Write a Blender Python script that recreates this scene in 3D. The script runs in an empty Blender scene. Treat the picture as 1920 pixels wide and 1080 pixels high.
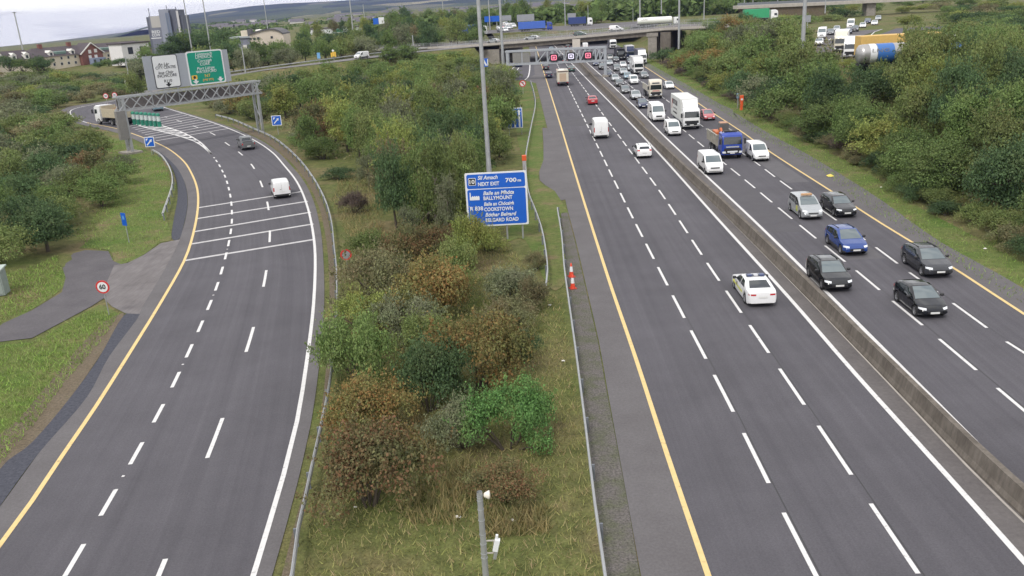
import bpy, bmesh, math, random
import numpy as np
from mathutils import Vector, Matrix
from mathutils.bvhtree import BVHTree
from mathutils.geometry import tessellate_polygon

scene = bpy.context.scene
COL = scene.collection
R = math.radians
rng = random.Random(7)

# ------------------------------------------------------------------ camera
F_PX, PITCH, ROLL, YAW, CAM_H = 1600.0, 0.325, -0.0575, 0.028, 18.7

def _rot(d):
    u, f, v = d
    c, s = math.cos(ROLL), math.sin(ROLL)
    u, v = c*u - s*v, s*u + c*v
    c, s = math.cos(PITCH), math.sin(PITCH)
    f, v = c*f + s*v, -s*f + c*v
    c, s = math.cos(YAW), math.sin(YAW)
    return Vector((c*u - s*f, s*u + c*f, v))

cam_data = bpy.data.cameras.new('camera')
cam = bpy.data.objects.new('camera', cam_data)
COL.objects.link(cam)
cam_data.sensor_width = 36.0
cam_data.lens = F_PX/1920.0*36.0
cam_data.clip_start = 0.5
cam_data.clip_end = 40000
_r, _u, _f = _rot((1, 0, 0)), _rot((0, 0, 1)), _rot((0, 1, 0))
cam.matrix_world = Matrix(((_r.x, _u.x, -_f.x, 0), (_r.y, _u.y, -_f.y, 0), (_r.z, _u.z, -_f.z, CAM_H), (0, 0, 0, 1)))
scene.camera = cam

# ------------------------------------------------------------------ sky, sun, exposure
SUN_EL, SUN_AZ = R(50), R(205)         # azimuth clockwise from +Y
world = bpy.data.worlds.new('World'); scene.world = world
world.use_nodes = True
wn, wl = world.node_tree.nodes, world.node_tree.links
wn.clear()
out = wn.new('ShaderNodeOutputWorld')
sky = wn.new('ShaderNodeTexSky'); sky.sky_type = 'NISHITA'; sky.sun_disc = False
sky.sun_elevation = SUN_EL; sky.sun_rotation = SUN_AZ
bg1 = wn.new('ShaderNodeBackground'); bg1.inputs['Strength'].default_value = 0.10
wl.new(sky.outputs[0], bg1.inputs['Color'])
tc = wn.new('ShaderNodeTexCoord')
mp = wn.new('ShaderNodeMapping'); mp.inputs['Scale'].default_value = (1.0, 1.0, 7.0)
wl.new(tc.outputs['Generated'], mp.inputs['Vector'])
nz = wn.new('ShaderNodeTexNoise'); nz.inputs['Scale'].default_value = 3.2; nz.inputs['Detail'].default_value = 7; nz.inputs['Roughness'].default_value = 0.55
wl.new(mp.outputs[0], nz.inputs['Vector'])
cr = wn.new('ShaderNodeValToRGB')
cr.color_ramp.elements[0].position = 0.42; cr.color_ramp.elements[0].color = (0.62, 0.62, 0.68, 1)
cr.color_ramp.elements[1].position = 0.54; cr.color_ramp.elements[1].color = (1.18, 1.17, 1.15, 1)
wl.new(nz.outputs[0], cr.inputs[0])
bg2 = wn.new('ShaderNodeBackground'); bg2.inputs['Strength'].default_value = 1.0
wl.new(cr.outputs[0], bg2.inputs['Color'])
mxs = wn.new('ShaderNodeMixShader'); mxs.inputs[0].default_value = 0.9
wl.new(bg1.outputs[0], mxs.inputs[1]); wl.new(bg2.outputs[0], mxs.inputs[2])
wl.new(mxs.outputs[0], out.inputs['Surface'])

sun_d = bpy.data.lights.new('sun', 'SUN'); sun_d.energy = 1.5; sun_d.angle = R(12); sun_d.color = (1.0, 0.96, 0.90)
sun = bpy.data.objects.new('sun', sun_d); COL.objects.link(sun)
_sd = Vector((math.sin(SUN_AZ)*math.cos(SUN_EL), math.cos(SUN_AZ)*math.cos(SUN_EL), math.sin(SUN_EL)))
sun.rotation_euler = _sd.to_track_quat('Z', 'Y').to_euler()
sun.location = _sd*300

vs = scene.view_settings
vs.view_transform = 'Standard'; vs.look = 'None'; vs.exposure = 0.42; vs.gamma = 1.0; vs.use_curve_mapping = False
scene.cycles.use_denoising = True
scene.cycles.max_bounces = 6
scene.cycles.volume_bounces = 0
scene.cycles.transparent_max_bounces = 6

# ------------------------------------------------------------------ projection helpers
ORG = Vector((0, 0, CAM_H))
def ray(px, py):
    return _rot(((px-960)/F_PX, 1.0, -(py-540)/F_PX))
def gx(px, py, z=0.0):
    d = ray(px, py)
    t = (z-CAM_H)/d.z if d.z < -1e-6 else 5e4
    return ORG + d*t
def at_y(px, py, Y):
    d = ray(px, py)
    return ORG + d*(Y/d.y)
def proj(p):
    d = Vector(p)-ORG
    x, y, z = d.dot(_r), d.dot(_f), d.dot(_u)
    return 960+F_PX*x/y, 540-F_PX*z/y, y

# ------------------------------------------------------------------ object helpers
def tag(o, label=None, cat=None, group=None, kind=None):
    if label: o['label'] = label
    if cat: o['category'] = cat
    if group: o['group'] = group
    if kind: o['kind'] = kind
    return o
def empty(name, loc=(0, 0, 0), rz=0.0, label=None, cat=None, group=None):
    o = bpy.data.objects.new(name, None); COL.objects.link(o)
    o.location = loc; o.rotation_euler = (0, 0, rz); o.empty_display_size = 0.3
    return tag(o, label, cat, group)
def children(o):
    return [c for c in bpy.data.objects if c.parent is o]
KIDS = {}
def link_mesh(name, me, parent=None, mats=None):
    o = bpy.data.objects.new(name, me); COL.objects.link(o)
    if mats:
        for m in mats: me.materials.append(m)
    if parent is not None:
        o.parent = parent
        KIDS.setdefault(parent.name, []).append(o)
    return o
def copy_tree(o, parent=None, mats=None):
    c = o.copy(); COL.objects.link(c)
    if parent is not None:
        c.parent = parent
        KIDS.setdefault(parent.name, []).append(c)
    if mats and o.type == 'MESH':
        for i, s in enumerate(c.material_slots):
            nm = s.material.name if s.material else ''
            if nm in mats:
                s.link = 'OBJECT'; s.material = mats[nm]
    for ch in list(KIDS.get(o.name, [])):
        copy_tree(ch, c, mats)
    return c

class MB:
    """collects shapes and links them as one mesh object"""
    def __init__(s):
        s.v = []; s.f = []; s.m = []; s.sm = []
    def add(s, vs, fs, mi=0, smooth=False):
        b = len(s.v); s.v.extend([tuple(p) for p in vs])
        for f in fs:
            s.f.append(tuple(b+i for i in f)); s.m.append(mi); s.sm.append(smooth)
        return s
    def box(s, c, d, mi=0, rz=0.0, rx=0.0, ry=0.0, taper=1.0):
        x, y, z = d[0]/2, d[1]/2, d[2]/2
        pts = [(-x, -y, -z), (x, -y, -z), (x, y, -z), (-x, y, -z), (-x*taper, -y*taper, z), (x*taper, -y*taper, z), (x*taper, y*taper, z), (-x*taper, y*taper, z)]
        M = Matrix.Rotation(rz, 3, 'Z') @ Matrix.Rotation(ry, 3, 'Y') @ Matrix.Rotation(rx, 3, 'X')
        pts = [M @ Vector(p) + Vector(c) for p in pts]
        return s.add(pts, [(0, 3, 2, 1), (4, 5, 6, 7), (0, 1, 5, 4), (1, 2, 6, 5), (2, 3, 7, 6), (3, 0, 4, 7)], mi)
    def cyl(s, p0, p1, r0, r1=None, n=10, mi=0, caps=True):
        r1 = r0 if r1 is None else r1
        p0, p1 = Vector(p0), Vector(p1)
        a = (p1-p0).normalized()
        t = a.orthogonal().normalized(); b = a.cross(t)
        pts = []
        for p, r in ((p0, r0), (p1, r1)):
            for i in range(n):
                th = 2*math.pi*i/n
                pts.append(p + t*(r*math.cos(th)) + b*(r*math.sin(th)))
        s.add(pts, [(i, (i+1) % n, n+(i+1) % n, n+i) for i in range(n)], mi, True)
        if caps:
            s.add(pts[:n], [tuple(range(n-1, -1, -1))], mi); s.add(pts[n:], [tuple(range(n))], mi)
        return s
    def bar(s, p0, p1, w, h=None, mi=0):
        h = w if h is None else h
        p0, p1 = Vector(p0), Vector(p1)
        a = (p1-p0).normalized()
        up = Vector((0, 0, 1)) if abs(a.z) < 0.95 else Vector((0, 1, 0))
        t = a.cross(up).normalized(); b = t.cross(a)
        o = [(-w/2, -h/2), (w/2, -h/2), (w/2, h/2), (-w/2, h/2)]
        pts = [p + t*x + b*y for p in (p0, p1) for x, y in o]
        return s.add(pts, [(0, 1, 5, 4), (1, 2, 6, 5), (2, 3, 7, 6), (3, 0, 4, 7), (3, 2, 1, 0), (4, 5, 6, 7)], mi)
    def sweep(s, pts, prof, mi=0, smooth=False, closed=True, caps=True):
        """prof: list of (side, up) offsets swept along a roughly level polyline"""
        n = len(prof); P = [Vector(p) for p in pts]; vs = []
        for i, p in enumerate(P):
            a = P[max(i-1, 0)]; b = P[min(i+1, len(P)-1)]
            d = (b-a); d.z = 0; d.normalize()
            sd = Vector((d.y, -d.x, 0))
            for x, z in prof: vs.append(p + sd*x + Vector((0, 0, z)))
        fs = []
        m = n if closed else n-1
        for i in range(len(P)-1):
            for j in range(m):
                k = (j+1) % n
                fs.append((i*n+j, (i+1)*n+j, (i+1)*n+k, i*n+k))
        s.add(vs, fs, mi, smooth)
        if caps and closed:
            s.add(vs[:n], [tuple(range(n))], mi); s.add(vs[-n:], [tuple(range(n-1, -1, -1))], mi)
        return s
    def lathe(s, prof, axis_o=(0, 0, 0), axis='Z', n=16, mi=0, smooth=True):
        vs = []
        for r, h in prof:
            for i in range(n):
                th = 2*math.pi*i/n
                a, b = r*math.cos(th), r*math.sin(th)
                p = {'Z': (a, b, h), 'Y': (a, h, b), 'X': (h, a, b)}[axis]
                vs.append(Vector(p)+Vector(axis_o))
        fs = []
        for j in range(len(prof)-1):
            for i in range(n):
                k = (i+1) % n
                fs.append((j*n+i, j*n+k, (j+1)*n+k, (j+1)*n+i))
        return s.add(vs, fs, mi, smooth)
    def prism(s, poly, z0, z1, mi=0):
        n = len(poly)
        vs = [(p[0], p[1], z0) for p in poly]+[(p[0], p[1], z1) for p in poly]
        tris = tessellate_polygon([[Vector((p[0], p[1], 0)) for p in poly]])
        s.add(vs, [(i, (i+1) % n, n+(i+1) % n, n+i) for i in range(n)], mi)
        s.add(vs, [tuple(n+i for i in t) for t in tris]+[tuple(reversed(t)) for t in tris], mi)
        return s
    def mesh(s, name, mats):
        me = bpy.data.meshes.new(name)
        me.from_pydata(s.v, [], s.f)
        for m in mats: me.materials.append(m)
        me.polygons.foreach_set('material_index', s.m)
        me.polygons.foreach_set('use_smooth', s.sm)
        me.update()
        return me
    def build(s, name, mats, parent=None, bevel=0.0, fixn=True):
        mats = mats if isinstance(mats, (list, tuple)) else [mats]
        me = s.mesh(name, mats)
        if fixn:
            bm = bmesh.new(); bm.from_mesh(me)
            bmesh.ops.recalc_face_normals(bm, faces=bm.faces)
            bm.to_mesh(me); bm.free()
        o = link_mesh(name, me, parent)
        if bevel:
            b = o.modifiers.new('bevel', 'BEVEL'); b.width = bevel; b.segments = 2; b.limit_method = 'ANGLE'; b.angle_limit = R(40)
        return o

# ------------------------------------------------------------------ materials
MATS = {}
def mat(name, col, rough=0.6, metal=0.0, var=0.0, vscale=3.0, bump=0.0, bscale=40.0, coat=0.0, emis=None, estr=1.0, spec=0.5, dirt=0.0):
    if name in MATS: return MATS[name]
    m = bpy.data.materials.new(name); m.use_nodes = True
    nt = m.node_tree; n, l = nt.nodes, nt.links
    b = n['Principled BSDF']
    b.inputs['Base Color'].default_value = (*col, 1); b.inputs['Roughness'].default_value = rough
    b.inputs['Metallic'].default_value = metal; b.inputs['Coat Weight'].default_value = coat
    b.inputs['Specular IOR Level'].default_value = spec
    if emis:
        b.inputs['Emission Color'].default_value = (*emis, 1); b.inputs['Emission Strength'].default_value = estr
    t = None
    if var or bump or dirt:
        t = n.new('ShaderNodeTexCoord')
    if var or dirt:
        a = n.new('ShaderNodeTexNoise'); a.inputs['Scale'].default_value = vscale; a.inputs['Detail'].default_value = 6; a.inputs['Roughness'].default_value = 0.65
        l.new(t.outputs['Object'], a.inputs['Vector'])
        h = n.new('ShaderNodeMapRange'); h.inputs[1].default_value = 0.3; h.inputs[2].default_value = 0.7
        h.inputs[3].default_value = 1-var; h.inputs[4].default_value = 1+var
        l.new(a.outputs[0], h.inputs[0])
        x = n.new('ShaderNodeMix'); x.data_type = 'RGBA'; x.blend_type = 'MULTIPLY'; x.inputs[0].default_value = 1
        x.inputs[6].default_value = (*col, 1)
        l.new(h.outputs[0], x.inputs[7]); l.new(x.outputs[2], b.inputs['Base Color'])
    if bump:
        a2 = n.new('ShaderNodeTexNoise'); a2.inputs['Scale'].default_value = bscale; a2.inputs['Detail'].default_value = 4
        l.new(t.outputs['Object'], a2.inputs['Vector'])
        bp = n.new('ShaderNodeBump'); bp.inputs['Strength'].default_value = bump; bp.inputs['Distance'].default_value = 0.02
        l.new(a2.outputs[0], bp.inputs['Height']); l.new(bp.outputs[0], b.inputs['Normal'])
    MATS[name] = m
    return m

def ramp_mat(name, layers, rough=0.95, bump=0.0, bscale=20, spec=0.2):
    """layers: list of (noise scale, (x,y,z) mapping, [(pos,col),...], mixfactor); first is the base, the others mixed over it"""
    m = bpy.data.materials.new(name); m.use_nodes = True
    n, l = m.node_tree.nodes, m.node_tree.links
    b = n['Principled BSDF']; b.inputs['Roughness'].default_value = rough; b.inputs['Specular IOR Level'].default_value = spec
    t = n.new('ShaderNodeTexCoord')
    prev = None
    for (sc, mapp, stops, fac) in layers:
        mpn = n.new('ShaderNodeMapping'); mpn.inputs['Scale'].default_value = mapp
        mpn.inputs['Location'].default_value = (sc*1.7, sc*0.6, 0)
        l.new(t.outputs['Object' if mapp[2] >= 0 else 'UV'], mpn.inputs['Vector'])
        a = n.new('ShaderNodeTexNoise'); a.inputs['Scale'].default_value = sc; a.inputs['Detail'].default_value = 8; a.inputs['Roughness'].default_value = 0.65
        l.new(mpn.outputs[0], a.inputs['Vector'])
        r_ = n.new('ShaderNodeValToRGB')
        els = r_.color_ramp.elements
        while len(els) < len(stops): els.new(0.5)
        for e, (p, c) in zip(els, stops): e.position = p; e.color = (*c, 1)
        l.new(a.outputs[0], r_.inputs[0])
        if prev is None: prev = r_.outputs[0]
        else:
            x = n.new('ShaderNodeMix'); x.data_type = 'RGBA'; x.blend_type = 'MULTIPLY' if fac < 0 else 'MIX'
            x.inputs[0].default_value = abs(fac)
            l.new(prev, x.inputs[6]); l.new(r_.outputs[0], x.inputs[7]); prev = x.outputs[2]
    l.new(prev, b.inputs['Base Color'])
    if bump:
        a2 = n.new('ShaderNodeTexNoise'); a2.inputs['Scale'].default_value = bscale; a2.inputs['Detail'].default_value = 5
        l.new(t.outputs['Object'], a2.inputs['Vector'])
        bp = n.new('ShaderNodeBump'); bp.inputs['Strength'].default_value = bump; bp.inputs['Distance'].default_value = 0.05
        l.new(a2.outputs[0], bp.inputs['Height']); l.new(bp.outputs[0], b.inputs['Normal'])
    MATS[name] = m
    return m
G3 = lambda g, t=(1, 1, 1): (g*t[0], g*t[1], g*t[2])
PT = (1.0, 0.955, 1.065)
M_ASPH = ramp_mat('asphalt', [(0.35, (1, 1, 1), [(0.3, G3(.094, PT)), (0.7, G3(.110, PT))], 1),
                              (1.0, (1.3, 0.012, -1), [(0.35, (.87, .87, .875)), (0.65, (1.09, 1.09, 1.085))], -1),
                              (0.06, (1, 1, 1), [(0.35, (.90, .90, .90)), (0.65, (1.08, 1.08, 1.08))], -1),
                              (14., (1, 1, 1), [(0.3, (.82, .82, .82)), (0.7, (1.14, 1.14, 1.14))], -1)], rough=0.85, bump=0.3, bscale=60)
M_SHOULD = ramp_mat('shoulder_asphalt', [(0.3, (1, 1, 1), [(0.3, (.118, .110, .113)), (0.7, (.15, .142, .145))], 1),
                              (9., (1, 1, 1), [(0.3, (.85, .85, .85)), (0.7, (1.12, 1.12, 1.12))], -1)], rough=0.9, bump=0.3, bscale=50)
M_DARKASPH = ramp_mat('dark_chippings', [(6., (1, 1, 1), [(0.3, (.05, .052, .066)), (0.7, (.095, .098, .118))], 1)], rough=0.95, bump=0.6, bscale=40)
M_TRACK = ramp_mat('track_asphalt', [(0.4, (1, 1, 1), [(0.3, (.095, .088, .096)), (0.7, (.13, .122, .128))], 1),
                              (6., (1, 1, 1), [(0.3, (.85, .85, .85)), (0.7, (1.12, 1.12, 1.12))], -1)], rough=0.9, bump=0.4, bscale=40)
M_CONC_GROUND = ramp_mat('worn_concrete_ground', [(0.5, (1, 1, 1), [(0.3, (.14, .128, .128)), (0.7, (.20, .185, .185))], 1),
                              (1.5, (3, .3, 1), [(0.3, (.8, .8, .8)), (0.7, (1.15, 1.15, 1.15))], -1)], rough=0.95, bump=0.4, bscale=30)
M_MEDIAN = ramp_mat('median_asphalt', [(0.5, (1, 1, 1), [(0.3, (.115, .105, .105)), (0.7, (.15, .138, .135))], 1),
                              (5., (1, 1, 1), [(0.3, (.85, .85, .85)), (0.7, (1.12, 1.12, 1.12))], -1)], rough=0.9)
M_GRASS = ramp_mat('grass_ground', [(0.11, (1, 1, 1), [(0.34, (.095, .125, .034)), (0.5, (.12, .128, .048)), (0.64, (.17, .140, .075))], 1),
                              (1.2, (1, 1, 1), [(0.3, (.62, .66, .6)), (0.7, (1.32, 1.26, 1.25))], -1),
                              (9., (1, 1, 1), [(0.3, (.6, .6, .6)), (0.7, (1.35, 1.35, 1.3))], -1)], rough=1.0, bump=1.0, bscale=9)
M_VERGE = ramp_mat('green_verge', [(0.25, (1, 1, 1), [(0.35, (.085, .140, .030)), (0.55, (.13, .150, .050)), (0.68, (.19, .150, .085))], 1),
                              (2.2, (1, 1, 1), [(0.3, (.7, .72, .7)), (0.7, (1.28, 1.25, 1.2))], -1),
                              (12., (1, 1, 1), [(0.3, (.65, .65, .65)), (0.7, (1.3, 1.3, 1.3))], -1)], rough=1.0, bump=1.0, bscale=10)
M_DIRT = ramp_mat('brown_verge', [(0.6, (1, 1, 1), [(0.3, (.125, .10, .065)), (0.55, (.155, .125, .09)), (0.7, (.11, .115, .05))], 1),
                              (8., (1, 1, 1), [(0.3, (.6, .6, .6)), (0.7, (1.35, 1.35, 1.35))], -1)], rough=1.0, bump=1.0, bscale=14)
M_GRAVEL = ramp_mat('gravel_strip', [(0.9, (1, 1, 1), [(0.44, (.14, .128, .120)), (0.72, (.095, .108, .055))], 1),
                              (11., (1, 1, 1), [(0.3, (.45, .45, .45)), (0.7, (1.5, 1.5, 1.5))], -1)], rough=1.0, bump=1.2, bscale=18)
M_WHITE = ramp_mat('road_white', [(5., (1, 1, 1), [(0.30, (.30, .29, .30)), (0.40, (.62, .61, .60)), (0.7, (.70, .69, .68))], 1)], rough=.7)
M_DULLW = mat('rumble_bar', (.47, .46, .46), 0.8, var=.18, vscale=2)
M_YEL = ramp_mat('road_yellow', [(4., (1, 1, 1), [(0.30, (.34, .27, .16)), (0.40, (.66, .49, .22)), (0.7, (.72, .54, .26))], 1)], rough=.7)
M_CONC = mat('concrete', (.27, .245, .215), 0.9, var=.22, vscale=1.2, bump=.2)
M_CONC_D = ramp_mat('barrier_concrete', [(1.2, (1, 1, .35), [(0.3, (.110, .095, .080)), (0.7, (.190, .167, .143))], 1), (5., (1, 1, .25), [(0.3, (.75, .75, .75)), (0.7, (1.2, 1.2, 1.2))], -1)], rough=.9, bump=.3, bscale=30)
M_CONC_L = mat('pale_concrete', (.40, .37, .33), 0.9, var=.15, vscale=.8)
M_GALV = mat('galvanised_steel', (.42, .43, .44), 0.5, metal=.55, var=.12, vscale=2)
M_GALV_D = mat('dull_steel', (.20, .215, .24), 0.55, metal=.35, var=.12, vscale=2)
M_BLACK = mat('black_plastic', (.018, .018, .02), 0.6)
M_TYRE = mat('tyre_rubber', (.022, .022, .023), 0.9)
M_RIM = mat('alloy', (.45, .45, .47), 0.35, metal=.8)
M_GLASS = mat('dark_glass', (.020, .026, .030), 0.06, spec=.9, coat=.4)
M_GLASS_L = mat('windscreen_glass', (.10, .13, .14), 0.06, spec=1.0, coat=.6)
M_RED = mat('lamp_red', (.45, .015, .02), 0.25, coat=.5)
M_LAMP = mat('lamp_clear', (.75, .77, .80), 0.15, coat=.6)
M_PLATE = mat('plate_white', (.72, .72, .70), 0.5)
# ------------------------------------------------------------------ curves on the ground, measured from the photograph
def smooth_curve(px, z=0.0, step=2.5, ext0=0.0, ext1=0.0, world=False):
    P = [Vector(p) for p in px] if world else [gx(p[0], p[1], z) for p in px]
    P = [Vector((p.x, p.y, 0)) for p in P]
    if ext0: P.insert(0, P[0] + (P[0]-P[1]).normalized()*ext0)
    if ext1: P.append(P[-1] + (P[-1]-P[-2]).normalized()*ext1)
    out = []
    for i in range(len(P)-1):
        p0 = P[max(i-1, 0)]; p1 = P[i]; p2 = P[i+1]; p3 = P[min(i+2, len(P)-1)]
        d = (p2-p1).length
        n = max(1, int(d/step))
        t1 = (p2-p0)*0.5; t2 = (p3-p1)*0.5
        l1 = (p1-p0).length or d; l2 = (p3-p2).length or d
        t1 = (p2-p0)/(l1+d)*d if i > 0 else (p2-p1); t2 = (p3-p1)/(d+l2)*d if i < len(P)-2 else (p2-p1)
        for k in range(n):
            t = k/n; h1 = 2*t**3-3*t**2+1; h2 = t**3-2*t**2+t; h3 = -2*t**3+3*t**2; h4 = t**3-t**2
            out.append(p1*h1+t1*h2+p2*h3+t2*h4)
    out.append(P[-1])
    return out
def resample(P, n):
    L = [0.0]
    for a, b in zip(P, P[1:]): L.append(L[-1]+(b-a).length)
    xs = np.linspace(0, L[-1], n)
    return [Vector((np.interp(x, L, [p.x for p in P]), np.interp(x, L, [p.y for p in P]), np.interp(x, L, [p.z for p in P]))) for x in xs]
class Arc:
    def __init__(s, P):
        s.P = P; L = [0.0]
        for a, b in zip(P, P[1:]): L.append(L[-1]+(b-a).length)
        s.L = L; s.X = [p.x for p in P]; s.Y = [p.y for p in P]
    def at(s, d): return Vector((np.interp(d, s.L, s.X), np.interp(d, s.L, s.Y), 0))
    def param(s, q):
        best = (1e9, 0)
        for i, (a, b) in enumerate(zip(s.P, s.P[1:])):
            ab = b-a; l2 = ab.length_squared
            if l2 < 1e-9: continue
            t = max(0, min(1, (q-a).dot(ab)/l2)); d = (a+ab*t-q).length
            if d < best[0]: best = (d, s.L[i]+t*ab.length)
        return best[1]
    def dirn(s, d):
        return (s.at(d+1.0)-s.at(d-1.0)).normalized()
def flat(p): return Vector((p.x, p.y, 0))

def strip(name, A, B, m, z, kind='structure', n=None, label=None):
    n = n or max(len(A), len(B))
    A, B = resample(A, n), resample(B, n)
    K = 4
    vs, fs, uv = [], [], []
    L = 0
    for i in range(n):
        if i: L += (A[i]-A[i-1]).length
        w = (B[i]-A[i]).length
        for k in range(K+1):
            p = A[i].lerp(B[i], k/K); vs.append((p.x, p.y, z)); uv.append((w*k/K, L))
    for i in range(n-1):
        for k in range(K):
            a = i*(K+1)+k
            fs.append((a, a+1, a+K+2, a+K+1))
    me = bpy.data.meshes.new(name); me.from_pydata(vs, [], fs); me.materials.append(m)
    ul = me.uv_layers.new(name='UVMap')
    for lp in me.loops: ul.data[lp.index].uv = uv[lp.vertex_index]
    bm = bmesh.new(); bm.from_mesh(me); bmesh.ops.recalc_face_normals(bm, faces=bm.faces)
    if bm.faces and sum(f.normal.z for f in bm.faces) < 0: bmesh.ops.reverse_faces(bm, faces=bm.faces)
    bm.to_mesh(me); bm.free()
    return tag(link_mesh(name, me), kind=kind)
def ground_poly(name, pts, m, z, smooth=True):
    P = [flat(p) for p in pts]
    if smooth:
        Q = []
        n = len(P)
        for i in range(n):
            p0, p1, p2, p3 = P[i-1], P[i], P[(i+1) % n], P[(i+2) % n]
            for t in (0, .25, .5, .75):
                Q.append(0.5*((2*p1)+(p2-p0)*t+(2*p0-5*p1+4*p2-p3)*t*t+(3*p1-p0-3*p2+p3)*t**3))
        P = Q
    tris = tessellate_polygon([P])
    me = bpy.data.meshes.new(name); me.from_pydata([(p.x, p.y, z) for p in P], [], [tuple(t) for t in tris]); me.materials.append(m)
    bm = bmesh.new(); bm.from_mesh(me)
    for f in bm.faces:
        f.normal_update()
        if f.normal.z < 0: f.normal_flip()
    bm.to_mesh(me); bm.free()
    return tag(link_mesh(name, me), kind='structure')

# --- motorway towards the bridge (left) and oncoming (right)
C_EDGE = smooth_curve([(1202, 1080), (1137, 720), (1123, 640), (1100, 540), (1080, 453), (1066, 400), (1052, 340), (1040, 290), (1025, 235), (1014, 190), (1006, 160), (1000, 130)], ext0=25, ext1=120)
C_YEL = smooth_curve([(1328, 1080), (1250, 850), (1192, 672), (1140, 520), (1080, 330), (1047, 222), (1015, 120)], ext0=25, ext1=160)
C_L1 = smooth_curve([(1530, 1080), (1442, 908), (1376, 775), (1324, 674), (1284, 598), (1226, 486), (1170, 376), (1115, 263), (1078, 188), (1045, 121)], ext0=25, ext1=160)
C_L2 = smooth_curve([(1724, 1080), (1597, 892), (1509, 761), (1442, 663), (1390, 587), (1325, 492), (1240, 363), (1182, 284), (1136, 222), (1095, 166), (1062, 121)], ext0=25, ext1=160)
C_L3 = smooth_curve([(1944, 1080), (1792, 910), (1600, 697), (1481, 560), (1345, 410), (1240, 293), (1175, 224), (1112, 160), (1074, 121)], ext0=25, ext1=160)
C_DRAIN = smooth_curve([(2004, 1060), (1848, 910), (1667, 720), (1514, 560), (1371, 415), (1272, 318), (1210, 255), (1155, 195), (1112, 150), (1086, 121)], ext0=25, ext1=160)
C_NW = smooth_curve([(2090, 1060), (1917, 915), (1741, 740), (1562, 560), (1420, 420), (1303, 310), (1240, 250), (1192, 202), (1131, 145), (1102, 119)], ext0=25, ext1=180)
C_N1 = smooth_curve([(2050, 880), (1870, 728), (1761, 636), (1674, 565), (1607, 509), (1547, 461), (1472, 400), (1400, 340), (1313, 270), (1254, 221), (1185, 164), (1130, 118)], ext0=25, ext1=180)
C_N2 = smooth_curve([(2050, 742), (1887, 641), (1797, 576), (1705, 511), (1642, 464), (1562, 409), (1472, 346), (1413, 302), (1326, 243), (1235, 177), (1152, 116)], ext0=25, ext1=180)
C_NY = smooth_curve([(2050, 668), (1920, 589), (1807, 515), (1726, 464), (1654, 420), (1567, 364), (1450, 289), (1386, 244), (1323, 203), (1265, 162), (1215, 129), (1190, 113)], ext0=25, ext1=170)
C_NE = smooth_curve([(2030, 610), (1870, 512), (1765, 455), (1640, 367), (1515, 290), (1440, 249), (1372, 208), (1285, 157), (1215, 118), (1198, 108)], ext0=25, ext1=160)
C_VB = smooth_curve([(2030, 555), (1915, 492), (1815, 437), (1715, 384), (1615, 318), (1515, 268), (1495, 258), (1400, 205), (1325, 165), (1230, 117)], ext0=25, ext1=10)
# --- slip road on the left
C_SY = smooth_curve([(0, 1022), (60, 940), (118, 853), (180, 762), (235, 675), (297, 575), (345, 490), (362, 440), (371, 390), (370, 355), (360, 327), (345, 303), (317, 280), (289, 266), (254, 252.6), (226, 243), (194, 236), (163, 230), (139, 220), (131.5, 211.7), (134, 206.5), (147, 202), (171, 197), (194.5, 193), (228, 186), (275, 174)], ext0=20)
C_SW = smooth_curve([(475, 1080), (504, 985), (532, 890), (557, 790), (575, 680), (588, 570), (591, 480), (586, 430), (574, 380), (556, 340), (530, 307), (512, 287), (482, 266), (441, 246), (399, 230), (352, 215), (311, 202.5), (283, 192), (262, 183)], ext0=20)
C_SE = smooth_curve([(510, 1080), (537, 985), (562, 890), (584, 790), (599, 680), (608, 570), (606, 480), (601, 430), (589, 380), (570, 340), (542, 306), (520, 284), (489, 263), (446, 243.5), (402, 228), (354, 213), (312, 201), (283, 191), (262, 182)], ext0=20)
C_SSH = smooth_curve([(-52, 1022), (10, 937), (76, 845), (143, 757), (205, 667), (266, 575), (322, 480), (343, 430), (352, 385), (350, 355), (341, 330), (326, 308), (302, 288), (276, 273), (244, 258), (215, 248), (180, 240), (146, 232), (118, 220), (112, 211), (121, 203), (140, 198), (168, 194), (192, 190.5), (226, 184), (275, 172.5)], ext0=20)

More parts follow.
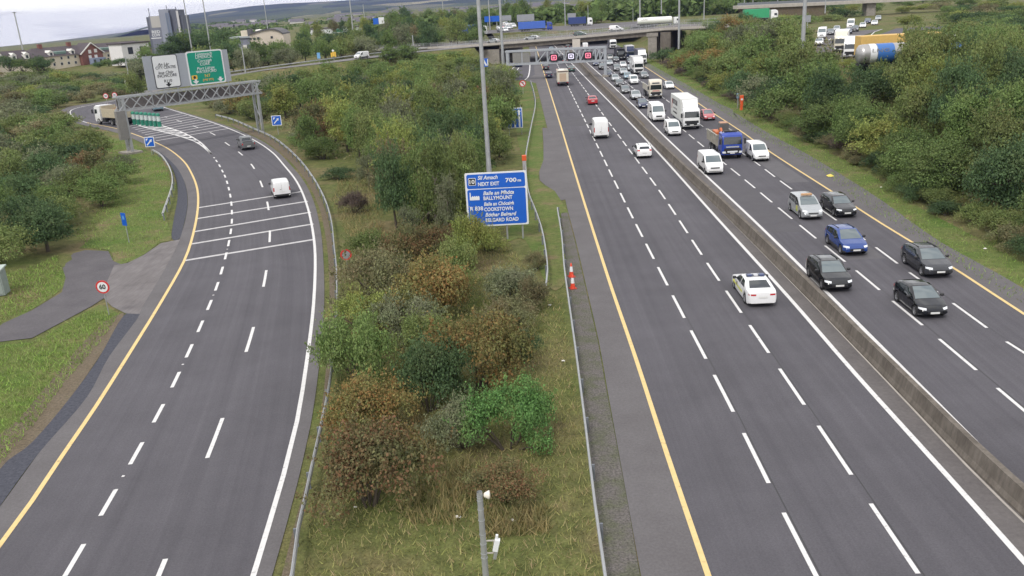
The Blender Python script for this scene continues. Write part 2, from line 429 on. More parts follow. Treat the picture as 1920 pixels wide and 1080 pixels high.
# --- terrain height
def ss(a, b, x):
    t = np.clip((x-a)/(b-a), 0, 1); return t*t*(3-2*t)
RAMP_PTS = [(gx(275, 174, .6), .6), (gx(350, 159, 1.3), 1.3), (gx(430, 143, 2.2), 2.2), (gx(500, 131, 3.2), 3.2), (gx(560, 124, 4.0), 4.0), (gx(668, 111, 4.6), 4.6), (gx(776, 98, 5.0), 5.0), (gx(862, 90, 5.4), 5.4)]
_rx = [p.x for p, z in RAMP_PTS]; _ry = [p.y for p, z in RAMP_PTS]; _rz = [z for p, z in RAMP_PTS]
_vbx = [p.x for p in sorted(C_VB, key=lambda q: q.y)]; _vby = [p.y for p in sorted(C_VB, key=lambda q: q.y)]
_sh = [p for p in C_SSH[:next(i for i, p in enumerate(C_SSH) if p.y > 118)]]
_shx = [p.x for p in _sh]; _shy = [p.y for p in _sh]
def H(x, y):
    x = np.asarray(x, float); y = np.asarray(y, float)
    # bank to the right of the motorway
    xb = np.interp(y, _vby, _vbx)
    d = x-xb
    hr = ss(1.0, 17.0, d)*np.interp(y, [30, 85, 240], [4.5, 6.02, 6.02])
    hr = np.where(y > 236, ss(0.5, 12, x-44)*6.2, hr)
    # ramp and plateau on the left, behind the thicket
    yr = np.interp(x, _rx, _ry); zr = np.interp(x, _rx, _rz)
    hl = zr*ss(-13, -3.2, y-yr)
    hl = np.where(x < _rx[0], hl*ss(-45, 0, x-_rx[0])*ss(0, 25, y-yr), hl)
    hl = hl + ss(300, 420, y)*(6.0-zr)*ss(40, 120, y-yr)
    hl = hl*ss(-11, -15, x) if True else hl
    # gentle rise left of the slip road
    xs_ = np.interp(y, _shy, _shx)
    hs = 1.7*ss(7, 30, xs_-x)*ss(25, 60, y)*(1-ss(108, 128, y))
    far = 6.0*ss(418, 440, y)
    h = np.maximum(np.maximum(hr, hl), np.maximum(hs, far))
    # the land falls away towards the far left
    w = ss(-.30, -.42, x/np.maximum(y, 1.0))
    h = h*(1-w*ss(420, 520, y)) - w*np.maximum(0, y-430)*.0215
    return h
def hz(x, y): return float(H(x, y))

def terrain():
    xs = np.concatenate([[-8500, -5000, -3600, -2600, -1900, -1400, -800, -500, -360, -280], np.arange(-230, -110, 8.0), np.arange(-110, 100, 2.5), np.arange(100, 230, 8.0), [260, 320, 420, 600, 900, 1500, 2700, 5000, 8500]])
    ys = np.concatenate([[-300, -150, -60, -20], np.arange(0, 300, 2.5), np.arange(300, 470, 6.0), [480, 520, 600, 750, 1000, 1500, 2300, 3500, 5500, 8200]])
    X, Y = np.meshgrid(xs, ys)
    Z = H(X, Y)-0.03
    nx, ny = len(xs), len(ys)
    vs = np.stack([X.ravel(), Y.ravel(), Z.ravel()], 1)
    fs = [(j*nx+i, j*nx+i+1, (j+1)*nx+i+1, (j+1)*nx+i) for j in range(ny-1) for i in range(nx-1)]
    me = bpy.data.meshes.new('ground'); me.from_pydata(vs.tolist(), [], fs); me.materials.append(M_GRASS)
    me.polygons.foreach_set('use_smooth', [True]*len(fs))
    return tag(link_mesh('ground', me), kind='structure')
terrain()

# --- surfaces
strip('hard_shoulder', C_EDGE, C_YEL, M_SHOULD, .010)
strip('motorway_lanes', C_YEL, C_L3, M_ASPH, .010)
strip('median_strip', C_L3, C_DRAIN, M_MEDIAN, .010)
strip('oncoming_median_strip', C_DRAIN, C_NW, M_MEDIAN, .006)
strip('oncoming_motorway_lanes', C_NW, C_NY, M_ASPH, .010)
strip('oncoming_hard_shoulder', C_NY, C_NE, M_SHOULD, .010)
strip('roadside_verge', C_NE, C_VB, M_VERGE, .010)
i_end = 0
strip('slip_road', C_SY, C_SW, M_ASPH, .010, n=160)
strip('slip_road_edge', C_SW, C_SE, M_SHOULD, .010, n=140)
strip('slip_road_shoulder', C_SSH, C_SY, M_SHOULD, .010, n=160)
ground_poly('dark_chippings_strip', [gx(*p) for p in [(-60, 1012), (0, 880), (60, 830), (130, 748), (185, 672), (232, 592), (263, 588), (205, 668), (163, 745), (76, 846), (8, 938), (-40, 1010)]], M_DARKASPH, .014)
ground_poly('dark_chippings_strip', [gx(*p) for p in [(322, 446), (326, 410), (333, 370), (330, 335), (318, 308), (296, 287), (303, 288), (326, 308), (341, 330), (350, 358), (351, 390), (343, 428), (336, 448)]], M_DARKASPH, .014)
ground_poly('access_apron', [gx(*p) for p in [(214, 498), (240, 493), (270, 478), (302, 456), (338, 449), (322, 482), (296, 528), (266, 577), (262, 589), (236, 588), (210, 575), (195, 560), (200, 530)]], M_CONC_GROUND, .016, smooth=False)
ground_poly('access_track', [gx(*p) for p in [(-80, 655), (-60, 628), (0, 609), (60, 582), (116, 548), (123, 522), (112, 482), (160, 469), (203, 471), (213, 490), (228, 496), (208, 520), (197, 558), (172, 574), (120, 602), (60, 634), (0, 641)]], M_TRACK, .013, smooth=False)
ground_poly('grass_verge', [gx(*p) for p in [(0, 648), (60, 640), (170, 580), (190, 572), (222, 588), (228, 600), (190, 640), (120, 720), (60, 800), (0, 870), (-100, 1000), (-160, 900), (-100, 700)]], M_VERGE, .003)
ground_poly('bare_verge', [gx(*p) for p in [(222, 590), (231, 594), (184, 672), (130, 748), (60, 830), (0, 880), (-60, 1000), (-95, 960), (-20, 835), (35, 785), (90, 720), (140, 660), (190, 608)]], M_DIRT, .006)
ground_poly('grass_verge', [gx(*p) for p in [(160, 245), (200, 255), (240, 265), (285, 285), (303, 300), (318, 330), (318, 365), (310, 400), (322, 446), (300, 455), (270, 477), (240, 492), (215, 493), (205, 470), (150, 466), (110, 478), (124, 520), (112, 545), (60, 580), (0, 606), (0, 520), (70, 500), (100, 470), (130, 440), (180, 405), (225, 360), (235, 330), (215, 300), (190, 275)]], M_VERGE, .003)
ground_poly('bare_verge', [gx(*p) for p in [(528, 1080), (552, 985), (577, 890), (600, 790), (612, 680), (618, 570), (615, 480), (608, 430), (597, 385), (575, 340), (548, 307), (520, 281), (488, 260), (445, 241), (435, 232), (478, 245), (512, 262), (550, 294), (582, 332), (604, 378), (617, 420), (626, 480), (628, 570), (622, 680), (606, 780), (582, 890), (560, 985), (545, 1080), (535, 1130), (515, 1130)]], M_DIRT, .006)
ground_poly('gravel_strip', [gx(*p) for p in [(1139, 1130), (1124, 1000), (1108, 860), (1090, 720), (1078, 630), (1064, 530), (1056, 450), (1052, 400), (1064, 398), (1078, 452), (1098, 540), (1121, 640), (1135, 720), (1152, 810), (1178, 950), (1200, 1080), (1206, 1130)]], M_GRAVEL, .005, smooth=False)
ground_poly('lay_by', [gx(*p) for p in [(1052, 376), (1040, 358), (1022, 347), (1012, 338), (1011, 322), (1019, 300), (1019, 270), (1017, 240), (1026, 240), (1041, 292), (1053, 342), (1060, 374)]], M_SHOULD, .008, smooth=False)
ground_poly('lay_by', [gx(*p) for p in [(1340, 190), (1352, 196), (1373, 205), (1376, 212), (1372, 218), (1388, 226), (1368, 206)]], M_SHOULD, .014, smooth=False)
ground_poly('grass_verge', [gx(*p) for p in [(1000, 150), (1005, 160), (1013, 190), (1024, 235), (1017, 240), (1019, 300), (1011, 322), (1012, 340), (1040, 358), (1052, 376), (1066, 400), (1052, 402), (1058, 470), (1064, 520), (1030, 540), (985, 450), (950, 452), (960, 420), (985, 400), (980, 300), (970, 260), (962, 200), (958, 165)]], M_VERGE, .003)
ground_poly('side_road', [gx(*p) for p in [(946, 151), (985, 150), (1003, 140), (1000, 118), (993, 104), (960, 104), (948, 120)]], M_ASPH, .012, smooth=False)
ground_poly('merge_paving', [gx(*p) for p in [(985, 151), (1004, 156), (1014, 121), (1008, 100), (994, 104), (1001, 118), (1003, 138)]], M_SHOULD, .011, smooth=False)

# --- painted markings
def ribbon_pts(mb, P, w, z, mi=0):
    vs = []
    for i, p in enumerate(P):
        a, b = P[max(i-1, 0)], P[min(i+1, len(P)-1)]
        d = (b-a).normalized(); sd = Vector((d.y, -d.x, 0))*(w/2)
        vs += [(p.x-sd.x, p.y-sd.y, z), (p.x+sd.x, p.y+sd.y, z)]
    mb.add(vs, [(2*i+1, 2*i, 2*i+2, 2*i+3)[::-1] for i in range(len(P)-1)], mi)
mw = MB()
Z1 = .018
for C in (C_L3, C_NW): ribbon_pts(mw, C, .24, Z1)
my = MB()
for C in (C_YEL, C_NY): ribbon_pts(my, C, .21, Z1)
SYa = Arc(C_SY)
k_y = next(i for i, p in enumerate(C_SY) if SYa.L[i] > SYa.param(flat(gx(163, 230))))
ribbon_pts(my, C_SY[:k_y], .22, Z1)
ribbon_pts(mw, C_SY[k_y-1:], .22, Z1)
ribbon_pts(mw, C_SW, .21, Z1)
def seg(arc, s0, s1, mb, w, z=Z1, mi=0):
    n = max(2, int((s1-s0)/1.5)+1)
    ribbon_pts(mb, [arc.at(s) for s in np.linspace(s0, s1, n)], w, z, mi)
def dashed(curve, pxa, pxb, nmod, on=2/3, w=.17, until=330):
    arc = Arc(curve); a, b = arc.param(flat(gx(*pxa))), arc.param(flat(gx(*pxb)))
    mod = abs(b-a)/nmod; s = min(a, b) if a < b else a
    base = a
    # starts are the far ends in the photo: the dash runs from the start towards the camera
    k = -int(base/mod)-1
    s = base+k*mod
    while s < arc.L[-1]:
        s0, s1 = max(s-mod*on, 0), min(s, arc.L[-1])
        if s1-s0 > .3 and arc.at(s).y < until: seg(arc, s0, s1, mw, w)
        # cat's eye in the middle of every second gap
        s += mod
    return arc, mod
A1, m1 = dashed(C_L1, (1297, 620), (1467, 962), 3)
A2, m2 = dashed(C_L2, (1405, 610), (1630, 945), 3)
AN1, m3 = dashed(C_N1, (1547, 461), (1870, 728), 4)
AN2, m4 = dashed(C_N2, (1642, 464), (1887, 641), 3)
# slip road: short dashes, long-gap dashes, rumble bars, chevrons
da = [(401, 295), (406, 302), (412, 311), (417, 321), (422, 330.5), (426, 342), (429, 354), (432, 367), (434, 382), (435, 398), (435, 415), (433, 434), (429, 456), (423.5, 480), (416, 507.5), (407, 537), (393, 572), (376, 612), (355, 658), (330, 712), (298, 775), (256, 850), (204, 942), (140, 1050)]
arcA = Arc(smooth_curve(da[::-1], ext0=20))
sa = [arcA.param(flat(gx(*p))) for p in da]
for i, s in enumerate(sa):
    hl = abs(sa[max(i-1, 0)]-sa[min(i+1, len(sa)-1)])/(2 if 0 < i < len(sa)-1 else 1)*.25
    seg(arcA, s-hl, s+hl, mw, .19)
seg(arcA, 2.0, 4.0, mw, .19)
db = [(309, 219), (336, 227), (367, 238), (399, 251), (426, 270), (451, 288), (474, 312), (490, 345), (502.5, 386), (506, 443), (497, 522), (469, 636), (404, 820), (285, 1110)]
arcB = Arc(smooth_curve(db[::-1]))
sb = [arcB.param(flat(gx(*p))) for p in db]
for i, s in enumerate(sb):
    ln = abs(sb[max(i-1, 0)]-sb[min(i+1, len(sb)-1)])/(2 if 0 < i < len(sb)-1 else 1)*.33
    seg(arcB, s-ln/2, s+ln/2, mw, .19)
mb_bar = MB()
for a, b in [((373, 389.5), (568, 359)), ((370, 410), (577, 377.5)), ((365, 434.5), (583, 398)), ((357, 458), (588, 420)), ((345, 489), (590, 449))]:
    ribbon_pts(mb_bar, [flat(gx(*a)), flat(gx(*b))], .44, .0145)
for i in range(10):
    t = i/9
    a = Vector((293, 264)).lerp(Vector((236, 234)), t**.9); b = Vector((428, 241)).lerp(Vector((342, 213)), t**.9)
    ribbon_pts(mb_bar, [flat(gx(*a)), flat(gx(*b))], .42, .0145)
# chevron nose
cl = smooth_curve([(397, 289), (370, 268), (340, 256.5), (300, 246), (270, 238.5), (250, 231)])
crr = smooth_curve([(397, 289), (375, 266.5), (345, 249.5), (318, 240), (300, 234)])
ribbon_pts(mw, cl, .25, .022); ribbon_pts(mw, crr, .25, .022)
al, ar = Arc(cl), Arc(crr)
for t in np.linspace(.22, .96, 10):
    p = al.at(al.L[-1]*(t-.05)); q = ar.at(ar.L[-1]*(t)); p2 = al.at(al.L[-1]*(t-.02)); q2 = ar.at(ar.L[-1]*(t+.03))
    mid = p.lerp(q, .5)-(al.dirn(al.L[-1]*t))*1.2; mid2 = p2.lerp(q2, .5)-(al.dirn(al.L[-1]*t))*1.2
    mw.add([(v.x, v.y, .020) for v in (p, mid, q, q2, mid2, p2)], [(0, 1, 4, 5), (1, 2, 3, 4)])
# side road by the far gantry
sr = smooth_curve([(984, 150), (989, 146), (992, 138), (993.5, 125), (993, 110)])
ribbon_pts(mw, sr, .3, .02)
ribbon_pts(mw, [flat(gx(961, 141)), flat(gx(973, 127))], .25, .02); ribbon_pts(mw, [flat(gx(947, 152)), flat(gx(952, 137)), flat(gx(966, 124))], .25, .02)
# road studs in the gaps
def studs(arc, mod, pxa, mb, every=2, until=140):
    base = arc.param(flat(gx(*pxa))); s = base % (mod*every)
    while s < arc.L[-1] and arc.at(s).y < until:
        p = arc.at(s+mod*.17)
        mb.box((p.x, p.y, .024), (.12, .10, .022)); s += mod*every
for arc, mod, px in ((A1, m1, (1324, 674)), (A2, m2, (1509, 761)), (AN1, m3, (1652, 546)), (AN2, m4, (1854, 616))): studs(arc, mod, px, mw)
for i in range(12, len(sa)-1, 3):
    p = arcA.at((sa[i]+sa[i+1])/2); mw.box((p.x, p.y, .024), (.12, .1, .022))
for m_, nm, mt in ((mw, 'white_road_markings', M_WHITE), (my, 'yellow_road_markings', M_YEL), (mb_bar, 'rumble_bars', M_DULLW)):
    tag(m_.build(nm, mt, fixn=False), kind='structure')
# tar seams beside the lane lines
mseam = MB()
for arc in (A1, A2, AN1, AN2):
    n = int(arc.L[-1]/4); ribbon_pts(mseam, [arc.at(s)+Vector((arc.dirn(s).y, -arc.dirn(s).x, 0))*.16 for s in np.linspace(0, min(arc.L[-1], 200), n)], .05, .0135)
tag(mseam.build('tar_seams', mat('tar', (.035, .034, .036), .6), fixn=False), kind='structure')

# repair patches and joints in the asphalt
M_PATCH = ramp_mat('asphalt_patch', [(0.6, (1, 1, 1), [(0.3, (.090, .086, .094)), (0.7, (.106, .102, .110))], 1), (10., (1, 1, 1), [(0.3, (.85, .85, .85)), (0.7, (1.15, 1.15, 1.15))], -1)], rough=.9)
M_PATCH_L = ramp_mat('pale_patch', [(0.6, (1, 1, 1), [(0.3, (.116, .111, .118)), (0.7, (.134, .129, .136))], 1), (10., (1, 1, 1), [(0.3, (.85, .85, .85)), (0.7, (1.15, 1.15, 1.15))], -1)], rough=.9)
mp1, mp2 = MB(), MB()
def lane_patch(mb_, ca, cb, y0, y1, t0, t1):
    A_ = [p for p in ca if y0 <= p.y <= y1]; out_ = []
    a, b = Arc(ca), Arc(cb)
    for y in np.linspace(y0, y1, 6):
        pa = Vector((np.interp(y, *zip(*sorted((p.y, p.x) for p in ca))), y, 0)); pb = Vector((np.interp(y, *zip(*sorted((p.y, p.x) for p in cb))), y, 0))
        out_.append((pa.lerp(pb, t0), pa.lerp(pb, t1)))
    vs_ = []
    for p, q in out_: vs_ += [(p.x, p.y, .0125), (q.x, q.y, .0125)]
    mb_.add(vs_, [(2*i, 2*i+1, 2*i+3, 2*i+2) for i in range(5)])
lane_patch(mp1, C_YEL, C_L3, 131, 142, .02, .98); lane_patch(mp1, C_NW, C_N1, 66, 90, .1, .9)
lane_patch(mp2, C_N1, C_N2, 58, 63, .1, .9); lane_patch(mp2, C_N2, C_NY, 84, 104, .1, .8)
tag(mp1.build('dark_repair_patches', M_PATCH, fixn=False), kind='structure'); tag(mp2.build('pale_repair_patches', M_PATCH_L, fixn=False), kind='structure')
# ------------------------------------------------------------------ text
def text_mesh(s, size, m, parent, name='lettering', loc=(0, 0, 0), rz=0.0, align='CENTER', shear=0.0, ext=.01, width=None, bold=0.0, rx=R(90)):
    cu = bpy.data.curves.new('txt', 'FONT'); cu.body = s; cu.size = size; cu.align_x = align; cu.align_y = 'CENTER'
    cu.shear = shear; cu.extrude = ext; cu.offset = bold; cu.resolution_u = 3
    o = bpy.data.objects.new('txt', cu); COL.objects.link(o)
    dg = bpy.context.evaluated_depsgraph_get()
    me = bpy.data.meshes.new_from_object(o.evaluated_get(dg))
    bpy.data.objects.remove(o); bpy.data.curves.remove(cu)
    me.name = name
    if width:
        xs = [v.co.x for v in me.vertices]
        if xs:
            k = width/(max(xs)-min(xs)); c = (max(xs)+min(xs))/2 if align == 'CENTER' else min(xs)
            for v in me.vertices: v.co.x = (v.co.x-c)*k
    me.transform(Matrix.Translation(Vector(loc)) @ Matrix.Rotation(rz, 4, 'Z') @ Matrix.Rotation(rx, 4, 'X'))
    me.materials.clear()
    return link_mesh(name, me, parent, [m])
def rrect(w, h, r, n=5):
    pts = []
    for cx, cy, a0 in ((w/2-r, h/2-r, 0), (-w/2+r, h/2-r, 90), (-w/2+r, -h/2+r, 180), (w/2-r, -h/2+r, 270)):
        for k in range(n+1):
            a = R(a0+90*k/n); pts.append((cx+r*math.cos(a), cy+r*math.sin(a)))
    return pts
def plate(mb, w, h, r, x, z, y0, y1, mi=0):
    """rounded sheet standing in the XZ plane between y0 (front) and y1 (back)"""
    P = rrect(w, h, r); n = len(P)
    vs = [(x+p[0], y0, z+p[1]) for p in P]+[(x+p[0], y1, z+p[1]) for p in P]
    return mb.add(vs, [tuple(range(n)), tuple(range(2*n-1, n-1, -1))]+[(i, n+i, n+(i+1) % n, (i+1) % n) for i in range(n)], mi)
def disc(mb, r, x, z, y0, y1, mi=0, n=28):
    P = [(r*math.cos(2*math.pi*i/n), r*math.sin(2*math.pi*i/n)) for i in range(n)]
    vs = [(x+p[0], y0, z+p[1]) for p in P]+[(x+p[0], y1, z+p[1]) for p in P]
    return mb.add(vs, [tuple(range(n)), tuple(range(2*n-1, n-1, -1))]+[(i, n+i, n+(i+1) % n, (i+1) % n) for i in range(n)], mi)
M_SBLUE = mat('sign_blue', (.008, .105, .52), .45, var=.05, vscale=.7)
M_SWHITE = mat('sign_white', (.72, .73, .74), .5, var=.05, vscale=.7)
M_SGREEN = mat('sign_green', (.0, .27, .175), .5, var=.05, vscale=.7)
M_SBLACK = mat('sign_black', (.02, .02, .022), .5)
M_SRED = mat('sign_red', (.55, .03, .03), .5)
M_SYEL = mat('sign_yellow', (.75, .46, .06), .5)
M_SORANGE = mat('sign_orange', (.78, .42, .10), .5)
M_SBACK = mat('sign_back', (.33, .34, .36), .5, metal=.4, var=.1)

# ------------------------------------------------------------------ blue exit sign
sg = gx(952, 449)
root = empty('direction_sign', (sg.x, sg.y, 0), 0, 'large blue exit sign for Ballymount and Belgard Road standing on three grey posts', 'sign')
SW_, SH_, SZ = 5.0, 4.45, 3.45
cx0 = -2.75-sg.x+0.03
mb = MB(); plate(mb, SW_, SH_, .12, cx0, SZ, -.02, .06); brd = mb.build('board', M_SWHITE, root)
mb = MB(); plate(mb, SW_-.28, 1.17, .16, cx0, SZ+1.52, -.035, -.021); mb.build('exit_panel', M_SBLUE, root)
mb = MB(); plate(mb, SW_-.28, 2.96, .16, cx0, SZ-.62, -.035, -.021); mb.build('destination_panel', M_SBLUE, root)
mb = MB(); plate(mb, .62, .62, .10, cx0-1.92, SZ+1.52, -.047, -.036, 0); plate(mb, .54, .54, .08, cx0-1.92, SZ+1.52, -.056, -.048, 1); mb.build('junction_number_panel', [M_SWHITE, M_SBLACK], root)
T = lambda s, sz, x, z, sh=0.0, w=None, al='LEFT', m=M_SWHITE, p=None, b=.010, y=-.05: text_mesh(s, sz, m, p or root, loc=(x, y, z), align=al, shear=sh, width=w, bold=b)
T('10', .46, cx0-1.92, SZ+1.50, w=.42, al='CENTER', y=-.068)
T('Slí Amach', .44, cx0-1.45, SZ+1.80, .25, 1.62); T('NEXT EXIT', .42, cx0-1.45, SZ+1.28, 0, 1.72)
T('700', .46, cx0+.78, SZ+1.50, 0, .90); T('m', .32, cx0+1.76, SZ+1.46, 0, .28)
T('Baile an Mhóta', .44, cx0-1.08, SZ+.52, .25, 2.5); T('BALLYMOUNT', .42, cx0-1.08, SZ+.10, 0, 2.35)
T('R 838', .46, cx0-2.22, SZ-.72, 0, 1.06)
T('Baile an Chócaigh', .42, cx0-1.08, SZ-.38, .25, 2.45); T('COOKSTOWN', .42, cx0-1.08, SZ-.83, 0, 2.35)
T('Bóthar Belgard', .44, cx0-1.02, SZ-1.28, .25, 2.55); T('BELGARD ROAD', .42, cx0-1.02, SZ-1.74, 0, 2.7)
fp = [(-2.2, -.02), (-1.4, -.02), (-1.4, .26), (-1.5, .34), (-1.55, .26), (-1.66, .34), (-1.71, .26), (-1.82, .34), (-1.87, .26), (-1.98, .34), (-2.03, .24), (-2.09, .24), (-2.11, .62), (-2.18, .62), (-2.2, .2)]
mb = MB(); n = len(fp); tr = tessellate_polygon([[Vector((p[0], p[1], 0)) for p in fp]])
mb.add([(cx0+p[0], -.05, SZ+.02+p[1]) for p in fp], [tuple(t) for t in tr]); mb.build('factory_symbol', M_SWHITE, root)
for px in (921, 952, 981):
    x = gx(px, 447).x-sg.x
    mb = MB(); mb.cyl((x, .16, -.1), (x, .16, SZ+SH_/2-.1), .075, n=10); mb.build('post', M_GALV, root)

# ------------------------------------------------------------------ smaller signs
def post_sign(name, px, py, label, z_c, build, zpost=None, xoff=(0,), cat='sign', rz=0.0, z=0.0, pr=.045):
    p = gx(px, py, z)
    root = empty(name, (p.x, p.y, z), rz, label, cat)
    for x in xoff:
        mb = MB(); mb.cyl((x, .07, -.2), (x, .07, zpost or z_c), pr, n=8); mb.build('post', M_GALV, root)
    build(root)
    return root
# lane arrows sign
la = gx(967, 253)
def f_(root):
    h0, h1 = at_y(971, 240, la.y).z, at_y(971, 202, la.y).z
    w = (at_y(986, 220, la.y)-at_y(957, 220, la.y)).x; zc = (h0+h1)/2; h = h1-h0
    mb = MB(); plate(mb, w, h, .08, 0, zc, -.02, .05); mb.build('board', M_SWHITE, root)
    mb = MB(); plate(mb, w-.22, h-.22, .08, 0, zc, -.035, -.021); mb.build('panel', M_SBLUE, root)
    for k in (-1, 0, 1):
        mb = MB(); x = k*w*.29
        mb.box((x, -.045, zc-.25), (w*.115, .016, h*.78)); z0 = zc-.25+h*.39
        mb.add([(x-w*.12, -.046, z0), (x+w*.12, -.046, z0), (x, -.046, z0+w*.17)], [(0, 1, 2)]); mb.build('arrow', M_SWHITE, root)
post_sign('lane_sign', 967, 253, 'blue sign with three white upward lane arrows beside the left guardrail', 3, f_, 4.2, (-.9, .9))
# diagonal arrow signs
def diag(root, c=1.45, w=1.45):
    mb = MB(); plate(mb, w, w, .08, 0, c+.5, -.02, .04); mb.build('board', M_SWHITE, root)
    mb = MB(); plate(mb, w-.2, w-.2, .06, 0, c+.5, -.035, -.021); mb.build('panel', M_SBLUE, root)
    mb = MB(); zc = c+.5
    mb.add([(x, -.046, zc+z) for x, z in ((-.5, -.42), (-.38, -.52), (.22, .06), (.1, .18))], [(0, 1, 2, 3)])
    mb.add([(x, -.046, zc+z) for x, z in ((.42, .38), (.02, .28), (.32, -.04))], [(0, 1, 2)])
    mb.build('arrow', M_SWHITE, root)
    mb = MB(); mb.add([(x, -.046, zc+z) for x, z in ((-.48, .5), (-.48, .1), (-.12, .5))], [(0, 1, 2)]); mb.build('route_badge', M_SWHITE, root)
post_sign('route_sign', 285, 291, 'small blue square sign with white diagonal arrow below the left leg of the sign gantry', 1.8, diag, 2.4)
def diag2(root): diag(root, 1.75, 1.6)
post_sign('route_sign', 522, 252, 'blue square sign with diagonal white arrow against dark bushes right of the gantry', 1.8, diag2, 2.8)
# blue emergency sign leaning left by the lay-by
def f_(root):
    mb = MB(); plate(mb, .62, 1.15, .04, -.02, 2.15, -.01, .03); mb.build('panel', M_SBLUE, root)
    mb = MB(); plate(mb, .3, .35, .03, -.02, 2.3, -.02, -.011); mb.build('symbol', mat('sign_pale_blue', (.10, .28, .62), .5), root)
post_sign('blue_post_sign', 241, 455, 'narrow blue sign on a thin post in the grass left of the slip road', 2.1, f_, 2.7, rz=R(-30), pr=.04)
# speed limits
def round_sign(d, zc, txt):
    def f(root):
        mb = MB(); disc(mb, d/2, 0, zc, -.0, .03); mb.build('plate', M_SRED, root)
        mb = MB(); disc(mb, d/2*.76, 0, zc, -.012, -.001); mb.build('face', M_SWHITE, root)
        if txt: text_mesh(txt, d*.5, M_SBLACK, root, loc=(0, -.02, zc), bold=.01, width=d*.46)
    return f
post_sign('speed_limit_sign', 204, 592, 'round red-rimmed 60 speed limit sign on a thin post by the paved track', 2.4, round_sign(.92, 2.05, '60'), 2.3, pr=.035)
post_sign('speed_limit_sign', 203, 204, 'left one of two distant round 50 signs behind the tipper lorry', 2.4, round_sign(1.25, 2.9, '50'), 3.0)
post_sign('speed_limit_sign', 219, 200, 'right one of two distant round 50 signs, behind the tipper lorry', 2.4, round_sign(1.25, 2.7, '50'), 2.8)
def f_(root):
    round_sign(1.35, 2.2, None)(root)
    mb = MB(); z = 2.2
    mb.add([(x, -.02, z+dz) for x, dz in ((.06, -.35), (.18, -.35), (.18, .18), (.06, .18))], [(0, 1, 2, 3)])
    mb.add([(x, -.02, z+dz) for x, dz in ((.18, .18), (.18, .3), (-.1, .3), (-.1, .18))], [(0, 1, 2, 3)][::1])
    mb.add([(x, -.02, z+dz) for x, dz in ((-.1, .42), (-.36, .24), (-.1, .04))], [(0, 1, 2)])
    mb.build('turn_arrow', M_SBLACK, root)
    mb = MB(); mb.add([(x, -.028, z+dz) for x, dz in ((-.48, .36), (-.36, .48), (.48, -.36), (.36, -.48))], [(0, 1, 2, 3)]); mb.build('bar', M_SRED, root)
post_sign('turn_ban_sign', 981, 177, 'round white no-left-turn sign with red rim where the side road joins', 2.4, f_, 2.4)
# back of a round sign half sunk in bushes
p = gx(652, 505); root = empty('round_sign', (p.x, p.y, 0), R(15), 'small round red-rimmed sign half hidden in brownish bushes beside the slip road rail', 'sign')
mb = MB(); disc(mb, .42, 0, 1.15, 0, .03); mb.build('plate', M_SRED, root)
mb = MB(); disc(mb, .31, 0, 1.15, -.012, -.001); mb.build('face', M_SBACK, root)
mb = MB(); mb.cyl((0, .06, -.1), (0, .06, 1.4), .035, n=8); mb.build('post', M_GALV, root)

# ------------------------------------------------------------------ gantry over the slip road
bl = gx(250, 288); TOPZ = 8.3; tr_ = gx(484, 152, TOPZ); br = Vector((tr_.x, tr_.y, 0))
ang = math.atan2(br.y-bl.y, br.x-bl.x); GL = (br-bl).length
root = empty('sign_gantry', (bl.x, bl.y, 0), ang, 'grey lattice gantry carrying two direction signs across the slip road', 'gantry')
dirg = (br-bl).normalized(); nrm = Vector((dirg.y, -dirg.x, 0))
def gpl(px, py):
    d = ray(px, py); t = (bl-ORG).dot(nrm)/d.dot(nrm); q = ORG+d*t
    return (q-bl).dot(dirg), q.z
zb = 6.35
def truss(root, x0, x1, z0, z1, dep, nb, mt, w=.16, dw=.09, y0=0.0, name='truss'):
    mb = MB()
    for y in (y0, y0+dep):
        for z in (z0, z1): mb.bar((x0, y, z), (x1, y, z), w, w)
    st = (x1-x0)/nb
    for k in range(nb):
        a, b = x0+k*st, x0+(k+1)*st
        mb.bar((a, y0-.02, z0), (b, y0-.02, z1), dw); mb.bar((a, y0+.02, z1), (b, y0+.02, z0), dw)
        mb.bar((a, y0+dep, z0), (b, y0+dep, z1), dw)
    for k in range(nb+1):
        a = x0+k*st
        mb.bar((a, y0, z0), (a, y0+dep, z0), dw); mb.bar((a, y0, z1), (a, y0+dep, z1), dw)
    return mb.build(name, mt, root)
truss(root, -.8, GL+.4, zb, TOPZ, 1.5, 13, M_GALV, .26, .13)
mb = MB(); mb.box((GL/2-.2, .75, zb+.02), (GL+.4, 1.25, .04)); mb.box((GL/2-.2, 1.42, (zb+TOPZ)/2-.1), (GL+.4, .03, TOPZ-zb-.5)); mb.build('walkway', mat('walkway_mesh', (.16, .145, .14), .9, var=.15), root)
for x in (0.0, GL-.4):
    for y in (0.1, 1.4):
        mb = MB(); mb.box((x, y, (TOPZ-.2)/2), (.42, .30, TOPZ-.2)); mb.build('leg', M_GALV, root, bevel=.03)
    mb = MB(); mb.bar((x, .1, 2.0), (x, 1.4, 4.4), .12); mb.bar((x, 1.4, .8), (x, .1, 2.6), .12); mb.build('leg_brace', M_GALV, root)
mb = MB(); mb.box((-.75, .2, 4.3), (1.35, .7, 4.2)); mb.build('equipment_case', mat('case_grey', (.20, .19, .18), .7, var=.1), root, bevel=.04)
mb = MB(); mb.box((0, .75, .15), (2.4, 3, .3)); mb.build('footing', M_CONC, root)
def plane_rect(a, b, c, d):
    q = [gpl(*p) for p in (a, b, c, d)]
    return (q[0][0]+q[3][0])/2, (q[1][0]+q[2][0])/2, (q[2][1]+q[3][1])/2, (q[0][1]+q[1][1])/2
x0, x1, z0, z1 = plane_rect((266, 107), (424, 92), (436, 151), (279, 171))
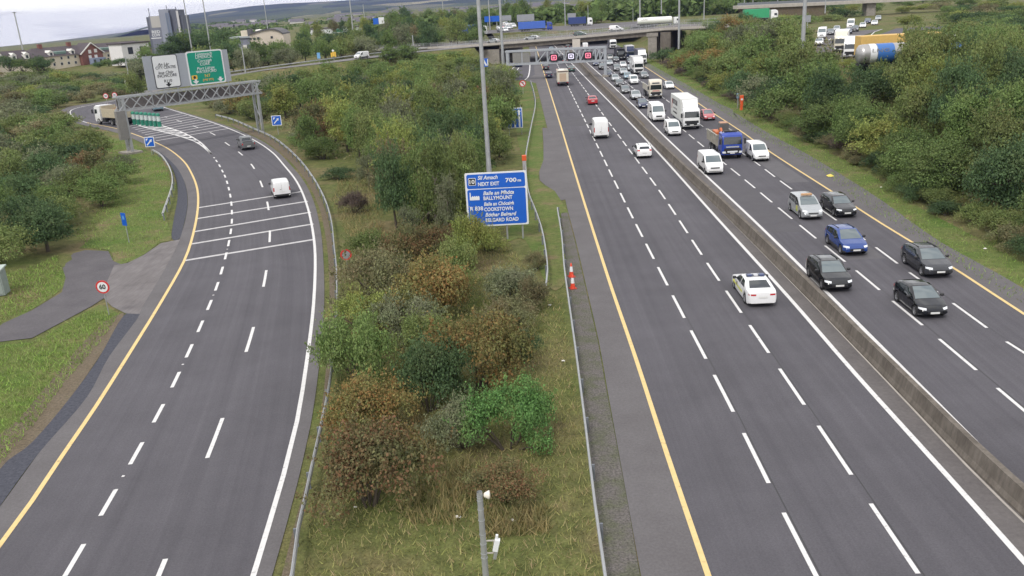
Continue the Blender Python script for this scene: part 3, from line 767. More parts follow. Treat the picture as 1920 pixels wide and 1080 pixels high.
mb = MB(); mb.box(((x0+x1)/2, .10, (z0+z1)/2), (x1-x0, .12, z1-z0)); mb.build('backing_board', mat('gantry_board', (.36, .38, .42), .5, metal=.2, var=.06, vscale=.5), root)
mb = MB()
for k in range(7):
    x = x0+.5+k*(x1-x0-1)/6; mb.bar((x, .28, zb), (x, .28, z1-.2), .12)
mb.build('board_posts', M_GALV, root)
x0, x1, z0, z1 = plane_rect((284, 105), (330, 100.5), (340.5, 162), (292, 167)); cx, cz, w, h = (x0+x1)/2, (z0+z1)/2, x1-x0, z1-z0
mb = MB(); plate(mb, w, h, .35, cx, cz, -.02, .03, 1); plate(mb, w-.2, h-.2, .3, cx, cz, -.03, -.021, 0); wsg = mb.build('city_sign', [M_SWHITE, M_SBLACK], root)
GT = lambda s, sz, x, z, w_, sh=0.0, m=M_SBLACK, par=None: text_mesh(s, sz, m, par, loc=(x, -.05, z), align='CENTER', shear=sh, width=w_, bold=0.0)
GT('An Lár', .62, cx-.3, cz+h*.22, w*.46, .25, par=wsg); GT('CITY CENTRE', .6, cx, cz+h*.12, w*.80, par=wsg)
GT('Inse Chór', .62, cx-.1, cz-h*.03, w*.60, .25, par=wsg); GT('INCHICORE', .6, cx, cz-h*.13, w*.76, par=wsg); GT('R110', .6, cx, cz-h*.29, w*.30, par=wsg)
def downarrow(mb, x, z, s, y=-.05):
    mb.add([(x-s, y, z+s*.25), (x-s*.35, y, z+s*.25), (x-s*.35, y, z+s*.75), (x+s*.35, y, z+s*.75), (x+s*.35, y, z+s*.25), (x+s, y, z+s*.25), (x, y, z-s*.6)], [(0, 5, 6), (1, 2, 3, 4)])
mb = MB(); downarrow(mb, cx, cz-h*.41, .5); mb.build('arrow', M_SBLACK, wsg)
x0, x1, z0, z1 = plane_rect((347, 97), (415, 92), (425, 154), (357, 161)); cx, cz, w, h = (x0+x1)/2, (z0+z1)/2, x1-x0, z1-z0
mb = MB(); plate(mb, w, h, .35, cx, cz, -.02, .03, 0); plate(mb, w-.45, h-.4, .3, cx, cz, -.03, -.021, 1); gsg = mb.build('limerick_sign', [M_SWHITE, M_SGREEN], root)
for s, dz, ww, sh in (('Luimneach', .40, .46, .25), ('LIMERICK', .31, .46, 0), ('Corcaigh', .20, .38, .25), ('CORK', .10, .28, 0), ('Port Láirge', -.02, .48, .25), ('WATERFORD', -.12, .56, 0)):
    GT(s, .62, cx-.1, cz+h*dz, w*ww, sh, M_SWHITE, gsg)
GT('N7', .66, cx, cz-h*.25, w*.15, 0, M_SYEL, gsg); GT('(M8 M9)', .5, cx, cz-h*.37, w*.30, 0, M_SORANGE, gsg)
mb = MB(); plate(mb, w*.15, h*.12, .08, cx-w*.36, cz-h*.26, -.05, -.031, 0); disc(mb, .22, cx-w*.36, cz-h*.26, -.06, -.051, 1); mb.build('tourist_symbol', [M_SYEL, M_SBLACK], gsg)
for sx in (-1, 1):
    mb = MB(); downarrow(mb, cx+sx*w*.34, cz-h*.40, .55); mb.build('arrow', M_SWHITE, gsg)

# ------------------------------------------------------------------ gantry with speed displays over the motorway
gl_, gr_ = gx(957, 150), gx(1133, 157)
GT2 = 6.9; ga = gx(950, 97, GT2); gb = gx(1135, 88.5, GT2)
ga = Vector((ga.x, ga.y, 0)); gb = Vector((gb.x, gb.y, 0))
ang2 = math.atan2(gb.y-ga.y, gb.x-ga.x); L2 = (gb-ga).length
root = empty('speed_gantry', ga, ang2, 'grey truss gantry with three lit speed displays over the motorway before the bridge', 'gantry')
d2 = (gb-ga).normalized(); n2 = Vector((d2.y, -d2.x, 0))
def gp2(px, py):
    d = ray(px, py); t = (ga-ORG).dot(n2)/d.dot(n2); q = ORG+d*t
    return (q-ga).dot(d2), q.z
zb2 = (gp2(950, 121)[1]+gp2(1133, 114)[1])/2
M_GANT = mat('gantry_grey', (.36, .38, .41), .6, metal=.2, var=.08)
mb = MB()
for y in (0, 1.3):
    for z in (zb2, GT2): mb.bar((-.4, y, z), (L2+.2, y, z), .46, .46)
xs_ = [0, .155, .30, .415, .47, .585, .63, .70, .745, .80, .845, .90, .945, 1.0]
for i, a in enumerate(xs_):
    mb.bar((L2*a, 0, zb2), (L2*a, 0, GT2), .26); mb.bar((L2*a, 1.3, zb2), (L2*a, 1.3, GT2), .20); mb.bar((L2*a, 0, zb2), (L2*a, 1.3, zb2), .12)
    if 2 <= i < len(xs_)-1: mb.bar((L2*a, 0, zb2), (L2*xs_[i+1], 0, GT2), .24)
mb.build('truss', M_GANT, root)
mb = MB(); mb.box((L2/2, .65, zb2), (L2, 1.0, .05)); mb.build('walkway', mat('walkway_grate', (.10, .105, .11), .9), root)
a0, a1 = gp2(961, 102)[0], gp2(993, 102)[0]
mb = MB(); mb.box(((a0+a1)/2, -.05, (zb2+GT2)/2), (a1-a0, .15, GT2-zb2-.7)); mb.box(((a0+a1)/2, -.16, (zb2+GT2)/2), (.08, .06, GT2-zb2-.7)); mb.build('blank_panel', mat('blank_sign', (.215, .21, .20), .7, var=.1), root)
for x, dz in ((.1, 0), (L2-.1, 0)):
    mb = MB(); mb.box((x, .1, GT2/2), (.7, .5, GT2)); mb.box((x, 1.2, GT2/2), (.6, .4, GT2)); mb.build('leg', M_GANT, root, bevel=.03)
mb = MB(); mb.box((L2-.1, .65, .25), (1.5, 2.6, .5)); mb.build('footing', M_CONC, root)
M_LEDR = mat('led_red', (.6, .1, .15), .5, emis=(1.0, .28, .42), estr=.75)
M_LEDW = mat('led_white', (.6, .6, .7), .5, emis=(.80, .72, .95), estr=.65)
for px, py, mt in ((1039, 108, M_LEDR), (1071, 105.5, M_LEDW), (1103, 104, M_LEDR)):
    x, z = gp2(px, py)
    mb = MB(); plate(mb, 1.95, 1.85, .25, x, z, -.42, -.12); dsp = mb.build('speed_display', M_SBLACK, root)
    mb = MB(); o_, i_ = rrect(1.35, 1.2, .25), rrect(1.02, .87, .2); n = len(o_)
    mb.add([(x+p[0], -.44, z+.03+p[1]) for p in o_+i_], [(i, (i+1) % n, n+(i+1) % n, n+i) for i in range(n)]); mb.build('lit_border', mt, dsp)
    text_mesh('50', .62, mt, dsp, name='lit_number', loc=(x, -.44, z), width=.66, bold=.03)

# ------------------------------------------------------------------ bridge
A_ = gx(930, 120); B_ = gx(1226, 110); db_ = (B_-A_).normalized(); nb_ = Vector((db_.y, -db_.x, 0)); angb = math.atan2(db_.y, db_.x); LB = (B_-A_).length
def bpl(px, py):
    d = ray(px, py); t = (A_-ORG).dot(nb_)/d.dot(nb_); q = ORG+d*t
    return (q-A_).dot(db_), q.z
root = empty('road_bridge', A_, angb, 'concrete bridge carrying the roundabout road across the motorway', 'bridge')
s0, zt0 = bpl(840, 88); s1, zt1 = bpl(1250, 52)
zt = lambda s: zt0+.25+(zt1-zt0-.25)*max(0, min(1, (s-s0)/(s1-s0)))**1.35
DEP = 26.0
NS = 16; ss_ = [s0-30+(s1+22-s0+30)*i/NS for i in range(NS+1)]
def slab(mb, y0, y1, dz0, dz1, mi=0, sa=None, sb=None):
    S = [s for s in ss_ if (sa is None or s >= sa) and (sb is None or s <= sb)]
    if sa is not None: S = [sa]+S
    if sb is not None: S = S+[sb]
    vs = []
    for s in S: vs += [(s, y0, zt(s)+dz0), (s, y1, zt(s)+dz0), (s, y1, zt(s)+dz1), (s, y0, zt(s)+dz1)]
    fs = []
    for i in range(len(S)-1):
        a, b = 4*i, 4*i+4
        fs += [(a, a+1, b+1, b), (a+1, a+2, b+2, b+1), (a+2, a+3, b+3, b+2), (a+3, a, b, b+3)]
    fs += [(0, 1, 2, 3), tuple(4*(len(S)-1)+k for k in (3, 2, 1, 0))]
    mb.add(vs, fs, mi)
sR = bpl(1212, 100)[0]
mb = MB(); slab(mb, 0.35, DEP, -.9, -.25); mb.build('deck', M_CONC, root)
mb = MB(); slab(mb, 0.9, DEP-.5, -.249, -.20); mb.build('carriageway', mat('bridge_road', (.145, .13, .125), .9, var=.12, vscale=.3), root)
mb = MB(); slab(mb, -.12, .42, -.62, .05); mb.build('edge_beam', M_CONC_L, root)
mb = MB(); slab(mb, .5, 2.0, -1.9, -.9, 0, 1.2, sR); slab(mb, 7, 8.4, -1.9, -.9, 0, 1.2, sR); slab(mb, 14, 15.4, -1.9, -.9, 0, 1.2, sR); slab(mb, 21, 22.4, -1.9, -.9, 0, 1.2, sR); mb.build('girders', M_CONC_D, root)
mb = MB(); mb.box((-6.2, DEP/2+.2, 1.9), (14.6, DEP-.5, 5.0)); mb.build('abutment', M_CONC, root)
for y in (1.3, 9.5, 18.0):
    mb = MB(); zz = zt(sR+1.6)-1.0; mb.box((sR+1.7, y, zz/2-.6), (2.6, 2.0, zz+.6)); mb.box((sR+1.7, y, zz-.6), (3.4, 2.4, 1.1)); mb.build('pier', M_CONC, root, bevel=.06)
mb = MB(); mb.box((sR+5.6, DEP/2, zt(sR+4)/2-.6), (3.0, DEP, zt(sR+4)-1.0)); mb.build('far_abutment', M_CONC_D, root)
def railing(mb, y, hts, sp=2.4, pw=.07, rw=.06, sa=None, sb=None):
    sa = ss_[0] if sa is None else sa; sb = ss_[-1] if sb is None else sb
    n = int((sb-sa)/sp)
    for k in range(n+1):
        s = sa+k*sp; mb.box((s, y, zt(s)+max(hts)/2), (pw, pw, max(hts)))
    for h in hts:
        for k in range(n): mb.bar((sa+k*sp, y, zt(sa+k*sp)+h), (sa+(k+1)*sp, y, zt(sa+(k+1)*sp)+h), rw)
mb = MB(); railing(mb, .1, (.45, .8, 1.15)); mb.build('parapet_rail', M_GALV, root)
mb = MB(); railing(mb, 10.5, (.35, .7)); mb.build('median_rail', M_GALV, root)
mb = MB(); railing(mb, DEP-.3, (.5, .85, 1.2)); mb.build('parapet_rail', M_GALV, root)
x, z = bpl(1081, 79)
mb = MB(); plate(mb, 2.4, 2.4, .1, x, z-.3, -.45, -.14); mb.build('panel', mat('beige_panel', (.55, .50, .44), .7, var=.06), root)

# ------------------------------------------------------------------ ramp road on the embankment, left
rp = [p for p, z in RAMP_PTS]
def ramp_off(o, dz): 
    out = []
    for i, (p, z) in enumerate(RAMP_PTS):
        a = RAMP_PTS[max(i-1, 0)][0]; b = RAMP_PTS[min(i+1, len(RAMP_PTS)-1)][0]
        d = (b-a); d.z = 0; d.normalize()
        out.append(Vector((p.x-d.y*o, p.y+d.x*o, z+dz)))
    e = out[-1]+(out[-1]-out[-2]).normalized()*8; out.append(e)
    return out
vs, fs = [], []
ra, rb_ = ramp_off(-3.0, .06), ramp_off(5.5, .06)
me = bpy.data.meshes.new('ramp_road'); vs = [tuple(p) for p in ra]+[tuple(p) for p in rb_]; n = len(ra)
me.from_pydata(vs, [], [(i, i+1, n+i+1, n+i) for i in range(n-1)]); me.materials.append(mat('ramp_asphalt', (.17, .16, .16), .9, var=.12, vscale=.3))
tag(link_mesh('ramp_road', me), kind='structure')
mb = MB(); vs = [tuple(p) for p in ramp_off(2.6, .09)]+[tuple(p) for p in ramp_off(2.8, .09)]; mb.add(vs, [(i, i+1, n+i+1, n+i) for i in range(n-1)])
tag(mb.build('ramp_line', M_WHITE, fixn=False), kind='structure')
# ------------------------------------------------------------------ guard rails
WPROF = [(-.02, -.15), (.04, -.11), (.04, -.05), (-.01, 0), (.04, .05), (.04, .11), (-.02, .15), (-.045, .15), (.0, .11), (.0, .06), (-.05, 0), (.0, -.06), (.0, -.11), (-.045, -.15)]
def guard(px, label, z=.62, side=1, mt=None, world=None, sp=4.0, cap=False):
    P = world or smooth_curve(px, z=z, step=2.0)
    root = empty('guardrail', P[0], 0, label, 'guardrail')
    base = Vector((P[0].x, P[0].y, 0))
    Q = [Vector((p.x, p.y, z+(p.z if world else 0)))-Vector((P[0].x, P[0].y, P[0].z if world else 0)) for p in P]
    mb = MB(); mb.sweep(Q, WPROF); mb.build('rail', mt or M_GALV, root, fixn=False)
    arc = Arc([flat(q) for q in Q]); pm = None
    n = min(95, int(arc.L[-1]/sp))
    for k in range(n+1):
        s = k*arc.L[-1]/max(n, 1); q = arc.at(s); d = arc.dirn(s); zz = np.interp(s, arc.L, [q_.z for q_ in Q])-z
        if pm is None:
            m2 = MB(); m2.box((0, 0, .27), (.07, .12, .95)); pm = m2.mesh('post', [M_GALV_D])
        o = link_mesh('post', pm, root); o.location = (q.x-d.y*.11*side, q.y+d.x*.11*side, zz); o.rotation_euler = (0, 0, math.atan2(d.y, d.x))
    return root
guard([(535, 1130), (548, 1080), (560, 990), (574, 930), (590, 855), (610, 765), (622, 695), (631, 600), (631, 500), (627, 465), (622, 417), (610, 375), (587, 332), (555, 292), (512, 257), (475, 240), (435, 223), (405, 215)], 'long steel guardrail along the right edge of the slip road', side=1)
guard([(1141, 1130), (1135, 1080), (1115, 940), (1098, 800), (1080, 660), (1066, 560), (1058, 500), (1053, 440), (1045, 391)], 'nearest steel guardrail along the motorway left of the hard shoulder', side=-1)
guard([(1024, 535), (1027, 507), (1022, 460), (1016, 430), (1005, 397), (991, 360), (986, 310), (987, 285), (996, 237), (1004, 195), (1001, 172), (995, 152)], 'kinked steel guardrail running from behind the exit sign to the far gantry', side=1)
guard([(285, 281), (298, 288), (307, 297), (316, 311), (322, 327), (323, 343), (320, 357), (312, 380), (304, 402)], 'short pale guardrail curving along the grass left of the slip road', side=1, mt=mat('pale_rail', (.50, .50, .50), .5, metal=.4))
guard(None, 'guardrail along the far side of the embankment ramp', world=ramp_off(7.6, 0), side=-1)
# ------------------------------------------------------------------ concrete median barrier
dn = resample(C_DRAIN, 160); nn = resample(C_NW, 160)
mid = [a+(b-a).normalized()*.62 for a, b in zip(dn, nn)]
mid = [p for p in mid if p.y < 330]
mb = MB(); mb.sweep(mid, [(-.31, 0), (-.31, .10), (-.22, .30), (-.13, .88), (.13, .88), (.22, .30), (.31, .10), (.31, 0)])
o = mb.build('median_barrier', M_CONC_D, fixn=True); tag(o, 'long brown-grey concrete barrier dividing the two motorway carriageways', 'barrier')
mb = MB(); ribbon_pts(mb, dn, .10, .016); tag(mb.build('drain_channel', M_CONC_L, fixn=False), kind='structure')
gp_ = [p for p in mid if 125 < p.y < 330]
mg = MB(); ribbon_pts(mg, [p+Vector((.75, 0, 0)) for p in gp_], .8, .02); tag(mg.build('median_grass', M_DIRT, fixn=False), kind='structure')

# ------------------------------------------------------------------ lamp columns and masts
def lamp(px_top, px_base, r0, r1, label, z=0.0, top=None, arms=0, D=None, h=None, mt=None, cat='lamp post', head='none'):
    b = gx(*px_base, z) if D is None else at_y(*px_base, D)
    zbase = z if D is None else b.z
    if h is None: h = at_y(*px_top, b.y).z-zbase if px_top[1] > 5 else 26
    root = empty('lamp_column', (b.x, b.y, zbase), 0, label, cat)
    mb = MB(); mb.cyl((0, 0, -.5), (0, 0, h*.28), r0, r0*.9, n=10); mb.cyl((0, 0, h*.28), (0, 0, h), r0*.82, r1, n=10); mb.build('pole', mt or M_GALV, root)
    if head == 'ring':
        mb = MB(); mb.lathe([(.1, 0), (.9, .1), (.9, .35), (.1, .45)], (0, 0, h-.1), n=12); mb.build('lamp_head', M_GALV_D, root)
    elif head == 'arms':
        for sx in (-1, 1):
            mb = MB(); mb.bar((0, 0, h-.1), (sx*1.6, 0, h+.25), .09); mb.box((sx*2.0, 0, h+.28), (.9, .3, .14)); mb.build('lamp_arm', M_GALV, root)
    return root
lamp((905, 0), (924, 432), .24, .14, 'tall thick grey lamp column rising behind the blue exit sign', h=21, head='arms')
lamp((933, 0), (945, 147), .42, .26, 'tall grey lamp column left of the speed gantry near the bridge', h=24, head='arms')
lamp((1273.5, 0), (1273, 88), .34, .2, 'slim lamp column on the wooded bank right of the bridge', D=235, h=20, head='arms')
lamp((1507, 0), (1503, 126), .42, .27, 'thick grey lamp column among trees right of the motorway', D=150, h=17, head='arms')
for pt, pb, D, r, lb in (((27.5, 24), (46, 108), 420, .55, 'tilted-looking high mast with lamp ring far left above the hotel roofs'),
        ((345, 0), (361, 100), 330, .38, 'left one of two slim columns behind the green gantry sign'), ((381.5, 0), (395, 93), 330, .40, 'right one of two slim columns behind the green gantry sign'),
        ((497, 0), (503, 62), 430, .3, 'slim column in front of the round-roofed building'), ((657, 0), (664, 78), 380, .42, 'column behind the white van on the embankment'), ((682, 8), (685, 50), 470, .3, 'thin column left of the blue and white billboard'),
        ((828, 0), (832, 36), 520, .45, 'lone column above the trees right of the billboard'), ((1058, 0), (1060, 46), 420, .42, 'column by the dark blue lorry on the roundabout'), ((1103, 10), (1103, 45), 400, .22, 'thin column behind the white van on the bridge'),
        ((1198, 0), (1200, 37), 415, .55, 'thick column behind the white tanker'), ((1186, 16), (1187, 45), 420, .2, 'thin column left of the white tanker'), ((1240, 0), (1240, 24), 415, .4, 'column above the white tanker cab'), ((1395, 0), (1395, 27), 330, .26, 'leftmost of three columns near the green trailer'),
        ((1411, 0), (1411, 26), 340, .25, 'middle of three columns near the green trailer'), ((1457.5, 0), (1457, 27), 330, .27, 'rightmost of three columns near the green trailer'), ((1548, 0), (1547, 22), 300, .27, 'column in front of the far right viaduct'), ((917, 0), (919, 55), 420, .4, 'thin far column just right of the thick lamp column top'),
        ((947, 0), (949, 45), 520, .38, 'faint column behind the blue junction sign'), ((1320, 5), (1320, 34), 330, .3, 'faint short column on the skyline right of the tanker')):
    b = at_y(*pb, D); t = at_y(*pt, D); h = (t.z-b.z) if pt[1] > 5 else (t.z-b.z)+4
    lamp(pt, pb, r*.72, r*.5, lb, D=D, h=h, head='ring' if D == 420 and pt[0] < 100 else ('arms' if pt[1] <= 0 else 'none'))
lamp((773, 66), (776, 97), .20, .16, 'short bare grey post beside the embankment ramp', z=5.0, cat='post')
lamp((455, 88), (461, 140), .22, .15, 'grey post standing right of the green gantry sign', z=2.2, cat='post')
# sign pole with yellow and white plates
r_ = lamp((240, 106), (247, 172), .18, .13, 'grey pole with white and yellow plates left of the white gantry sign', z=.5, cat='sign post')
hh = 9.0
mb = MB(); mb.box((-.2, -.2, 2.0), (2.2, .08, 2.2)); mb.build('white_plate', M_SWHITE, r_)
mb = MB(); mb.box((.9, -.3, 2.9), (1.6, .08, .55)); mb.build('yellow_plate', M_SYEL, r_)

# near pole with radio cap and camera box
pb_ = at_y(899.5, 930, 22.5); hp = at_y(899, 922, 22.5).z
root = empty('equipment_pole', (pb_.x, pb_.y, 0), 0, 'nearest grey pole with a white dish cap and white box on a bracket', 'pole')
mb = MB(); mb.cyl((0, 0, -.3), (0, 0, hp), .108, .086, n=18, caps=False); mb.cyl((0, 0, hp-.25), (0, 0, hp-.24), .07, n=12, mi=1); mb.build('pole', [M_GALV, M_SBLACK], root)
mb = MB()
for k, z in enumerate((hp-.12, hp-.20, hp-.30, hp-.62, hp-1.0, hp-1.5, hp-1.85, hp-2.2, hp-2.35)):
    mb.cyl((0, 0, z-.012), (0, 0, z+.012), (.092+.0022*k), n=18)
mb.build('clamp_rings', M_GALV, root)
mb = MB(); mb.lathe([(.02, -.02), (.13, 0), (.135, .03), (.07, .16), (.03, .18), (0, .18)], (.13, 0, hp-.12), axis='X', n=16); mb.v = [(.30-(v[0]-.13), v[1], v[2]) for v in mb.v]; mb.build('dish_cap', mat('cream_plastic', (.74, .68, .60), .5), root)
mb = MB(); mb.bar((.1, 0, hp-1.75), (.36, 0, hp-1.75), .035); mb.bar((.1, 0, hp-2.2), (.30, 0, hp-2.2), .035); mb.bar((.33, 0, hp-1.75), (.33, 0, hp-2.2), .03); mb.build('bracket', M_CONC_L, root)
mb = MB(); mb.box((.40, -.02, hp-1.9), (.16, .16, .42), ry=R(14)); mb.box((.36, -.02, hp-2.22), (.10, .12, .36), 1, ry=R(14)); mb.cyl((.42, 0, hp-1.7), (.44, 0, hp-1.55), .045, n=10); mb.build('equipment_box', [M_SWHITE, M_GALV], root, bevel=.01)

# cones and posts
def cone(px, py, label):
    p = gx(px, py); root = empty('traffic_cone', (p.x, p.y, 0), 0.3, label, 'traffic cone')
    mb = MB(); mb.box((0, 0, .03), (.46, .46, .06)); mb.build('base', mat('cone_base', (.42, .05, .03), .7), root, bevel=.01)
    mb = MB(); mb.lathe([(.17, .06), (.125, .40)], n=20); mb.lathe([(.075, .78), (.04, 1.0), (.03, 1.01), (0, 1.01)], n=20); mb.build('cone_body', mat('cone_orange', (.72, .07, .03), .5), root)
    mb = MB(); mb.lathe([(.128, .40), (.079, .78)], n=20); mb.build('white_band', M_SWHITE, root)
cone(1071.5, 519, 'farther of two orange and white traffic cones by the nearest guardrail'); cone(1074, 541, 'nearer of two orange and white traffic cones by the nearest guardrail')
def sos(px, py, label, parts, z=0.0):
    p = gx(px, py, z); root = empty('emergency_phone', (p.x, p.y, z), 0, label, 'emergency phone')
    for nm, zz, d, c in parts:
        mb = MB(); mb.box((0, 0, zz), d); mb.build(nm, c, root, bevel=.03)
M_ORG = mat('phone_orange', (.72, .11, .03), .5)
sos(984, 322, 'grey roadside phone post with an orange cap just above the exit sign', (('column', .65, (.42, .4, 1.3), mat('phone_grey', (.40, .38, .40), .6)), ('orange_cap', 1.6, (.5, .46, .6), M_ORG)))
sos(1390, 207, 'slim orange emergency phone pillar on the grass right of the red car', (('column', .75, (.42, .36, 1.5), M_ORG), ('head', 1.95, (.55, .4, .85), M_ORG), ('white_label', 1.75, (.36, .42, .3), M_SWHITE)))
pz = gx(1383, 203); root = empty('marker_post', (pz.x, pz.y, 0), 0, 'thin pale blue post beside the orange emergency phone', 'post')
mb = MB(); mb.box((0, 0, 1.0), (.14, .1, 2.1)); mb.build('post', M_GALV, root); mb = MB(); mb.box((0, -.03, 2.0), (.42, .05, .8)); mb.build('plate', mat('pale_blue_plate', (.30, .42, .55), .5), root)
# utility cabinet at the left edge
p = gx(-4, 556); root = empty('utility_cabinet', (p.x, p.y, hz(p.x, p.y)), R(12), 'grey-green utility cabinet at the left edge of the grass', 'cabinet')
mb = MB(); mb.box((0, 0, .95), (1.5, 1.1, 1.9)); mb.build('body', mat('cabinet_green', (.24, .28, .26), .6, var=.1), root, bevel=.03)
mb = MB(); mb.box((0, 0, 1.96), (1.7, 1.3, .10), rx=R(4)); mb.build('roof', mat('cabinet_roof', (.40, .46, .42), .6), root)
mb = MB(); mb.box((.2, -.56, .95), (.9, .03, 1.6)); mb.build('door', mat('cabinet_door', (.27, .31, .29), .6), root)
# green bollards on the nose of the splitter island
for i in range(7):
    t = i/6; p = gx(253+47*t, 233.5+4.5*t)
    root = empty('island_bollard', (p.x, p.y, 0), 0, f'{["first", "second", "third", "fourth", "fifth", "sixth", "seventh"][i]} green and white island bollard from the left, behind the tipper lorry', 'bollard', 'row of green and white bollards')
    mb = MB(); mb.lathe([(.34, 0), (.34, 1.0), (.36, 1.05)], n=14); mb.build('green_base', mat('bollard_green', (.02, .20, .13), .5), root)
    mb = MB(); mb.lathe([(.33, 1.05), (.30, 2.0)], n=14); mb.build('white_shell', mat('bollard_white', (.52, .58, .56), .5), root)
    mb = MB(); mb.lathe([(.36, 2.0), (.36, 2.35), (.2, 2.5), (0, 2.52)], n=14); mb.build('cap', MATS['bollard_green'], root)
# litter on the verges
M_LIT = mat('litter_white', (.72, .70, .66), .7); M_LITY = mat('litter_yellow', (.75, .60, .12), .6)
def litter(px, py, s, m, label, nm='litter'):
    p = gx(px, py); r = random.Random(px)
    mb = MB(); pts = [(r.uniform(.6, 1)*math.cos(a)*s, r.uniform(.4, .8)*math.sin(a)*s, r.uniform(0, .25)*s) for a in [k*math.pi/4 for k in range(8)]]
    mb.add(pts+[(0, 0, s*.55), (0, 0, 0)], [(i, (i+1) % 8, 8) for i in range(8)]+[((i+1) % 8, i, 9) for i in range(8)], 0)
    o = mb.build(nm, m); o.location = (p.x, p.y, .03); tag(o, label, 'litter')
litter(1557, 331, .45, M_LITY, 'crumpled yellow bag on the oncoming hard shoulder by the verge', 'plastic_bag')
for px, py, s, lb in ((858, 971, .17, 'white crumpled paper in the grass left of the nearest pole'), (961, 977, .15, 'white scrap lying in dry grass right of the nearest pole'), (667, 952, .10, 'tiny white scrap near the slip road guardrail'), (1652, 352, .18, 'white scrap on the green verge beside dark bushes'),
                      (1847, 467, .16, 'white scrap on the verge behind the black cars'), (1056, 678, .14, 'white litter on grass left of the nearest guardrail'), (1031, 573, .14, 'white scrap below the pale bramble patch')):
    litter(px, py, s, M_LIT, lb)
# ------------------------------------------------------------------ hills on the horizon
def hills():
    sky_px = [(-500, 118), (-200, 116), (0, 112), (60, 110), (130, 97), (175, 77), (230, 62), (280, 48), (345, 28), (400, 20), (470, 11), (530, 6), (600, 3), (650, 0), (720, -3), (860, -13), (1000, -23), (1200, -36), (1450, -50), (1920, -74), (2400, -98)]
    near = [(-500, 92), (0, 62), (2400, -72)]
    D1, D0, D2 = 7000.0, 3000.0, 8100.0
    cols = np.arange(-500, 2401, 12.0); T = np.linspace(0, 1, 46)
    vs, fs = [], []
    def n2(a, b):
        return (math.sin(a*1.7+b*2.3)+math.sin(a*3.1-b*4.7+1.3)*.6+math.sin(a*6.3+b*7.9+.7)*.35)/1.95
    for c in cols:
        py = np.interp(c, [p[0] for p in sky_px], [p[1] for p in sky_px])
        top = at_y(c, py, D1)
        for t in T:
            Y = D0+(D1-D0)*t; q = at_y(c, py, Y)
            zz = top.z*(.10*t+.90*t**1.5) if top.z > 0 else q.z-4*(1-t)
            zz += top.z*.045*n2(c/75, t*7)*math.sin(math.pi*min(1, t*1.02))
            vs.append((q.x, q.y, zz-2))
        q = at_y(c, py, D2); vs.append((q.x, q.y, top.z*.6-5 if top.z > 0 else q.z-12))
    n = len(T)+1
    fs = [(i*n+j, (i+1)*n+j, (i+1)*n+j+1, i*n+j+1) for i in range(len(cols)-1) for j in range(n-1)]
    me = bpy.data.meshes.new('hills'); me.from_pydata(vs, [], fs)
    me.polygons.foreach_set('use_smooth', [True]*len(fs))
    m = bpy.data.materials.new('hill_fields'); m.use_nodes = True
    nn, l = m.node_tree.nodes, m.node_tree.links; b = nn['Principled BSDF']; b.inputs['Roughness'].default_value = 1; b.inputs['Specular IOR Level'].default_value = .1
    tcn = nn.new('ShaderNodeTexCoord')
    mpn = nn.new('ShaderNodeMapping'); mpn.inputs['Scale'].default_value = (.0042, .0016, .004); l.new(tcn.outputs['Object'], mpn.inputs['Vector'])
    vo = nn.new('ShaderNodeTexVoronoi'); vo.inputs['Scale'].default_value = 1.0; l.new(mpn.outputs[0], vo.inputs['Vector'])
    fr = nn.new('ShaderNodeValToRGB'); e = fr.color_ramp.elements; e[0].position = 0; e[0].color = (.028, .044, .022, 1); e[1].position = 1; e[1].color = (.30, .27, .15, 1)
    for p, cc in ((.5, (.026, .038, .02, 1)), (.66, (.09, .11, .045, 1)), (.86, (.034, .05, .025, 1))): x = e.new(p); x.color = cc
    sp = nn.new('ShaderNodeSeparateColor'); l.new(vo.outputs['Color'], sp.inputs[0]); l.new(sp.outputs[0], fr.inputs[0])
    n1 = nn.new('ShaderNodeTexNoise'); n1.inputs['Scale'].default_value = .9; n1.inputs['Detail'].default_value = 6; l.new(mpn.outputs[0], n1.inputs['Vector'])
    hr_ = nn.new('ShaderNodeValToRGB'); e = hr_.color_ramp.elements; e[0].position = .35; e[0].color = (.028, .03, .02, 1); e[1].position = .65; e[1].color = (.075, .058, .045, 1); l.new(n1.outputs[0], hr_.inputs[0])
    sx = nn.new('ShaderNodeSeparateXYZ'); l.new(tcn.outputs['Object'], sx.inputs[0])
    mr = nn.new('ShaderNodeMapRange'); mr.inputs[1].default_value = 90; mr.inputs[2].default_value = 170; l.new(sx.outputs[2], mr.inputs[0])
    wd = nn.new('ShaderNodeMath'); wd.operation = 'MULTIPLY_ADD'; wd.inputs[1].default_value = 1.4; wd.inputs[2].default_value = -.7; l.new(n1.outputs[0], wd.inputs[0])
    ad = nn.new('ShaderNodeMath'); ad.use_clamp = True; l.new(mr.outputs[0], ad.inputs[0]); l.new(wd.outputs[0], ad.inputs[1])
    mx = nn.new('ShaderNodeMix'); mx.data_type = 'RGBA'; l.new(ad.outputs[0], mx.inputs[0]); l.new(fr.outputs[0], mx.inputs[6]); l.new(hr_.outputs[0], mx.inputs[7])
    l.new(mx.outputs[2], b.inputs['Base Color']); me.materials.append(m)
    tag(link_mesh('hills', me), kind='structure')
hills()

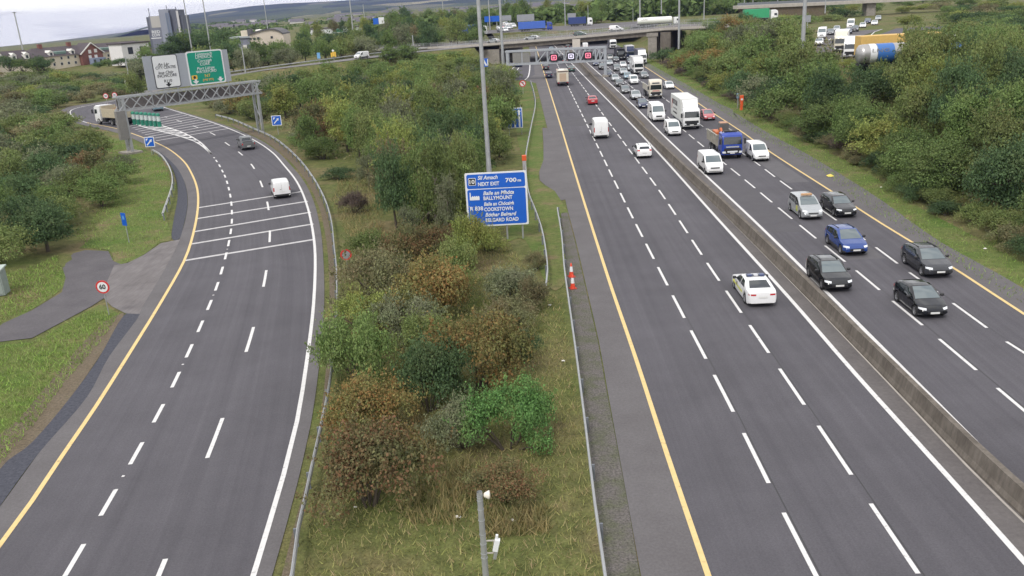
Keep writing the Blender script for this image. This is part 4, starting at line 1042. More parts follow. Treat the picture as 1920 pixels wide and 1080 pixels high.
# ------------------------------------------------------------------ plain of distant houses and woods (too far to count)
rf = random.Random(11)
mb = MB()
for k in range(120):
    px = rf.uniform(400, 1560); D = rf.uniform(900, 2500)
    q = at_y(px, 20, D); z = -1.0; w = rf.uniform(8, 26)
    mb.box((q.x, D, z+3.2), (w, 9, 7+rf.random()*2), 0 if rf.random() < .75 else 1)
    mb.add([(q.x-w/2, D-5, z+7), (q.x+w/2, D-5, z+7), (q.x+w/2, D, z+10), (q.x-w/2, D, z+10), (q.x+w/2, D+5, z+7), (q.x-w/2, D+5, z+7)], [(0, 1, 2, 3), (3, 2, 4, 5)], 2)
o = mb.build('distant_houses', [mat('render_white', (.62, .60, .57), .8), mat('render_grey', (.35, .33, .32), .8), mat('slate', (.12, .11, .12), .8)]); tag(o, kind='stuff', label='scatter of far white houses on the plain below the hills', cat='houses')

# ------------------------------------------------------------------ hotel
HZ = 2.6
hA, hB = gx(98, 129, HZ), gx(233, 115.5, HZ)
hd = (hB-hA); hd.z = 0; hL = hd.length; hd.normalize(); hn = Vector((hd.y, -hd.x, 0)); hang = math.atan2(hd.y, hd.x)
def hpl(px, py, off=0.0):
    o = hA+hn*off
    d = ray(px, py); t = (o-ORG).dot(hn)/d.dot(hn); q = ORG+d*t
    return (q-o).dot(hd), q.z-HZ
M_CREAM = mat('cream_render', (.64, .57, .45), .8, var=.06, vscale=.3); M_BRICK = mat('red_brick', (.20, .085, .065), .85, var=.15, vscale=.8)
M_SLATE = mat('brown_slate', (.075, .06, .065), .8, var=.15, vscale=.5); M_WINDOW = mat('house_window', (.05, .055, .065), .15); M_TRIM = mat('white_trim', (.68, .66, .62), .7)
root = empty('hotel', (hA.x, hA.y, HZ), hang, 'cream and red-brick hotel with dark dormered roof far left beyond the bushes', 'building')
eL = hpl(97, 110)[1]; eH = 4.7; rH = 8.2
xl, xr = hpl(55, 110)[0], hpl(286, 100)[0]
mb = MB(); mb.box(((xl+xr)/2, 6, eH/2-1), (xr-xl, 12, eH+2)); mb.build('walls', M_CREAM, root)
mb = MB()
mb.add([(xl-.5, -.6, eH), (xr+.5, -.6, eH), (xr-4, 6, rH), (xl+5, 6, rH), (xr+.5, 12.6, eH), (xl-.5, 12.6, eH)], [(0, 1, 2, 3), (3, 2, 4, 5), (0, 3, 5), (1, 4, 2)]); roof = mb.build('roof', M_SLATE, root)
for px, py in ((128, 82), (75, 92)):
    x = hpl(px, py, -6)[0]; mb = MB(); mb.box((x, 6, rH+.3), (1.5, 1.3, 2.2)); mb.build('chimney', M_BRICK, roof)
for px in (97, 138, 183, 222):
    x = hpl(px, 104)[0]
    mb = MB(); mb.box((x, 1.6, eH+.9), (1.9, 3.0, 1.4)); mb.add([(x-1.2, .0, eH+1.55), (x+1.2, .0, eH+1.55), (x, .0, eH+2.4), (x-1.2, 4, eH+1.55), (x+1.2, 4, eH+1.55), (x, 4, eH+2.4)], [(0, 1, 2), (0, 2, 5, 3), (1, 4, 5, 2)]); d_ = mb.build('dormer', M_TRIM, root)
    mb = MB(); mb.box((x, .06, eH+.95), (.95, .08, 1.0)); mb.build('pane', M_WINDOW, d_)
for px in (116, 202):
    x = hpl(px, 100)[0]; mb = MB(); mb.box((x, 1.7, eH+1.2), (4.6, 2.6, 1.3)); mb.build('glazed_dormer', mat('green_glass', (.16, .24, .21), .2), root, bevel=.3)
wins = [(100, 112), (115, 109), (128, 107.5), (141, 106), (102, 121), (116, 119.5), (129, 118), (142, 117), (203, 104), (213, 103), (225, 101), (203, 111), (215, 110), (226, 108.5), (70, 118), (82, 116), (70, 125)]
for px, py in wins:
    x, z = hpl(px, py)
    mb = MB(); mb.box((x, -.03, z), (1.2, .12, 1.3)); f_ = mb.build('window', M_TRIM, root)
    mb = MB(); mb.box((x, -.11, z), (.85, .06, 1.0)); mb.build('pane', M_WINDOW, f_)
gxl, gxr = hpl(151, 118)[0], hpl(190, 112)[0]
def gable(x0, x1, base, eave, apex, y, mt, nm, trim=True):
    mb = MB(); xm = (x0+x1)/2
    mb.add([(x0, y, base), (x1, y, base), (x1, y, eave), (xm, y, apex), (x0, y, eave), (x0, 6, base), (x1, 6, base), (x1, 6, eave), (xm, 6, apex), (x0, 6, eave)], [(0, 1, 2, 3, 4), (1, 6, 7, 2), (5, 0, 4, 9), (9, 8, 7, 6, 5)])
    g = mb.build(nm, mt, root)
    mb = MB(); mb.add([(x0-.7, y-.3, eave-.5), (xm, y-.3, apex+.25), (xm, 6, apex+.25), (x0-.7, 6, eave-.5), (x1+.7, y-.3, eave-.5), (x1+.7, 6, eave-.5)], [(0, 1, 2, 3), (1, 4, 5, 2)]); mb.build('gable_roof', M_SLATE, g)
    if trim:
        mb = MB(); mb.bar((x0-.7, y-.4, eave-.5), (xm, y-.4, apex+.2), .35); mb.bar((x1+.7, y-.4, eave-.5), (xm, y-.4, apex+.2), .35); mb.build('bargeboard', M_TRIM, g)
    return g
g1 = gable(gxl, gxr, -1, 5.0, 8.7, -1.8, M_BRICK, 'brick_gable')
for px, py in ((163, 97), (174, 95), (164, 107), (175, 106)):
    x, z = hpl(px, py); mb = MB(); mb.box((x, -1.86, z), (1.3, .14, 1.4)); f_ = mb.build('window', M_TRIM, g1)
mb = MB(); xm = (gxl+gxr)/2+1; mb.box((xm, -3.2, 1.3), (6.0, 2.6, 3.0)); pc = mb.build('porch', mat('porch_blue', (.25, .29, .40), .6, var=.1), root)
for dx in (-2.2, 0.6, 2.4):
    mb = MB(); mb.box((xm+dx, -4.53, 1.2), (.9, .1, 2.0)); mb.build('opening', M_WINDOW, pc)
g2 = gable(hpl(231, 110)[0], hpl(262, 106)[0], -1, 3.0, 5.2, -3.5, M_BRICK, 'brick_porch')
x, z = hpl(246, 106); mb = MB(); mb.box((x, -3.6, z), (1.0, .14, 2.4)); mb.build('window', M_TRIM, g2)
x, z = hpl(257, 107); mb = MB(); mb.box((x, -3.6, z), (1.0, .14, 1.6)); mb.build('window', M_TRIM, g2)
# small cream house at the far left edge
q = at_y(20, 126, 330); root = empty('cream_house', (q.x, q.y, 2.4), hang, 'low cream building with white dormers at the far left edge', 'building')
mb = MB(); mb.box((0, 4, 2.2), (24, 8, 5.4)); mb.build('walls', M_CREAM, root)
mb = MB(); mb.add([(-12.5, -.5, 4.9), (12.5, -.5, 4.9), (9, 4, 8.4), (-9, 4, 8.4), (12.5, 8.5, 4.9), (-12.5, 8.5, 4.9)], [(0, 1, 2, 3), (3, 2, 4, 5), (0, 3, 5), (1, 4, 2)]); mb.build('roof', M_SLATE, root)
for x in (-8, -3, 2, 7):
    mb = MB(); mb.box((x, .8, 5.9), (1.8, 2.4, 1.7)); mb.add([(x-1.1, -.5, 6.7), (x+1.1, -.5, 6.7), (x, -.5, 7.7), (x, 3, 7.7)], [(0, 1, 2), (0, 2, 3), (1, 3, 2)]); d_ = mb.build('dormer', M_TRIM, root)
    mb = MB(); mb.box((x, -.42, 5.9), (.9, .06, 1.1)); mb.build('pane', M_WINDOW, d_)
# white annexe beside the tower
a = hpl(232, 96, -14); q = at_y(256, 100, 350)
root = empty('white_annexe', (q.x, q.y, 2.6), hang, 'white flat block with a dark window strip between the hotel and grey tower', 'building')
zt_ = at_y(256, 81, 350).z-2.6
mb = MB(); mb.box((0, 4, zt_/2), (12.4, 8, zt_)); mb.build('walls', mat('annexe_white', (.70, .68, .68), .7, var=.05), root)
mb = MB(); mb.box((0, 4, zt_+.25), (13.4, 9, .5)); mb.build('roof', M_SLATE, root)
for x, w in ((2.6, 1.5), (4.3, 1.2), (-2.5, 2.2)):
    mb = MB(); mb.box((x, -.03, zt_-2.6), (w, .12, 2.6)); mb.build('window', M_WINDOW, root)

# ------------------------------------------------------------------ grey tower with lettering
DT = 385
def tbox(px0, px1, pyt, D=DT, name='block', m=None, root=None, dep=9, pyb=112, y0=0.0):
    a, b = at_y(px0, 60, D), at_y(px1, 60, D); zt2 = at_y((px0+px1)/2, pyt, D).z
    mb = MB(); mb.box(((a.x+b.x)/2-root.location.x, y0+dep/2, (zt2-root.location.z)/2), (b.x-a.x, dep, zt2-root.location.z)); return mb.build(name, m, root)
q = at_y(300, 112, DT); root = empty('grey_tower', (q.x, q.y, 2.0), 0, 'tall grey tower block with white RED COW lettering and pale top panel', 'building')
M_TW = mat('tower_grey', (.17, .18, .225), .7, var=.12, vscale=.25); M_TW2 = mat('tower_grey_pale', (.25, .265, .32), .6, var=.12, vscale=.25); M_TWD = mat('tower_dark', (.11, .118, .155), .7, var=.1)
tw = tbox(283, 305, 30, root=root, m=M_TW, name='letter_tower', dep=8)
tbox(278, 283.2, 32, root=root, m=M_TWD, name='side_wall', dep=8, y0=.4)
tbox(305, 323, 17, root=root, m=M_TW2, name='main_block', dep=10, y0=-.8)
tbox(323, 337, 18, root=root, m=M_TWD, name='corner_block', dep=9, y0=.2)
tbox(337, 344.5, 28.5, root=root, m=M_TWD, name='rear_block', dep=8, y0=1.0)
tbox(301, 305, 29, root=root, m=M_TWD, name='dark_joint', dep=8, y0=.8)  # narrow strip in the darker tower grey, set back from the front
def tpt(px, py, dy): q = at_y(px, py, DT+dy); return q.x-root.location.x, q.z-root.location.z
x, z = tpt(292, 41, -.1); mb = MB(); mb.box((x, -.08, z), (4.2, .16, 4.7)); mb.build('pale_panel', mat('panel_beige', (.42, .40, .38), .7), tw)
x, z = tpt(292.5, 60, -.1); text_mesh('RED', 1.6, M_SWHITE, tw, loc=(x, -.06, z), width=3.6, bold=.02)
x, z = tpt(292.8, 66, -.1); text_mesh('COW', 1.6, M_SWHITE, tw, loc=(x, -.06, z), width=3.6, bold=.02)
x, z = tpt(293, 71.5, -.1); mb = MB(); mb.box((x, -.05, z), (4.4, .1, .35)); mb.build('white_rule', M_SWHITE, tw)
xa, za = tpt(331, 20, 0); xb_, zb_ = tpt(337, 68, 0); mb = MB(); mb.box(((xa+xb_)/2+.3, .1, (za+zb_)/2), (.9, .25, za-zb_)); mb.build('light_strip', mat('strip_white', (.50, .49, .50), .6), root)
for px in (316, 320.5):
    xa, za = tpt(px-1, 24, -1); xb_, zb_ = tpt(px, 80, -1); mb = MB(); mb.box(((xa+xb_)/2, -.86, (za+zb_)/2), (.7, .14, za-zb_)); mb.build('glass_strip', mat('tower_glass', (.14, .17, .24), .3), root)
for px, h in ((280.5, 3.2), (313, 2.2), (330, 1.6)):
    xa, za = tpt(px, 20 if px > 300 else 30, 2); mb = MB(); mb.cyl((xa, 2, za-1), (xa, 2, za+h), .16, n=6); mb.build('mast', M_TWD, root)

# ------------------------------------------------------------------ round-roofed building
DR = 345
q = at_y(480, 102, DR); root = empty('round_roof_building', (q.x, q.y, 4.0), R(4), 'cream building with a curved dark roof and grey stair block beyond the green sign', 'building')
def rpt(px, py): q = at_y(px, py, DR); return q.x-root.location.x, q.z-root.location.z
prof = [(468, 66), (480, 61.5), (492, 58), (504, 56), (514, 56.5), (523, 59.5), (530, 64.5)]
P = [rpt(*p) for p in prof]; n = len(P)
mb = MB(); pol = [(P[0][0], -1)]+P+[(P[-1][0], -1)]
k = len(pol); tr = tessellate_polygon([[Vector((p[0], p[1], 0)) for p in pol]])
mb.add([(p[0], 0, p[1]) for p in pol]+[(p[0], 14, p[1]) for p in pol], [tuple(t) for t in tr]+[tuple(k+i for i in t) for t in tr]+[(i, (i+1) % k, k+(i+1) % k, k+i) for i in range(k)]); mb.build('walls', mat('cream_plaster', (.60, .52, .44), .8, var=.05, vscale=.3), root)
mb = MB(); mb.sweep([(p[0], 7, p[1]) for p in P], [(-7.5, .02), (7.5, .02), (7.5, .55), (-7.5, .55)]); mb.build('roof', mat('roof_dark', (.10, .095, .10), .7), root)
xa, xb2 = rpt(433, 80)[0], rpt(468, 80)[0]
mb = MB(); mb.box(((xa+xb2)/2, 6, rpt(450, 73)[1]/2-.5), (xb2-xa, 10, rpt(450, 73)[1]+1)); mb.build('side_wing', mat('wing_grey', (.22, .23, .29), .7, var=.15, vscale=.4), root)
mb = MB(); mb.box(((xa+xb2)/2, 6, rpt(450, 72)[1]+.3), (xb2-xa+1, 11, .6)); mb.build('wing_roof', mat('roof_pale', (.33, .36, .38), .6), root)
x, z = rpt(463, 55); mb = MB(); mb.box((x, 5, z/2), (1.4, 4, z)); mb.build('stair_tower', mat('roof_dark', (.1, .1, .1)), root)
x, z = rpt(453, 59); mb = MB(); mb.box((x, 7, z-1.3), (2.8, 5, 3.0)); mb.build('roof_room', M_CREAM, root)
x, z = rpt(478, 57); mb = MB(); mb.lathe([(1.6, 0), (1.3, .5), (0, .7)], (x, 7, z-.4), n=14); mb.build('skylight', M_TRIM, root)
x, z = rpt(459, 90); mb = MB(); mb.box((x, .9, z), (1.6, .3, 2.2)); mb.build('door', M_TRIM, root)
for px, py in ((470, 73), (477, 73), (484, 72), (509, 70), (472, 86), (479, 86), (486, 85), (497, 84)):
    x, z = rpt(px, py); mb = MB(); mb.box((x, -.04, z), (.9, .12, .9)); mb.build('window', M_WINDOW, root)
# long white building with green panel; blue and white billboard; far industrial roofs
DW = 520
def far_block(name, px0, px1, pyt, pyb, D, label, m, extra=None, dep=14):
    a, b = at_y(px0, pyt, D), at_y(px1, pyt, D); zt3 = (a.z+b.z)/2; q = at_y((px0+px1)/2, pyb, D)
    root = empty(name, ((a.x+b.x)/2, D, q.z), math.atan2(0, 1), label, 'building')
    mb = MB(); mb.box((0, dep/2, (zt3-q.z)/2), (b.x-a.x, dep, zt3-q.z)); mb.build('walls', m, root)
    mb = MB(); mb.box((0, dep/2, zt3-q.z+.25), (b.x-a.x+.8, dep+.8, .5)); mb.build('roof', M_SLATE if not extra else extra, root)
    return root, b.x-a.x, zt3-q.z
M_WHB = mat('industrial_white', (.62, .63, .64), .7, var=.05)
r_, w, h = far_block('white_warehouse', 576, 670, 53, 64, DW, 'long low white warehouse with a green panel behind the dense trees', M_WHB)
mb = MB(); mb.box((w*.12, -.06, h-1.4), (w*.17, .16, 1.8)); mb.build('green_panel', mat('panel_green', (.05, .30, .18), .6), r_)
far_block('far_roof', 715, 770, 39, 44, 700, 'thin white roofline right of the blue and white billboard', M_WHB)
far_block('far_warehouse', 970, 1025, 19, 26, 900, 'long pale warehouse roof in the distance above the blue lorry', M_WHB)
q = at_y(712, 58, 480); root = empty('billboard', (q.x, q.y, 6), 0, 'blue and white billboard on a grey pole above the trees', 'billboard')
a, b = at_y(702, 34, 480), at_y(721.5, 46, 480)
mb = MB(); mb.box((0, 0, (at_y(712, 45, 480).z-6)/2), (.5, .4, at_y(712, 45, 480).z-6)); mb.build('pole', M_GALV, root)
zc = (at_y(712, 39.5, 480).z-6); mb = MB(); mb.box((-1.5, -.3, zc), (2.9, .5, 3.2)); mb.build('blue_panel', M_SBLUE, root)
mb = MB(); mb.box((1.5, -.3, zc+.2), (2.9, .5, 3.4)); mb.build('white_panel', M_SWHITE, root)
# sign backs on the roundabout
for px0, px1, pyt, pyb, D, lb in ((939, 959, 31, 40, 424, 'grey back of a sign left of the wide sign back'), (969, 1002, 29.5, 40.5, 424, 'wide grey back of a sign above the bright blue lorry'), (1064, 1080, 27, 38, 420, 'grey sign back above the dark blue lorry')):
    a, b = at_y(px0, pyt, D), at_y(px1, pyb, D); root = empty('road_sign', ((a.x+b.x)/2, D, 6), 0, lb, 'sign')
    mb = MB(); mb.box((0, 0, (a.z+b.z)/2-6+.4), (b.x-a.x, .2, a.z-b.z)); 
    bd = mb.build('board', M_SBACK, root)
    for k in (-.35, .35):
        mb = MB(); mb.box(((b.x-a.x)*k, .2, (a.z-6)/2), (.25, .2, a.z-6)); mb.build('post', M_GALV, root)
a, b = at_y(908, 31, 422), at_y(937, 40, 422); root = empty('junction_sign', ((a.x+b.x)/2, 422, 6), 0, 'small bright blue junction sign above the thicket left of the bridge', 'sign')
mb = MB(); mb.box((0, 0, (a.z+b.z)/2-6), (b.x-a.x, .3, a.z-b.z)); mb.build('board', M_SBLUE, root)
for k in (-.3, .3):
    mb = MB(); mb.box(((b.x-a.x)*k, .3, (a.z-6)/2), (.3, .2, a.z-6)); mb.build('post', M_GALV, root)
q = at_y(908, 125, 200); root = empty('blue_sign', (q.x, 200, 0), 0, 'small blue and white sign seen just behind the thick lamp column', 'sign')
a, b = at_y(900, 110, 200), at_y(916, 125, 200); mb = MB(); mb.box((0, 0, (a.z+b.z)/2), (b.x-a.x, .15, a.z-b.z)); mb.build('board', M_SBLUE, root)
mb = MB(); mb.box((.2, -.1, (a.z+b.z)/2), (.35, .03, (a.z-b.z)*.8), ry=R(-25)); mb.box((.85, -.1, (a.z+b.z)/2), (.2, .03, (a.z-b.z)*.8)); mb.build('white_marks', M_SWHITE, root)
mb = MB(); mb.box((0, .2, a.z/2), (.14, .12, a.z)); mb.build('post', M_GALV, root)
q = at_y(1514, 50, 175); zq = hz(q.x, 175); root = empty('road_sign', (q.x, 175, zq), 0, 'grey back of a small sign on a post beside the queue on the right-hand slope', 'sign')
a, b = at_y(1510, 29, 175), at_y(1520, 41, 175); mb = MB(); mb.box((0, 0, (a.z+b.z)/2-zq), (b.x-a.x, .1, a.z-b.z)); mb.build('board', M_SBACK, root)
mb = MB(); mb.box((0, .1, (a.z-zq)/2), (.14, .1, a.z-zq)); mb.build('post', M_GALV, root)
# blue and yellow signs on the embankment
q = gx(593, 117, 4.4); root = empty('blue_sign', (q.x, q.y+4, 4.2), 0, 'pale blue sign beyond the embankment rail left of the yellow sign', 'sign')
mb = MB(); mb.box((0, 0, 1.9), (.95, .08, 1.7)); mb.build('board', mat('sign_pale_blue2', (.16, .36, .62), .5), root); mb = MB(); mb.box((0, .08, 1.2), (.1, .08, 2.6)); mb.build('post', M_GALV, root)
q = gx(621, 114, 4.6); root = empty('yellow_sign', (q.x, q.y+4, 4.3), 0, 'yellow chevron-like sign beyond the embankment rail left of the white van', 'sign')
mb = MB(); mb.box((-.55, 0, 1.8), (.45, .1, 1.3)); mb.box((.55, 0, 1.9), (.45, .1, 1.4)); mb.box((0, 0, 2.0), (.5, .1, 1.3)); mb.build('board', M_SYEL, root)
mb = MB(); mb.box((0, -.08, 3.0), (.55, .08, .55), ry=R(45)); mb.build('top_plate', M_SWHITE, root)
mb = MB(); mb.box((0, .1, 1.3), (.1, .08, 2.8)); mb.build('post', M_GALV, root)

# ------------------------------------------------------------------ viaduct far right and roundabout road
DV = 330
root = empty('viaduct', (at_y(1600, 15, DV).x, DV, 6), R(-2), 'far concrete viaduct with a pier at the upper right', 'bridge')
def vpt(px, py): q = at_y(px, py, DV); return q.x-root.location.x, q.z-6
xa, za = vpt(1380, 14); xb3, zb3 = vpt(1900, -12)
x1_, z1_ = vpt(1555, 6); x2_, z2_ = vpt(1700, -2)
mb = MB(); mb.bar((xa, 0, za), (x1_, 0, z1_), 8, 1.1); mb.bar((x1_, 0, z1_), (xb3, 0, z2_-.5), 8, 1.1); mb.build('deck', M_CONC_L, root)
mb = MB(); mb.bar((xa, -3.9, za+1.1), (x1_, -3.9, z1_+1.1), .1, .9); mb.bar((x1_, -3.9, z1_+1.1), (xb3, -3.9, z2_+.6), .1, .9); mb.build('parapet', M_GALV_D, root)
x, z = vpt(1629, 12); mb = MB(); mb.box((x, 0, z1_/2-.3), (3.2, 5, z1_-.4)); mb.build('pier', M_CONC, root)
x, z = vpt(1470, 15); mb = MB(); mb.box(((xa+x1_)/2, 0, (za+z1_)/4-.4), (x1_-xa-4, 6.5, (za+z1_)/2)); mb.build('abutment_bank', M_DIRT, root)
# queue road at the upper right
QZ = 6.05
qa = [gx(*p, QZ) for p in [(1522, 104), (1540, 70), (1570, 48), (1610, 37), (1680, 28), (1760, 20)]]
qb = [gx(*p, QZ) for p in [(1600, 120), (1600, 85), (1620, 66), (1668, 50), (1740, 36), (1800, 30)]]
me = bpy.data.meshes.new('queue_road'); me.from_pydata([(p.x, p.y, QZ+.02) for p in qa+qb], [], [(i, i+1, 7+i, 6+i) for i in range(5)]); me.materials.append(M_SHOULD); tag(link_mesh('queue_road', me), kind='structure')
qc = [gx(*p, QZ) for p in [(1600, 118), (1622, 84), (1640, 68), (1690, 50), (1760, 36)]]; qd = [gx(*p, QZ) for p in [(1700, 150), (1720, 110), (1760, 86), (1800, 70), (1860, 55)]]
me = bpy.data.meshes.new('second_queue_road'); me.from_pydata([(p.x, p.y, QZ+.03) for p in qc+qd], [], [(i, i+1, 6+i, 5+i) for i in range(4)]); me.materials.append(M_ASPH); tag(link_mesh('second_queue_road', me), kind='structure')
mb = MB(); ribbon_pts(mb, [flat(gx(*p, QZ)) for p in [(1632, 67), (1640, 60), (1668, 50)]], .25, QZ+.05); ribbon_pts(mb, [flat(gx(*p, QZ)) for p in [(1554, 75.5), (1559, 72)]], .3, QZ+.05); tag(mb.build('queue_road_line', M_WHITE, fixn=False), kind='structure')
# roundabout surface beyond the bridge, and verge patches
me = bpy.data.meshes.new('roundabout_road'); P = [gx(*p, 6.0) for p in [(860, 66), (980, 60), (1100, 56), (1230, 47), (1300, 40), (1300, 33), (1230, 38), (1100, 46), (980, 53), (860, 60)]]
me.from_pydata([(p.x, p.y, 6.06) for p in P], [], [tuple(range(10))]); me.materials.append(M_SHOULD); tag(link_mesh('roundabout_road', me), kind='structure')
# ------------------------------------------------------------------ foliage materials
def leaf_mat(name, base, alt, k_alt=.25, var=.45):
    base = tuple(c*1.75 for c in base); alt = tuple(c*1.62 for c in alt)
    m = bpy.data.materials.new(name); m.use_nodes = True
    n, l = m.node_tree.nodes, m.node_tree.links
    b = n['Principled BSDF']; b.inputs['Roughness'].default_value = .75; b.inputs['Specular IOR Level'].default_value = .25
    g = n.new('ShaderNodeNewGeometry'); oi = n.new('ShaderNodeObjectInfo'); t = n.new('ShaderNodeTexCoord')
    r_ = n.new('ShaderNodeValToRGB'); e = r_.color_ramp.elements
    e[0].position = 0; e[0].color = (*[c*(1-var) for c in base], 1); e[1].position = 1; e[1].color = (base[0]*(1+var)*1.08, base[1]*(1+var)*1.04, base[2]*(1+var*.8), 1)
    l.new(g.outputs['Random Per Island'], r_.inputs[0])
    nz_ = n.new('ShaderNodeTexNoise'); nz_.inputs['Scale'].default_value = 1.5; nz_.inputs['Detail'].default_value = 3
    ad = n.new('ShaderNodeVectorMath'); ad.operation = 'ADD'; l.new(t.outputs['Object'], ad.inputs[0])
    sc = n.new('ShaderNodeVectorMath'); sc.operation = 'SCALE'; sc.inputs[3].default_value = 37.0
    cb = n.new('ShaderNodeCombineXYZ'); l.new(oi.outputs['Random'], cb.inputs[0]); l.new(oi.outputs['Random'], cb.inputs[1]); l.new(cb.outputs[0], sc.inputs[0]); l.new(sc.outputs[0], ad.inputs[1]); l.new(ad.outputs[0], nz_.inputs['Vector'])
    mr = n.new('ShaderNodeMapRange'); mr.inputs[1].default_value = .5-k_alt*.3; mr.inputs[2].default_value = .72-k_alt*.3; l.new(nz_.outputs[0], mr.inputs[0])
    # break the patch edge up leaf by leaf
    ma = n.new('ShaderNodeMath'); ma.operation = 'MULTIPLY'; l.new(mr.outputs[0], ma.inputs[0])
    ga = n.new('ShaderNodeMath'); ga.operation = 'FRACT'; gm = n.new('ShaderNodeMath'); gm.operation = 'MULTIPLY'; gm.inputs[1].default_value = 57.3; l.new(g.outputs['Random Per Island'], gm.inputs[0]); l.new(gm.outputs[0], ga.inputs[0]); l.new(ga.outputs[0], ma.inputs[1])
    mx = n.new('ShaderNodeMix'); mx.data_type = 'RGBA'; mx.inputs[7].default_value = (*alt, 1); l.new(ma.outputs[0], mx.inputs[0]); l.new(r_.outputs[0], mx.inputs[6])
    ov = n.new('ShaderNodeMapRange'); ov.inputs[3].default_value = .78; ov.inputs[4].default_value = 1.25; l.new(oi.outputs['Random'], ov.inputs[0])
    m2 = n.new('ShaderNodeMix'); m2.data_type = 'RGBA'; m2.blend_type = 'MULTIPLY'; m2.inputs[0].default_value = 1; l.new(mx.outputs[2], m2.inputs[6]); l.new(ov.outputs[0], m2.inputs[7])
    l.new(m2.outputs[2], b.inputs['Base Color'])
    tl = n.new('ShaderNodeBsdfTranslucent'); l.new(m2.outputs[2], tl.inputs['Color'])
    ms = n.new('ShaderNodeMixShader'); ms.inputs[0].default_value = .28
    l.new(b.outputs[0], ms.inputs[1]); l.new(tl.outputs[0], ms.inputs[2]); l.new(ms.outputs[0], n['Material Output'].inputs['Surface'])
    MATS[name] = m; return m
LM = {
 'olive green': leaf_mat('leaf_olive', (.094, .126, .046), (.130, .125, .050)),
 'mid green': leaf_mat('leaf_mid', (.080, .122, .042), (.115, .135, .05)),
 'dark green': leaf_mat('leaf_dark', (.046, .078, .036), (.075, .095, .04), .15),
 'yellow-green': leaf_mat('leaf_yellow', (.122, .150, .046), (.18, .155, .05)),
 'bright green': leaf_mat('leaf_bright', (.075, .155, .050), (.12, .17, .055), .2),
 'orange-tinged': leaf_mat('leaf_orange', (.108, .118, .046), (.23, .122, .048), .5),
 'red-brown': leaf_mat('leaf_redbrown', (.088, .098, .046), (.17, .085, .048), .5),
 'brownish': leaf_mat('leaf_brown', (.105, .112, .060), (.155, .115, .066), .4),
 'grey-olive': leaf_mat('leaf_grey', (.098, .116, .068), (.125, .122, .08), .4),
 'purplish brown': leaf_mat('leaf_purple', (.075, .062, .055), (.09, .065, .055), .5),
}
M_BARK = mat('bark', (.085, .068, .052), .95, var=.25, vscale=3)
M_TWIG = mat('pale_bark', (.17, .145, .115), .95, var=.25, vscale=3)

